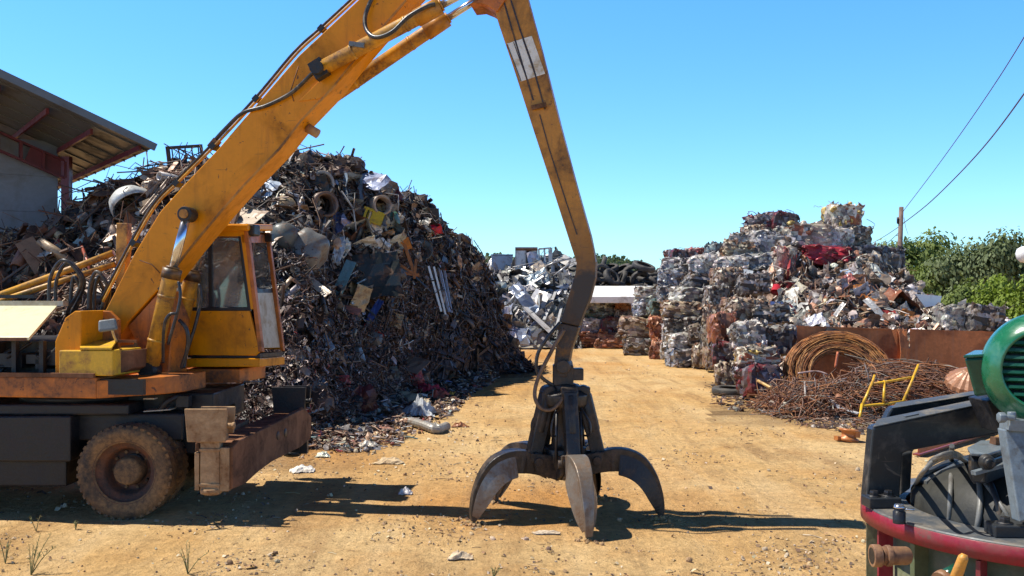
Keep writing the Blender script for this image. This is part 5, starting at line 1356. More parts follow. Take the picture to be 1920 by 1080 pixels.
# ------------------------------------------------------------------ litter at the foot of the heap and on the yard
def G(px, py):                                  # ground under a pixel
    Y = EYE * F / (py - CY); p = P(px, py, Y); return V((p.x, p.y, zg(p.x, p.y)))
def cloth(px, py, w, h, col, label, cat, name, rise=.12, seed=1, mat='cloth', rot=0.):
    c = G(px, py)
    if c.y > table(LEFT, px)[2] and px < 900: c = on_heap(px, py, .12)[0]
    m = MB(); nx, ny = 16, 10; vs = []
    for j in range(ny + 1):
        for i in range(nx + 1):
            a, b = i / nx - .5, j / ny - .5; e = 1 + .35 * noise.noise(V((a * 3 + seed, b * 3, seed)))
            z = rise * max(0, 1 - 3.6 * (a * a + b * b)) * (1 + .9 * noise.noise(V((a * 6 + seed, b * 6, 1)))) + rise * .35 * abs(noise.noise(V((a * 9 + seed, b * 9, 5)))) + .012
            x, y = a * w * e, b * h * e
            vs.append(c + V((x * math.cos(rot) - y * math.sin(rot), x * math.sin(rot) + y * math.cos(rot), z)))
    W = nx + 1; K = W * (ny + 1)
    fs = [(j * W + i, j * W + i + 1, (j + 1) * W + i + 1, (j + 1) * W + i) for j in range(ny) for i in range(nx)]
    vs2 = vs + [V(p) - V((0, 0, .01)) for p in vs]
    m.add(vs2, fs + [tuple(K + q for q in f[::-1]) for f in fs], None, False)
    o = m.build(name, mat, origin=c); o.color = (*col, 1); return tag(o, label, cat)
cloth(800, 742, 1.0, .8, (.45, .025, .04), 'crimson red cloth crumpled at the foot of the left heap', 'cloth', 'red_cloth', .22, 2)
cloth(822, 748, .7, .6, (.50, .09, .05), 'orange red cloth lying right of the crimson cloth', 'cloth', 'red_cloth', .16, 3)
cloth(846, 746, .35, .3, (.55, .30, .05), 'small orange yellow rag right of the red cloths', 'rag', 'yellow_rag', .1, 4)
cloth(787, 780, .66, .6, (.46, .48, .50), 'pale grey crumpled sack above the ribbed hose', 'sack', 'crumpled_sack', .26, 6)
cloth(795, 764, .4, .35, (.55, .47, .33), 'small cream crumpled rag behind the pale grey sack', 'rag', 'cream_rag', .16, 7)
cloth(568, 884, .33, .30, (.80, .74, .66), 'crumpled white paper on the dirt right of the stabiliser blade', 'paper', 'crumpled_paper', .07, 9)
cloth(730, 868, .40, .26, (.62, .46, .27), 'torn tan cardboard on the dirt below the heap foot', 'cardboard', 'torn_cardboard', .07, 10, rot=-.3)
cloth(862, 1046, .24, .13, (.62, .48, .32), 'pale flat stone in the dirt at the bottom of the photo', 'stone', 'flat_stone', .05, 12, 'stone')
cloth(1024, 998, .28, .09, (.60, .48, .34), 'pale flat stone lying left of the front tine', 'stone', 'flat_stone', .025, 14, 'stone')
m = MB()
pts = bez([G(770, 798) + V((0, 0, .09)), G(795, 806) + V((0, 0, .1)), G(818, 812) + V((0, 0, .085)), G(838, 806) + V((0, 0, .08))], 10)
m.tube(pts, [.085 if k % 2 else .068 for k in range(len(pts))], 12, smooth=False); o = m.build('ribbed_hose', 'piece', origin=pts[0]); o.color = (.30, .28, .25, 1); tag(o, 'grey ribbed hose end on the dirt below the pale sack', 'hose')
m = MB(); c = G(1590, 828); B = rotm(0, R(8), R(20))
m.lathe([(.10, 0), (.17, 0), (.17, .05), (.12, .07), (.12, .15), (.16, .17), (.16, .20), (.10, .20)], c, B, 24, closed=True); m.box(c + V((-.15, -.02, .05)), (.14, .1, .07), B); m.box(c + V((.12, -.05, .12)), (.1, .08, .1), B)
o = m.build('pipe_fitting', 'piece', origin=c); o.color = (.46, .17, .05, 1); tag(o, 'rusty orange flanged pipe fitting alone on the dirt', 'pipe fitting')
m = MB(); a, b = G(1722, 858), G(1868, 812)
for q in (0, 1): m.beam(a + V((0, .06 * q, .03 + .10 * (1 - q))), b + V((0, .06 * q, .03 + .10 * (1 - q))), .12 if q else .02, .02 if q else .14)
o = m.build('red_angle_bar', 'piece', origin=a); o.color = (.26, .05, .03, 1); tag(o, 'long red angle bar on the dirt behind the drum machine frame', 'steel bar')
# apron of small mixed debris between the heap foot and the open yard
rn = random.Random(91); m = MB()
def foot_row(px): return CY + EYE * F / table(LEFT, px)[2]
for k in range(3600):
    px = rn.uniform(520, 930); fr0 = foot_row(px); w_ = table([(520, 14), (600, 30), (680, 66), (740, 90), (800, 84), (850, 62), (890, 34), (930, 16)], px)[0]
    py = fr0 - 6 + w_ * rn.random() ** 1.7; c = G(px, py); far = (py - fr0) / w_
    s = rn.uniform(.04, .24) * (1.1 - .6 * max(0, far)); m.col = vary(rn, rn.choice(BRT + TAN + TAN + MIX + [(.5, .46, .4), (.42, .22, .1), (.3, .2, .13)]), .3); z_ = rn.random()
    c.z += .02 + max(0, .22 * (1 - far * 1.6)) * rn.random()
    if z_ < .45: m.sheet(c, rotm(rn.gauss(0, .5), rn.gauss(0, .5), rn.uniform(0, 6.3)), s * 1.2, s * rn.uniform(.4, .8), rn.uniform(-.4, .6), s * .2, 3, 2, .005, seed=rn.random() * 40, ragged=.4)
    elif z_ < .7: p_lump(m, rn, c, rbasis(rn), s * .7)
    else:
        a = rn.uniform(0, 6.3); d = V((math.cos(a), math.sin(a), rn.gauss(0, .2))); l = s * 2.2; m.tube([c - d * l / 2, c + V((0, 0, s * .15)), c + d * l / 2], s * .06 + .004, 4, cap=False)
tag(m.build('debris', 'scrap', origin=(-4, 20, 0)), 'apron of small mixed debris along the foot of the big left heap', 'debris', kind='stuff')
# the same kind of debris spilling round the wire tangle and the front bales
m = MB()
for k in range(1500):
    px = rn.uniform(1335, 1760); base = table([(1335, 728), (1370, 748), (1440, 752), (1500, 775), (1560, 786), (1620, 792), (1700, 786), (1760, 776)], px)[0]
    py = base - 10 + 34 * rn.random() ** 2; c = G(px, py); s = rn.uniform(.03, .17); m.col = vary(rn, rn.choice(TAN + MIX + [(.34, .14, .06), (.26, .1, .05), (.5, .44, .38), (.4, .2, .1)]), .3); z_ = rn.random(); c.z += .015
    if z_ < .35: m.sheet(c, rotm(rn.gauss(0, .5), rn.gauss(0, .5), rn.uniform(0, 6.3)), s * 1.2, s * rn.uniform(.4, .8), rn.uniform(-.4, .6), s * .2, 3, 2, .005, seed=rn.random() * 40, ragged=.4)
    elif z_ < .6: p_lump(m, rn, c, rbasis(rn), s * .6)
    else:
        a = rn.uniform(0, 6.3); d = V((math.cos(a), math.sin(a), rn.gauss(0, .12))); l = s * 4; m.tube([c - d * l / 2, c + V((0, 0, s * .4)), c + d * l / 2], .007, 4, cap=False)
tag(m.build('debris', 'scrap', origin=(6, 20, 0)), 'strip of small rusty debris on the dirt round the wire tangle', 'debris', kind='stuff')
for k, (px, py, w_, h_, c_, lab, nm, ct) in enumerate([(712, 806, .5, .3, (.45, .22, .15), 'dull pink flat scrap left of the cream plate', 'flat_scrap', 'sheet metal'), (758, 792, .5, .22, (.34, .2, .12), 'brown bent strip between cream plate and pale sack', 'bent_strip', 'metal strip'), (845, 770, .35, .22, (.5, .36, .24), 'tan flat scrap right of the pale sack', 'flat_scrap', 'sheet metal'), (862, 800, .3, .18, (.3, .12, .05), 'rust orange flat scrap right of the ribbed hose', 'flat_scrap', 'sheet metal'), (690, 838, .35, .2, (.5, .45, .38), 'pale flat scrap below left of the cream plate', 'flat_scrap', 'sheet metal'), (815, 800, .28, .2, (.55, .48, .36), 'cream flat scrap beside the ribbed hose', 'flat_scrap', 'sheet metal'), (606, 858, .2, .14, (.6, .62, .5), 'small pale green scrap above the white paper', 'flat_scrap', 'sheet metal'), (760, 928, .16, .1, (.74, .7, .68), 'small white scrap at the tip of the cab shadow', 'flat_scrap', 'scrap'), (840, 752, .5, .12, (.4, .32, .24), 'long tan lath pointing right from the red cloths', 'lath', 'lath')]):
    cloth(px, py, w_, h_, c_, lab, ct, nm, .06, 30 + k, 'piece')
# small things lying about: sticks, stones, scraps
rn = random.Random(9); m = MB()
def dens(x, y):
    u = CX + F * x / y; v = CY + EYE * F / y
    d = .06 + 1.5 * max(0, noise.noise(V((x * .6, y * .9, 2)))) + .9 * max(0, noise.noise(V((x * 1.7, y * 2.4, 8))) - .15)
    if u < 960 and abs(y - table(LEFT, u)[2]) < 3.4: d += 1.6
    if 560 < u < 900 and 800 < v < 900: d += .5
    return d
cnt = 0
while cnt < 6500:
    v = rn.uniform(648, 1085); Y = EYE * F / (v - CY); u = rn.uniform(-60, 1980); x = (u - CX) / F * Y
    if rn.random() > dens(x, Y): continue
    cnt += 1
    z = zg(x, Y); s = rn.uniform(.004, .014) * (1 + Y / 20) * (1 if rn.random() > .05 else 2.0); k = rn.random()
    c = V((x, Y, z + s * .2)); m.col = vary(rn, rn.choice([(.36, .22, .11), (.24, .14, .07), (.48, .33, .18), (.20, .12, .07), (.54, .43, .28), (.58, .47, .33), (.12, .08, .06)]), .3)
    if k < .55: p_lump(m, rn, c, rbasis(rn), s * 1.6) if s > .03 else m.box(c, (s * 1.5, s, s * .8), rbasis(rn), None, (.6, .7))
    elif k < .8:
        B = rotm(rn.uniform(-.3, .3), rn.uniform(-.3, .3), rn.uniform(0, 6.3)); w = s * 2.6; m.add([c + B @ V(q) for q in ((-w / 2, -w / 4, .004), (0, -w / 3, .01 + s * .5), (w / 2, -w / 5, .004), (w / 2, w / 4, .006), (0, w / 3, .012 + s * .4), (-w / 2, w / 4, .003))], [(0, 1, 4, 5), (1, 2, 3, 4)])
    else:
        a = rn.uniform(0, 6.3); l = s * 5; d = V((math.cos(a), math.sin(a), rn.uniform(-.05, .15))); m.tube([c - d * l / 2, c + V((0, 0, s * .3)), c + d * l / 2], s * .16, 4, cap=False)
for t in angs:                                    # loosened clods where the tines stand in the dirt
    for k in range(34):
        a = rn.uniform(0, 6.28); q = GC + rad(t) * 1.05 + V((math.cos(a), math.sin(a), 0)) * abs(rn.gauss(0, .10)); q.z = zg(q.x, q.y) + .006
        m.col = vary(rn, (.40, .24, .11), .25); p_lump(m, rn, q, rbasis(rn), rn.uniform(.012, .06))
o = m.build('gravel', 'stone', origin=(0, 10, 0)); tag(o, 'stones, chips and twigs strewn over the dirt yard', 'gravel', kind='stuff')
# dry weeds in the foreground
def weed(px, py, h, n, seed, label):
    r = random.Random(seed); c = G(px, py); m = MB()
    root = c
    for k in range(n):
        a = r.uniform(0, 6.28); sp = r.uniform(.15, .6) * h; top = c + V((math.cos(a) * sp, math.sin(a) * sp * .6, h * r.uniform(.55, 1)))
        mid = lerp(c, top, .5) + V((0, 0, h * .08)); pts = bez([c, mid, top], 5); m.tube(pts, [lerp(.005, .0018, i / (len(pts) - 1)) for i in range(len(pts))], 4)
        for q in pts[3:]:
            for z in range(2):
                d = V((r.gauss(0, 1), r.gauss(0, 1), r.gauss(.6, .6))).normalized(); B = basis(d); s = r.uniform(.006, .016)
                m.add([q, q + B @ V((s * .35, s, 0)), q + B @ V((0, s * 2.4, 0)), q + B @ V((-s * .35, s, 0))], [(0, 1, 2, 3)])
    tag(m.build('weed', 'weed', origin=c), label, 'weed', 'weeds in the foreground dirt')
weed(58, 1078, .38, 7, 1, 'tallest thin dry weed in the lower left corner')
weed(68, 995, .16, 2, 5, 'small weed with a pale seed head at the shadow edge')
weed(352, 1076, .34, 5, 2, 'sparse branching weed at the bottom below the dual wheel')
weed(142, 992, .10, 5, 3, 'tiny green tuft at the shadow edge left of the wheel')
weed(10, 1060, .22, 4, 4, 'low weed cut by the left edge of the photo')
weed(925, 1085, .12, 5, 6, 'low green tuft at the bottom edge under the grapple')
# ------------------------------------------------------------------ pressed bales
def bale_mesh(name, w, d, h, seed, pal, strips=48, crush=1.0):
    rn = random.Random(seed); m = MB(); n = 9; t = [-1 + 2 * i / n for i in range(n + 1)]
    def q(p):
        p = V(p); r = V([math.copysign(min(1, abs(c)), c) for c in p])
        l = (abs(p.x) ** 10 + abs(p.y) ** 10 + abs(p.z) ** 10) ** .1; k = V(p) / l
        k = V((k.x * w / 2, k.y * d / 2, (k.z + 1) * h / 2))
        a = noise.noise_vector(k * 2.4 + V((seed, 0, 0))) * .13 + noise.noise_vector(k * 7 + V((seed, 3, 0))) * .065
        return k + a * crush
    for ax in range(3):
        for sg in (-1, 1):
            vs = []
            for a in t:
                for b in t:
                    p = [0, 0, 0]; p[ax] = sg; p[(ax + 1) % 3] = a; p[(ax + 2) % 3] = b; vs.append(q(p))
            o = len(m.v); m.v.extend([tuple(v) for v in vs])
            for i in range(n):
                for j in range(n):
                    f = [o + i * (n + 1) + j, o + (i + 1) * (n + 1) + j, o + (i + 1) * (n + 1) + j + 1, o + i * (n + 1) + j + 1]
                    m.f.append(f if sg > 0 else f[::-1]); 
                    g = 1.5 * noise.noise(V(vs[i * (n + 1) + j]) * 1.5 + V((seed * 3, 0, 0)))
                    m.c.append(vary(rn, pal[int(max(0, min(.999, g * .5 + .5)) * len(pal))], .15)); m.sm.append(False)
    for k in range(strips):                     # folded sheet edges, wires and flaps on the faces
        ax = rn.choice((0, 1, 1, 2, 2)); sg = rn.choice((-1, 1)) if ax == 0 else (-1 if ax == 1 else 1)
        p = [rn.uniform(-1, 1) for _ in range(3)]; p[ax] = sg * rn.uniform(.98, 1.05); c = q(p)
        nr = V((0, 0, 0)); nr[ax] = sg
        B = Bn((nr + V((rn.gauss(0, .35), rn.gauss(0, .35), rn.gauss(0, .35)))).normalized(), rn.uniform(0, 6.28))
        m.col = vary(rn, rn.choice(pal), .4); s = rn.uniform(.12, .38)
        z = rn.random()
        if z < .45: m.sheet(c, B, s, s * rn.uniform(.2, .6), rn.uniform(-.8, .9), s * .3, 5, 2, .006, seed=rn.random() * 50, twist=rn.uniform(-2, 2), ragged=.3)
        elif z < .75:
            pts = [c]; 
            for _ in range(4): pts.append(pts[-1] + (B @ V((rn.gauss(0, 1), rn.gauss(0, 1), rn.gauss(0, .35)))) * s * .28)
            m.tube(bez(pts, 2), rn.uniform(.007, .018), 4, cap=False, smooth=False)
        else: p_lump(m, rn, c, rbasis(rn), s * .6)
    return m
GREY = [(.44, .42, .385), (.25, .24, .23), (.58, .55, .505), (.12, .115, .11), (.35, .32, .285), (.68, .65, .60)]
DARK = [(.07, .067, .065), (.18, .165, .15), (.035, .034, .034), (.37, .345, .315), (.12, .085, .06), (.25, .2, .16)]
BROWN = [(.32, .18, .10), (.20, .105, .06), (.44, .33, .22), (.13, .09, .07), (.50, .43, .34), (.27, .22, .18)]
RUST = [(.40, .13, .055), (.26, .08, .04), (.46, .20, .10), (.17, .07, .045), (.34, .15, .09)]
PALE = [(.58, .56, .52), (.42, .40, .38), (.66, .63, .57), (.30, .29, .28), (.5, .44, .36), (.20, .19, .18)]
BLUE = [(.22, .25, .30), (.36, .37, .39), (.09, .115, .16), (.54, .53, .52), (.32, .31, .30), (.15, .15, .15)]
NAVY = [(.05, .065, .095), (.10, .12, .16), (.028, .032, .045), (.22, .23, .25), (.07, .07, .075)]
MAROON = [(.10, .02, .03), (.17, .025, .035), (.08, .06, .07), (.22, .2, .22), (.14, .03, .04), (.05, .04, .05)]
CRIM = [(.36, .012, .035), (.24, .012, .03), (.44, .03, .05), (.15, .015, .025)]
REDG = [(.42, .10, .085), (.3, .08, .07), (.38, .33, .3), (.2, .12, .11), (.5, .2, .16)]
YELL = [(.58, .40, .12), (.62, .55, .42), (.42, .36, .28), (.22, .18, .15), (.68, .62, .5), (.36, .12, .06)]
GREEN = [(.10, .16, .12), (.06, .10, .075), (.18, .22, .18), (.05, .06, .055)]
TEAL = [(.10, .14, .15), (.05, .07, .08), (.20, .25, .26), (.14, .16, .17)]
PALS = {'grey': GREY, 'dark': DARK, 'brown': BROWN, 'rust': RUST, 'pale': PALE, 'blue': BLUE, 'navy': NAVY, 'maroon': MAROON, 'crimson': CRIM, 'red': REDG, 'yellow': YELL, 'green': GREEN, 'teal': TEAL}
WORD = {'grey': 'mid grey', 'dark': 'dark grey', 'brown': 'brown mottled', 'rust': 'rust red', 'pale': 'pale grey', 'blue': 'blue grey', 'navy': 'navy blue', 'maroon': 'maroon', 'crimson': 'crimson', 'red': 'salmon red', 'yellow': 'cream and yellow', 'green': 'dark green', 'teal': 'dark teal'}
CACHE = {}
GB = 'pressed scrap bales stacked on the right'
def bale(px, py, w, h, Y, pal, label, d=None, rz=None, tilt=0., strips=48, z=None):
    """px, py: middle of the bottom edge of the front face; w, h in photo pixels at distance Y"""
    k = Y / F; W, H = w * k, h * k; D = d or max(.9, W * .9)
    v = (px * 7 + py * 13) % 3; key = (pal, int(v))
    if key not in CACHE: CACHE[key] = bale_mesh('bale', 1.2, 1.2, .9, 10 + len(CACHE) * 3.7, PALS[pal], strips).build('pressed_bale', 'bale', origin=(0, 0, 0)); first = True
    else: first = False
    o = CACHE[key] if first else CACHE[key].copy()
    if not first: COL.objects.link(o)
    p = P(px, py, Y); rr = random.Random(int(px * 31 + py))
    f = rr.uniform(.86, 1.12); o.color = (f, f * rr.uniform(.97, 1.02), f * rr.uniform(.95, 1.03), 1)
    o.scale = (W / 1.2 * rr.uniform(.92, 1.14), D / 1.2, H / .9 * rr.uniform(.94, 1.14))
    o.location = V((p.x, Y + D / 2, max(-.02, p.z) if z is None else z))
    rz = rr.uniform(-.34, .34) if rz is None else rz
    o.rotation_euler = (rr.uniform(-.08, .08), tilt + rr.uniform(-.09, .09), rz)
    tag(o, label, 'scrap bale', GB)
    return o
# near-left stack (x 1165-1255), then the wall of bales running towards the camera
BL = [
 # stack A, farthest left on the ground
 (1205, 668, 62, 36, 40, 'dark', 'dark grey bale at the bottom of the leftmost ground stack'),
 (1202, 633, 66, 38, 40.2, 'brown', 'brown bale with white shredded top, second in the leftmost ground stack'),
 (1222, 596, 58, 30, 40.8, 'blue', 'blue grey bale third up in the leftmost ground stack'),
 (1228, 568, 62, 30, 41, 'grey', 'grey bale at the top of the leftmost ground stack by the white panel'),
 (1241, 676, 34, 40, 37.5, 'rust', 'rust red bale on the ground right of the leftmost stack'),
 (1240, 636, 40, 42, 37.8, 'rust', 'rust red bale on top of the rust red ground bale'),
 (1240, 594, 40, 32, 38.3, 'green', 'dark green bale above the two rust red bales'),
 # stack B
 (1288, 690, 54, 32, 33.2, 'blue', 'flat pale blue bale on the ground left of the brown tangled bale'),
 (1258, 676, 30, 32, 35, 'grey', 'small grey bale on the ground left of the flat pale blue bale'),
 (1324, 692, 40, 44, 32.4, 'brown', 'round brown tangled bale on the ground right of the flat pale blue bale'),
 (1290, 658, 58, 32, 33.5, 'pale', 'pale grey bale lying on the flat pale blue bale'),
 (1318, 648, 44, 34, 33.3, 'dark', 'dark bale above the round brown tangled bale'),
 (1262, 644, 34, 34, 35.5, 'pale', 'narrow pale bale between the rust red and pale grey bales'),
 (1310, 627, 40, 32, 33.8, 'dark', 'boxy dark grey bale with a flat face, mid height in the wall'),
 (1272, 626, 42, 30, 34.4, 'dark', 'dark bale left of the boxy dark grey bale'),
 (1290, 600, 78, 32, 34.4, 'brown', 'wide mottled bale above the boxy dark grey bale'),
 (1298, 572, 64, 32, 34.8, 'grey', 'smooth grey bale above the wide mottled bale'),
 (1256, 566, 36, 28, 36.5, 'blue', 'small blue grey bale left of the smooth grey bale'),
 (1322, 544, 66, 32, 35.2, 'dark', 'dark grey bale above right of the smooth grey bale'),
 (1262, 540, 46, 32, 36.6, 'blue', 'blue grey bale left of the dark grey bale in the upper wall'),
 (1270, 516, 54, 30, 37.2, 'grey', 'crumpled grey bale under the little red bale'),
 (1328, 518, 60, 36, 36.2, 'pale', 'pale grey bale at the right of the crumpled grey bale'),
 (1270, 496, 34, 26, 38, 'maroon', 'little red and black bale at the left shoulder of the bale pile'),
 (1308, 490, 36, 26, 38, 'red', 'reddish bale right of the little red and black bale'),
 (1348, 502, 46, 46, 37.6, 'teal', 'dark teal bale leaning on the left slope of the pile'),
 (1382, 518, 62, 34, 35.6, 'pale', 'pale crumpled bale under the greenish grey bale'),
 (1388, 488, 60, 32, 36.8, 'brown', 'greenish grey bale below the top left crest'),
 (1398, 462, 44, 26, 38, 'pale', 'pale bale with a white flap on the crest left of the copper bale'),
 (1418, 448, 40, 24, 38.2, 'brown', 'copper toned bale just below the maroon top bale'),
 (1430, 464, 40, 30, 37.6, 'grey', 'flat grey bale under the maroon top bale'),
 (1440, 514, 56, 38, 35.4, 'blue', 'blue spotted bale left of the salmon red bale'),
 (1455, 480, 54, 36, 36.6, 'blue', 'pale blue grey bale under the crest in the middle'),
 (1476, 510, 34, 42, 34.6, 'red', 'salmon red bale with hanging brown strands'),
 (1430, 436, 46, 32, 38.6, 'maroon', 'maroon bale at the left of the crest top'),
 (1468, 436, 52, 36, 38.5, 'maroon', 'dark maroon bale at the right of the crest top'),
 (1484, 462, 52, 34, 38, 'grey', 'knotted grey bale below the dark maroon crest bale'),
 (1524, 472, 72, 46, 36.6, 'yellow', 'cream bale with a yellow torn top'),
 (1552, 498, 80, 34, 35.4, 'crimson', 'crimson bale below the cream bale'),
 (1584, 434, 58, 44, 37.4, 'yellow', 'tall white bale with a yellow crust on the very top'),
 (1574, 470, 50, 40, 36.8, 'pale', 'pale bale under the tall white top bale'),
 (1612, 468, 44, 44, 37.2, 'dark', 'dark grey bale leaning right of the tall white top bale'),
 (1622, 504, 56, 40, 35.6, 'navy', 'navy blue bale right of the crimson bale'),
 (1668, 508, 58, 42, 35.8, 'navy', 'navy blue bale at the right end of the upper row'),
 # column C and the front right stack
 (1338, 692, 26, 40, 31, 'brown', 'narrow brown bale on the ground behind the orange draped bale'),
 (1340, 656, 30, 40, 31.4, 'dark', 'narrow dark bale above the narrow brown bale'),
 (1342, 618, 34, 44, 31.8, 'brown', 'tall speckled brown bale in the corner column'),
 (1346, 576, 36, 42, 32.2, 'dark', 'dark bale in the corner column under the white sheet'),
 (1368, 546, 52, 42, 33, 'brown', 'brown speckled bale left of the leaning white sheet'),
 (1416, 552, 56, 40, 32, 'dark', 'dark bale right of the leaning white sheet'),
 (1372, 728, 50, 44, 24.6, 'brown', 'brown bale on the ground behind the flat tyre'),
 (1372, 688, 56, 42, 24.8, 'maroon', 'maroon streaked bale above the brown ground bale'),
 (1364, 648, 52, 52, 25.2, 'rust', 'bale draped in rusty orange strands at the front corner'),
 (1432, 742, 66, 52, 22.4, 'maroon', 'dark maroon bale on the ground beside the rusty wire tangle'),
 (1428, 690, 70, 36, 22.8, 'yellow', 'bale topped with yellow rags left of the wire coil'),
 (1412, 655, 62, 46, 24.2, 'grey', 'crumpled grey bale above the yellow ragged bale'),
 (1470, 668, 58, 56, 24.2, 'dark', 'dark grey bale beside the left end of the rusty plate wall'),
 (1398, 606, 64, 46, 26, 'brown', 'brown mottled bale above the crumpled grey bale'),
 (1452, 612, 60, 40, 25.6, 'dark', 'dark crumpled bale below the blue striped panel'),
 (1850, 622, 66, 46, 29.5, 'dark', 'crushed dark grey bale at the right end behind the rusty wall'),
 (1800, 620, 62, 44, 29.8, 'pale', 'crushed white and grey bale behind the rusty wall'),
 # back wall under the white panel
 (1108, 652, 60, 28, 46, 'rust', 'low rust red bale on the ground below the white panel'),
 (1150, 656, 56, 26, 45.4, 'rust', 'rust red crumpled bale on the ground left of the leftmost grey stack'),
 (1108, 624, 50, 26, 46.4, 'pale', 'pale bale above the low rust red bale'),
 (1148, 630, 46, 30, 46, 'maroon', 'dark red bale below the dark green wide bale'),
 (1118, 606, 76, 26, 46.6, 'green', 'dark green wide bale beneath the white panel'),
 (1172, 628, 34, 44, 46.2, 'dark', 'tall dark bale in the gap left of the leftmost stack'),
 (1094, 588, 34, 22, 46.9, 'red', 'pinkish bale end beside the stick below the white panel'),
 (1130, 590, 44, 24, 46.8, 'grey', 'grey speckled bale just under the white panel'),
 (1172, 590, 42, 24, 46.7, 'rust', 'rust red bale under the right end of the white panel'),
]
for b in BL: bale(*b)
# core of the bale pile: crushed mixed scrap that fills the stack behind its face
rn = random.Random(31)
RIGHT = [(1225, 640, 40, 38.6), (1250, 560, 42, 37.6), (1300, 516, 41, 36), (1345, 500, 41, 33), (1400, 478, 41, 31), (1430, 452, 41, 30), (1470, 440, 41, 29.5), (1500, 470, 40.5, 28.5), (1540, 484, 40, 28), (1590, 470, 40, 27.6), (1640, 482, 39.5, 27.2), (1690, 500, 39, 27), (1710, 545, 36, 26.8), (1760, 585, 34, 26.6), (1800, 600, 33, 26.6), (1890, 606, 33, 26.6), (1910, 640, 32, 27)]
SR = 9.0
m = MB(); heap_core(m, RIGHT, 1225, 1910, 7, SR, 46, DARK + BROWN, rn)
LOOSEP = [(.45, .38, .31), (.30, .22, .16), (.20, .12, .085), (.55, .5, .45), (.12, .09, .08), (.36, .34, .33), (.24, .11, .065), (.62, .58, .54), (.08, .07, .07), (.4, .2, .12)]
scatter(m, rn, RIGHT, 2600, 1330, 1760, .02, .78, ['rod', 'chip', 'bar', 'chip', 'curl', 'lump', 'sheet'], LOOSEP, (.2, .7), SR, .14)
scatter(m, rn, RIGHT, 900, 1500, 1790, .0, .35, ['chip', 'chip', 'bar', 'rod'], RUST + BROWN + DARK, (.2, .7), SR, .12)
scatter(m, rn, RIGHT, 1500, 1240, 1720, .55, 1.03, ['chip', 'rod', 'curl', 'lump', 'bar', 'sheet'], BROWN + GREY + PALE + DARK, (.15, .6), SR, .3)
scatter(m, rn, RIGHT, 700, 1740, 1895, .0, 1.0, ['chip', 'rod', 'lump', 'bar'], BROWN + GREY + PALE, (.15, .5), SR, .12)
tag(m.build('mixed_scrap', 'scrap', origin=(12, 30, 0)), 'sloping heap of mixed loose scrap between the bales and the rusty wall', 'scrap heap', kind='stuff')

LM['right'] = [(1600, 545, 'orange bent strip'), (1395, 530, 'leaning white sheet'), (1455, 580, 'blue striped panel'), (1552, 482, 'crimson bale'), (1585, 412, 'tall white top bale'), (1650, 490, 'navy bales'), (1690, 570, 'rusty broken casing'), (1570, 680, 'wire coil'), (1690, 640, 'torn hole'), (1530, 600, 'white folded sheet'), (1476, 490, 'salmon red bale'),
               (1655, 525, 'white flat sheet'), (1500, 545, 'cream sheet'), (1740, 560, 'white panel end'), (1600, 612, 'rusty wall'), (1455, 545, 'red bucket'), (1440, 510, 'blue spotted bale'), (1365, 620, 'orange draped bale'), (1592, 505, 'light blue sheet'), (1640, 525, 'grey brown sheet')]
GR = 'loose scrap on the right pile'
def on_right(px, py, lift=0.):
    best = None
    for k in range(0, 105):
        t = k / 100; p = heap_pt(RIGHT, px, t, seed=SR); d = abs(proj(p)[1] - py)
        if best is None or d < best[0]: best = (d, p, t)
    p, t = best[1], best[2]; v = (V((0, 0, EYE)) - p).normalized()
    return p + v * lift, heap_nrm(RIGHT, px, max(.05, t), seed=SR), v
def heroR(name, fn, px, py, col, label, cat, lift=.35, mat='piece'):
    p, n, v = on_right(px, py, lift); m = MB(); fn(m, p, n, v); o = m.build(name, mat, origin=p); o.color = (*col, 1); return tag(o, label, cat)
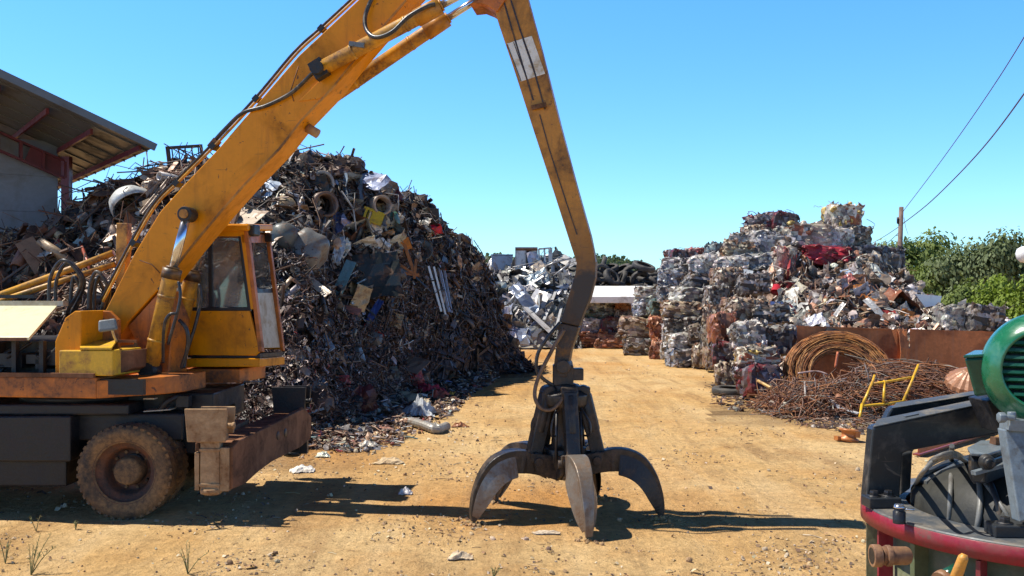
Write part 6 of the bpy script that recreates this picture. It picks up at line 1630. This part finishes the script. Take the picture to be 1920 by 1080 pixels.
for a in [('white_sheet', plate(.98, .42, R(74), .05, .02, (-.3, -.9, .3), .05, 1), 1394, 529, (.60, .62, .62), 'pale sheet leaning upright against the left bales', 'sheet metal', 1.6),
          ('orange_strip', plate(1.05, .26, R(6), .5, .04, (0, -.8, .6), .05, 2), 1608, 542, (.62, .22, .05), 'bright orange bent strip in the middle of the loose scrap', 'metal strip', .5),
          ('orange_strip', plate(.62, .17, R(-28), -.2, .04, (0, -.8, .6), .05, 3), 1632, 560, (.52, .17, .04), 'shorter orange strip just below the bright orange bent strip', 'metal strip', .45),
          ('cream_sheet', plate(.55, .40, R(52), .05, .02, (-.2, -.8, .6), .05, 4), 1495, 541, (.62, .56, .42), 'cream rectangular sheet tilted left of the brown tangle', 'sheet metal', .5),
          ('white_sheet', plate(.75, .38, R(-30), .1, .05, (-.2, -.6, .8), .1, 5), 1655, 523, (.76, .75, .74), 'white flat sheet high on the right slope', 'sheet metal', .5),
          ('brown_sheet', plate(1.15, .45, R(-22), .15, .05, (-.1, -.7, .7), .1, 6), 1638, 522, (.25, .20, .16), 'long grey brown sheet beside the white flat sheet', 'sheet metal', .35),
          ('blue_sheet', plate(.6, .28, R(10), .2, .05, (-.1, -.6, .8), .1, 7), 1592, 506, (.42, .54, .74), 'light blue curved sheet below the crimson bale', 'sheet metal', .5),
          ('pale_sheet', plate(1.2, .3, R(8), .15, .08, (-.1, -.5, .9), .2, 8), 1548, 522, (.56, .48, .42), 'pale pinkish sheet lying above the brown tangle', 'sheet metal', .5),
          ('white_fold', plate(.55, .38, R(30), .6, .08, (-.3, -.7, .6), .2, 9), 1530, 602, (.76, .75, .80), 'white folded sheet standing at the left end of the rusty wall', 'sheet metal', .7),
          ('pale_flap', plate(.7, .26, R(-8), .3, .06, (-.2, -.5, .9), .3, 10), 1472, 600, (.66, .56, .44), 'cream torn flap left of the white folded sheet', 'sheet metal', .7),
          ('white_strip', plate(.55, .13, R(58), .1, .02, (-.2, -.8, .5), .05, 11), 1574, 580, (.74, .70, .64), 'white narrow strip leaning above the rusty wall', 'metal strip', .5),
          ('grey_strip', plate(.9, .22, R(-55), .3, .03, (-.2, -.8, .5), .05, 12), 1640, 580, (.36, .36, .36), 'grey curved strip falling right above the rusty wall', 'metal strip', .5),
          ('grey_plate', plate(1.1, .32, R(-34), .02, .01, (-.1, -.8, .6), .02, 13), 1715, 560, (.24, .20, .17), 'dark grey brown plate sloping down right beside the broken casing', 'plate', .4),
          ('white_scrap_sheet', plate(.5, .4, R(20), .2, .08, (-.3, -.5, .9), .2, 14), 1462, 466, (.74, .72, .68), 'small white sheet between the salmon red and pale blue bales', 'sheet metal', .8),
          ('striped_sheet', plate(.50, .40, R(82), .08, .01, (-.2, -.9, .3), .03, 15), 1455, 578, (.36, .46, .74), 'blue striped panel standing in the scrap left of the wall', 'panel', .9),
          ('pink_sheet', plate(.4, .3, R(30), .2, .06, (-.2, -.8, .5), .2, 16), 1590, 522, (.42, .14, .12), 'small dull red sheet under the light blue sheet', 'sheet metal', .6),
          ('white_flap', plate(.5, .3, R(10), .5, .1, (-.3, -.5, .9), .3, 17), 1368, 434, (.70, .70, .70), 'white crumpled flap on the crest of the bale pile', 'sheet metal', .2)]: heroR(*a)
def bucket(m, p, n, v):
    m.lathe([(.0, -.16), (.13, -.16), (.165, .1), (.18, .11), (.155, .10), (.12, -.12)], p, rotm(R(150), R(20), 0), 22)
heroR('red_bucket', bucket, 1455, 545, (.52, .03, .05), 'upturned red bucket under the salmon red bale', 'bucket', .8)
def casing(m, p, n, v):
    B = rotm(R(15), R(35), R(20)); p_box(m, random.Random(3), p, B @ rotm(R(90), 0, 0), .95)
heroR('broken_casing', casing, 1688, 572, (.26, .09, .045), 'rusty broken open casing full of scraps on the right slope', 'casing', .3)
def truss(pts, r=.02):
    def f(m, p, n, v):
        m.tube([on_right(x, y, .8)[0] for x, y in pts], r, 6)
    return f
heroR('white_tube', truss([(1500, 487), (1507, 482), (1540, 498)], .022), 1515, 485, (.72, .72, .72), 'bent white tube left of the crimson bale', 'tube', .6)
heroR('tan_tube', truss([(1580, 480), (1625, 490), (1650, 496)], .02), 1615, 488, (.5, .4, .3), 'thin tan tube below the crimson bale end', 'tube', .6)
heroR('white_tube', truss([(1612, 468), (1618, 500)], .022), 1615, 488, (.7, .68, .66), 'short upright white tube in front of the navy bales', 'tube', .8)
# white panel end behind, on the right
m = MB(); m.prism([P(1716, 551, 31), P(1766, 555, 31), P(1762, 572, 31), P(1735, 576, 31)], (.1, .35, 0)); o = m.build('white_casing', 'slab', origin=P(1740, 576, 31)); tag(o, 'white box shaped panel end in front of the trees', 'casing')
rn = random.Random(78)
def looseR(n, x0, x1, y0, y1, kinds, cols, size, lift):
    for _ in range(n):
        px, py = rn.uniform(x0, x1), rn.uniform(y0, y1); p, nr, v = on_right(px, py, lift)
        if abs(proj(p)[1] - py) > 20: continue
        k = rn.choice(kinds); cn = rn.choice(cols); s = rn.uniform(*size)
        nn = (nr + v * .6 + V((rn.gauss(0, .5), rn.gauss(0, .5), rn.gauss(0, .3)))).normalized(); B = Bn(nn, rn.uniform(0, 6.28))
        if k in ('pipe', 'drum'): B = rbasis(rn)
        piece(k, p, B, s, vary(rn, CN[cn], .15), cn, rn, 'right', GR)
looseR(100, 1440, 1760, 500, 610, ['sheet', 'strip', 'strip', 'channel', 'angle', 'plank', 'rod', 'pipe', 'sheet'], ['white', 'beige', 'light grey', 'rust brown', 'rust brown', 'tan', 'dark grey', 'orange', 'red', 'dark brown', 'light grey'], (.3, .8), .35)
looseR(22, 1740, 1885, 590, 612, ['sheet', 'strip', 'lump'], ['white', 'light grey', 'dark grey', 'beige'], (.3, .6), .25)

# rusty plate wall with a torn hole
RW = 23.6; gx_, gz_ = 74, 14
x0w, x1w = P(1494, 600, RW).x, P(1884, 600, RW + .6).x
def wallp(i, j, off=0.):
    a = i / gx_; x = lerp(x0w, x1w, a); y = RW + .6 * a
    top = EYE - (lerp(612, 623, a) - 556) / F * y + (.03 * noise.noise(V((x * 3, 0, 0))))
    y += .10 * noise.noise(V((x * .5, j * .08, 4))) + .05 * math.exp(-((a - .48) / .03) ** 2) * -2
    return V((x, y + off, top * j / gz_))
hole = set()
for i in range(gx_):
    for j in range(gz_):
        u, v_ = proj(wallp(i + .5, j + .5))
        if (abs(u - 1698) + noise.noise(V((i, j, 0))) * 6 < 7 and 616 < v_ < 640) or (1686 < u < 1706 and 645 < v_ < 657): hole.add((i, j))
m = MB()
W = gx_ + 1
for off in (0, .02):
    vs = [wallp(i, j, off) for j in range(gz_ + 1) for i in range(W)]
    m.add(vs, [((j * W + i, j * W + i + 1, (j + 1) * W + i + 1, (j + 1) * W + i) if off == 0 else ((j + 1) * W + i, (j + 1) * W + i + 1, j * W + i + 1, j * W + i)) for j in range(gz_) for i in range(gx_) if (i, j) not in hole])
m.sheet(wallp(36, 10, -.10), Bn(V((.6, -.8, .1)), R(80)), .9, .36, .3, .06, 6, 4, .012, seed=4, ragged=.3)
m.beam(wallp(0, 14, .01) , wallp(33, 14, .01), .04, .03); m.beam(wallp(40, 14, .01), wallp(74, 14, .01), .04, .03)
tag(m.build('rusty_wall', 'rustplate'), 'long orange rusty steel plate wall with a torn hole', 'steel wall')
m = MB(); m.sheet(wallp(12, 12.5, -.10), Bn(V((-.1, -.9, .4)), R(-20)), .5, .32, .1, .05, 4, 3, .01, seed=2); o = m.build('rusty_flap', 'piece'); o.color = (.05, .04, .035, 1); tag(o, 'dark bent flap leaning on the rusty wall above the coil', 'sheet metal')

# coil of rusty wire leaning back
rn = random.Random(51); m = MB(); cc = P(1571, 703, 22.6)
cb_ = Bn(V((-.14, -.86, .50)), 0)
for k in range(230):
    r = .64 + .54 * (rn.random() ** .85); off = rn.gauss(0, .07); ex, ey = rn.gauss(0, .04), rn.gauss(0, .04); ph = rn.uniform(0, 6.28)
    m.col = vary(rn, rn.choice([(.52, .21, .06), (.42, .16, .05), (.58, .28, .10), (.26, .11, .05)]), .25)
    pts = []
    a0, a1 = (0, 6.2832) if rn.random() < .8 else (ph, ph + rn.uniform(3, 5.5))
    for q in range(29):
        t = lerp(a0, a1, q / 28); rr = r * (1 + .025 * math.sin(2 * t + ph) + .02 * math.sin(3 * t + ph * 2))
        pts.append(cc + cb_ @ V((rr * math.cos(t) + ex, rr * .92 * math.sin(t) + ey, off + .04 * math.sin(t + ph))))
    m.tube(pts, .0085, 4, cap=False)
tag(m.build('wire_coil', 'wire'), 'large round coil of orange rusty wire leaning by the wall', 'wire coil')
# tangle of wire and bars lying in front
rn = random.Random(52); m = MB()
def tang_env(px): return table([(1425, 0.05, 21.6), (1450, .3, 21.4), (1500, .50, 21.0), (1560, .55, 20.9), (1620, .70, 21.3), (1680, .88, 21.5), (1740, .92, 21.5), (1790, .75, 21.5), (1840, .3, 21.7)], px)
for k in range(2300):
    px = rn.uniform(1430, 1835); h, Yc = tang_env(px); a = rn.random()
    Y = Yc + (rn.random() - .5) * 3.4; hh = h * (1 - ((Y - Yc) / 1.9) ** 2); x = (px - CX) / F * Y
    c = V((x, Y, max(.01, hh * rn.random() ** .6))); l = rn.uniform(.25, 1.0)
    m.col = vary(rn, rn.choice([(.24, .095, .045), (.34, .135, .055), (.13, .065, .042), (.44, .2, .085), (.24, .14, .1), (.28, .25, .22), (.17, .07, .04)]), .3)
    if px > 1640 and rn.random() < .75:
        d = V((1, rn.gauss(-.3, .3), rn.gauss(-.25, .2))).normalized(); l *= 1.6; bend = V((0, 0, .12 * l))
    else: d = V((rn.gauss(0, 1), rn.gauss(0, .7), rn.gauss(0, .55))).normalized(); bend = V((rn.gauss(0, .12), rn.gauss(0, .12), rn.gauss(0.05, .1))) * l * 1.5
    A, Bq = c - d * l / 2, c + d * l / 2
    A.z = max(.01, A.z); Bq.z = max(.01, Bq.z)
    m.tube(bez([A, c + bend, Bq], 3), rn.choice((.006, .008, .008, .010, .014)), 4, cap=False)
for k in range(300):
    px = rn.uniform(1430, 1800); h, Yc = tang_env(px); Y = Yc + (rn.random() - .5) * 2.6; x = (px - CX) / F * Y; m.col = vary(rn, rn.choice(BROWN + RUST), .3)
    p_lump(m, rn, V((x, Y, max(.03, h * rn.random() * .75))), rbasis(rn), rn.uniform(.08, .24)) if k % 3 else m.sheet(V((x, Y, max(.03, h * rn.random() * .8))), rbasis(rn), .25, .12, .4, .05, 3, 2, .006, seed=k)
tag(m.build('wire_tangle', 'wire', origin=(8, 21, 0)), 'heap of tangled rusty wire and thin bars below the coil', 'wire heap', kind='stuff')
# yellow frame
m = MB(); FY = 19.35
q = lambda x, y, Y=FY: P(x, y, Y)
for a, b in ((q(1722, 684, 20.2), q(1692, 756, 19.7)), (q(1716, 706, 20.1), q(1634, 720, 19.6)), (q(1636, 716, 19.6), q(1616, 761, 19.3)), (q(1616, 758, 19.3), q(1611, 789, 19.1)), (q(1616, 761, 19.3), q(1694, 753, 19.7)), (q(1658, 714, 19.75), q(1657, 754, 19.5)), (q(1640, 704, 19.8), q(1634, 722, 19.6))):
    m.tube([a, lerp(a, b, .5) + V((0, 0, -.01)), b], .028, 8)
o = m.build('yellow_tube_frame', 'yellow'); tag(o, 'yellow bent tube frame standing on the rusty wire', 'frame')
def bent(pts, r, col, name, label, cat, flat=None):
    m = MB()
    if flat:
        for a, b in zip(pts, pts[1:]): m.beam(a, b, flat, .02)
    else: m.tube(bez(pts, 5), r, 6)
    o = m.build(name, 'piece', origin=pts[0]); o.color = (*col, 1); tag(o, label, cat)
bent([P(1555, 743, 19.9), P(1572, 764, 19.6), P(1610, 775, 19.3)], .02, (.62, .62, .64), 'silver_strip', 'silver bent strip in front of the rusty wire tangle', 'metal strip', .10)
bent([P(1509, 716, 20.2), P(1510, 750, 19.9), P(1507, 790, 19.4)], .022, (.30, .27, .25), 'grey_rod', 'grey upright bent rod at the front of the wire tangle', 'rod')
bent([P(1496, 700, 20.6), P(1530, 696, 20.6), P(1552, 702, 20.5)], .02, (.42, .30, .28), 'pink_tube', 'pinkish bent tube in front of the wire coil', 'tube')
bent([P(1421, 714, 21.2), P(1447, 728, 20.8)], .035, (.55, .35, .13), 'tan_bar', 'tan wooden bar left of the wire tangle', 'bar')
bent([P(1566, 690, 21.8), P(1571, 660, 21.9)], .03, (.50, .14, .06), 'orange_bar', 'short orange bar standing inside the wire coil', 'bar')
m = MB(); m.lathe([(.0, .16), (.10, .15), (.26, .06), (.42, -.06), (.45, -.14), (.43, -.15), (.40, -.08), (0, .05)], P(1818, 706, 19.5) , rotm(R(26), R(-10), 0), 36, smooth=False, wob=lambda t, h: .035 * (1 if int(t * 36 / 6.2832) % 2 else -1))
o = m.build('ribbed_cone', 'piece'); o.color = (.34, .16, .085, 1); tag(o, 'ribbed tan metal cone behind the green terminal box', 'cone')
# flat tyre on the ground
def tyre_mesh(r=.42, w=.2): 
    m = MB(); m.lathe([(r * .60, -w * .38), (r * .66, -w * .46), (r * .82, -w * .5), (r * .95, -w * .42), (r, -w * .25), (r, w * .25), (r * .95, w * .42), (r * .82, w * .5), (r * .66, w * .46), (r * .60, w * .38), (r * .63, w * .34), (r * .88, w * .36), (r * .92, 0), (r * .88, -w * .36), (r * .63, -w * .34)], (0, 0, 0), None, 36, closed=True); return m
ty = tyre_mesh().build('tyre', 'tyre', origin=(0, 0, 0)); ty.color = (.05, .047, .044, 1)
g = G(1373, 742); ty.location = g + V((0, .1, .10)); ty.rotation_euler = (R(2), R(1), 0); ty.scale = (1.12, 1.12, 1.0); tag(ty, 'worn tyre lying flat on the dirt in front of the bales', 'tyre', 'old tyres in the yard')

# ------------------------------------------------------------------ tyre pile at the back
LM['tyres'] = [(1090, 500, 'stick'), (1130, 500, 'upright ring tyre'), (1205, 490, 'topmost big tyre'), (1230, 520, 'left bale shoulder'), (1160, 535, 'white panel'), (1060, 505, 'aluminium heap'), (1170, 495, 'hill top'), (1110, 535, 'left part of the white panel')]
rn = random.Random(61); spots = []
heapz = lambda px: table([(1030, 505), (1080, 492), (1120, 492), (1150, 500), (1180, 505), (1205, 492), (1225, 502), (1246, 506)], px)[0]
TB = [(1128, 512, 'upright ring tyre facing the camera beside the stick', R(84), .25, 50, 1.15), (1207, 500, 'topmost big tyre at the right of the tyre pile', R(20), .3, 50.4, 1.45), (1147, 520, 'tyre leaning right of the upright ring tyre', R(55), .9, 49.8, 1.2)]
def put_tyre(p, rx, rz, sc, label, col):
    o = ty.copy(); COL.objects.link(o); o.location = p; o.rotation_euler = (rx, rn.uniform(-.3, .3), rz); o.scale = (sc, sc, sc * rn.uniform(.9, 1.2)); o.color = (*col, 1); tag(o, label, 'tyre', 'old tyres in the yard')
for px, py, lab, rx, rz, Y, sc in TB: put_tyre(P(px, py, Y), rx, rz, sc, lab, (.045, .043, .042))
for row in range(6):
    for k in range(10):
        px = 1040 + k * 21.5 + (row % 2) * 10 + rn.uniform(-5, 5); py = heapz(px) + 6 + row * 9 + rn.uniform(-2, 2)
        if py > 546 or any(abs(px - q[0]) < 11 and abs(py - q[1]) < 8 for q in TB): continue
        p = P(px, py, 52.2 - row * .42)
        put_tyre(p, rn.choice((R(12), R(25), R(70), R(40))) + rn.uniform(-.2, .2), rn.uniform(0, 6.28), rn.uniform(1.0, 1.35), auto_label('dark %s tyre' % rn.choice(('worn', 'dusty', 'leaning', 'old')), 'tyres', p), vary(rn, (.045, .042, .04), .4))
m = MB(); rn = random.Random(62)
TYB = [(1030, 530, 55, 51), (1090, 512, 55, 50.5), (1150, 516, 55, 50.5), (1210, 508, 55, 50.6), (1250, 520, 55, 50.8), (1262, 600, 54, 51)]
heap_core(m, TYB, 1030, 1262, 8, 2., 16, [(.03, .028, .027), (.05, .045, .042)], rn)
tag(m.build('rubber_heap', 'scrap', origin=(5, 52, 0)), 'dark heap of buried rubber under the tyres', 'rubber heap', kind='stuff')
# white tilted panel resting on the back bales
m = MB()
a0_, a1_ = P(1076, 556, 45.6), P(1226, 556, 45.2); b0_, b1_ = P(1078, 536, 49.0), P(1234, 536, 48.6)
m.prism([a0_, a1_, b1_, b0_], (0, 0, -.30)); o = m.build('white_slab', 'slab', bevel=.02); tag(o, 'long white flat slab lying on bales below the tyres', 'panel')

# ------------------------------------------------------------------ aluminium heap at the back
ALT = [(860, 640, 52, 46), (905, 545, 54, 45.4), (925, 508, 54, 45), (960, 500, 54, 45), (1000, 494, 54, 45), (1040, 492, 54, 45), (1075, 494, 54, 45.4), (1090, 515, 53, 46), (1105, 640, 50, 47)]
SA = 13.; rn = random.Random(71); m = MB()
heap_core(m, ALT, 862, 1104, 6, SA, 26, [(.10, .095, .09), (.05, .048, .048), (.16, .15, .14)], rn)
ALP = [(.38, .38, .37), (.26, .26, .26), (.50, .49, .47), (.17, .165, .16), (.32, .33, .35), (.38, .34, .29), (.10, .095, .09)]
scatter(m, rn, ALT, 1100, 905, 1098, .0, 1.02, ['chip', 'bar', 'rod', 'bar', 'chip', 'sheet'], ALP, (.4, 1.3), SA, .3)
tag(m.build('aluminium_heap', 'alu', origin=(1.5, 49, 0)), 'pale heap of aluminium offcuts behind the stick foot', 'scrap heap', kind='stuff')
LM['alu'] = [(998, 490, 'grey cabinet'), (940, 490, 'blue grey container'), (1085, 560, 'stick'), (915, 500, 'dark heap edge'), (985, 560, 'dark blue trough'), (1010, 610, 'long silver rail'), (1000, 640, 'flat pale slab'), (1050, 480, 'wire antenna'), (930, 600, 'brown box'), (1060, 590, 'hose loop'), (1024, 470, 'open white frame')]
def on_alu(px, py, lift):
    best = min(((abs(proj(heap_pt(ALT, px, k / 80, seed=SA))[1] - py), k) for k in range(0, 84)), key=lambda q: q[0]); t = best[1] / 80
    p = heap_pt(ALT, px, t, seed=SA); v = (V((0, 0, EYE)) - p).normalized(); return p + v * lift, heap_nrm(ALT, px, max(.05, t), seed=SA), v
GA = 'pieces on the aluminium heap'
for k in range(120):
    px, py = rn.uniform(908, 1092), rn.uniform(500, 646); p, nr, v = on_alu(px, py, .45)
    if abs(proj(p)[1] - py) > 25: continue
    kd = rn.choice(['sheet', 'sheet', 'strip', 'channel', 'channel', 'angle', 'box', 'frame', 'plank', 'pipe']); cn = rn.choice(['light grey', 'white', 'light grey', 'pale blue', 'beige', 'dark grey', 'light grey'])
    B = Bn((nr + v * .8 + V((rn.gauss(0, .6), rn.gauss(0, .6), rn.gauss(0, .4)))).normalized(), rn.uniform(0, 6.28))
    if kd == 'pipe': B = rbasis(rn)
    piece(kd, p, B, rn.uniform(.6, 1.6) * (.7 if kd == 'box' else 1), vary(rn, tuple(q * .78 for q in CN[cn]), .2), cn, rn, 'alu', GA, 'alu')
def heroA(name, fn, px, py, col, label, cat, lift=.8):
    p, n, v = on_alu(px, py, lift); m = MB(); fn(m, p, n, v); o = m.build(name, 'alu', origin=p); o.color = (*col, 1); return tag(o, label, cat)
heroA('blue_trough', plate(2.0, .6, R(-52), .6, .1, (-.2, -.8, .5), .1, 4), 982, 560, (.12, .15, .22), 'dark blue grey trough sheet sloping down in the aluminium heap', 'trough')
heroA('pale_sheet', plate(1.3, .9, R(70), .1, .05, (-.3, -.8, .5), .05, 5), 1008, 566, (.62, .62, .64), 'large pale sheet standing right of the dark blue trough', 'sheet metal')
def rail(pts, w):
    return lambda m, p, n, v: [m.beam(on_alu(*a, 1.0)[0], on_alu(*b, 1.0)[0], w, w * .5) for a, b in zip(pts, pts[1:])]
heroA('silver_rail', rail([(985, 578), (1036, 626)], .22), 1010, 600, (.55, .53, .52), 'long silver rail running down right across the aluminium heap', 'rail')
heroA('silver_rail', rail([(1045, 540), (1020, 600)], .14), 1030, 570, (.50, .50, .50), 'silver rail leaning steeply left of the stick foot', 'rail')
heroA('silver_rail', rail([(1062, 540), (1044, 612)], .12), 1055, 570, (.55, .55, .55), 'thinner silver rail leaning beside the stick foot', 'rail')
heroA('pale_slab', plate(2.4, .5, R(0), .03, .05, (0, -.5, .9), .1, 6), 1008, 648, (.50, .44, .34), 'flat pale slab lying at the foot of the aluminium heap', 'slab', .3)
heroA('antenna_wire', lambda m, p, n, v: [m.tube([P(1010, 505, 50), P(1040, 492, 50), P(1072, 484, 50)], .05, 5), m.tube([P(1030, 497, 50), P(1046, 485, 50), P(1065, 486, 50)], .03, 5), m.tube([P(1035, 520, 49.5), P(1068, 494, 49.5)], .05, 5)], 1045, 500, (.4, .38, .36), 'thin crossed bars poking up left of the stick', 'bar')
# cabinet, open frame and container on top
m = MB(); cY = 50.5
def fr4(x0, y0, x1, y1, Y): return [P(x0, y0, Y), P(x1, y0, Y), P(x1, y1, Y), P(x0, y1, Y)]
p0 = P(966, 512, cY); wv = P(1008, 512, cY) - p0; hh = 1.32
cab_ = empty('metal_cabinet', p0 + wv * .5, 'tall grey open metal cabinet standing on top of the aluminium heap', 'cabinet')
m.box(p0 + wv * .5 + V((0, .9, hh / 2)), (wv.x, .05, hh)); m.box(p0 + V((.03, .45, hh / 2)), (.06, .9, hh)); m.box(p0 + wv + V((-.03, .45, hh / 2)), (.06, .9, hh)); m.box(p0 + wv * .5 + V((0, .45, hh - .02)), (wv.x, .95, .06)); m.box(p0 + wv * .46 + V((0, .02, hh / 2)), (.07, .06, hh))
o = m.build('casing', 'alu', cab_); o.color = (.33, .31, .31, 1)
m = MB(); m.box(p0 + wv * .25 + V((0, .03, hh / 2)), (wv.x * .42, .04, hh * .92)); m.box(p0 + wv * .84 + V((0, .10, hh * .45)), (wv.x * .22, .04, hh * .9), rotm(0, 0, R(-25))); o = m.build('door', 'alu', cab_); o.color = (.48, .48, .50, 1)
m = MB(); m.box(p0 + wv * .5 + V((0, .0, hh - .09)), (wv.x * 1.0, .03, .16)); o = m.build('rust_band', 'bladesteel', cab_)
m = MB(); a, b, c, d = P(1012, 497, cY), P(1034, 494, cY), P(1034, 465, cY), P(1010, 467, cY)
for u_, v_ in ((a, d), (d, c), (c, b), (a, b), (lerp(a, b, .45), lerp(d, c, .45))): m.beam(u_, v_, .09, .09, up=V((0, 1, 0)))
m.beam(lerp(b, a, .12), lerp(c, d, .12), .16, .06, up=V((0, 1, 0))); o = m.build('metal_rack', 'alu'); o.color = (.5, .48, .47, 1); tag(o, 'open pale metal rack standing right of the grey cabinet', 'rack')
m = MB(); q0_ = P(922, 505, 53); m.box(q0_ + V((.55, .6, .35)), (1.15, 1.2, .75)); m.box(q0_ + V((.55, .6, .78)), (1.2, 1.25, .06))
for k in range(6): m.box(q0_ + V((.05 + k * .2, -.01, .35)), (.05, .03, .7))
o = m.build('blue_container', 'alu'); o.color = (.28, .33, .42, 1); tag(o, 'blue grey ribbed container left of the grey cabinet', 'container')
m = MB(); p_box(m, random.Random(8), P(938, 604, 45.5), rotm(R(60), R(8), R(10)), .95); o = m.build('brown_box', 'alu'); o.color = (.34, .25, .18, 1); tag(o, 'brown dented box at the left foot of the aluminium heap', 'box')
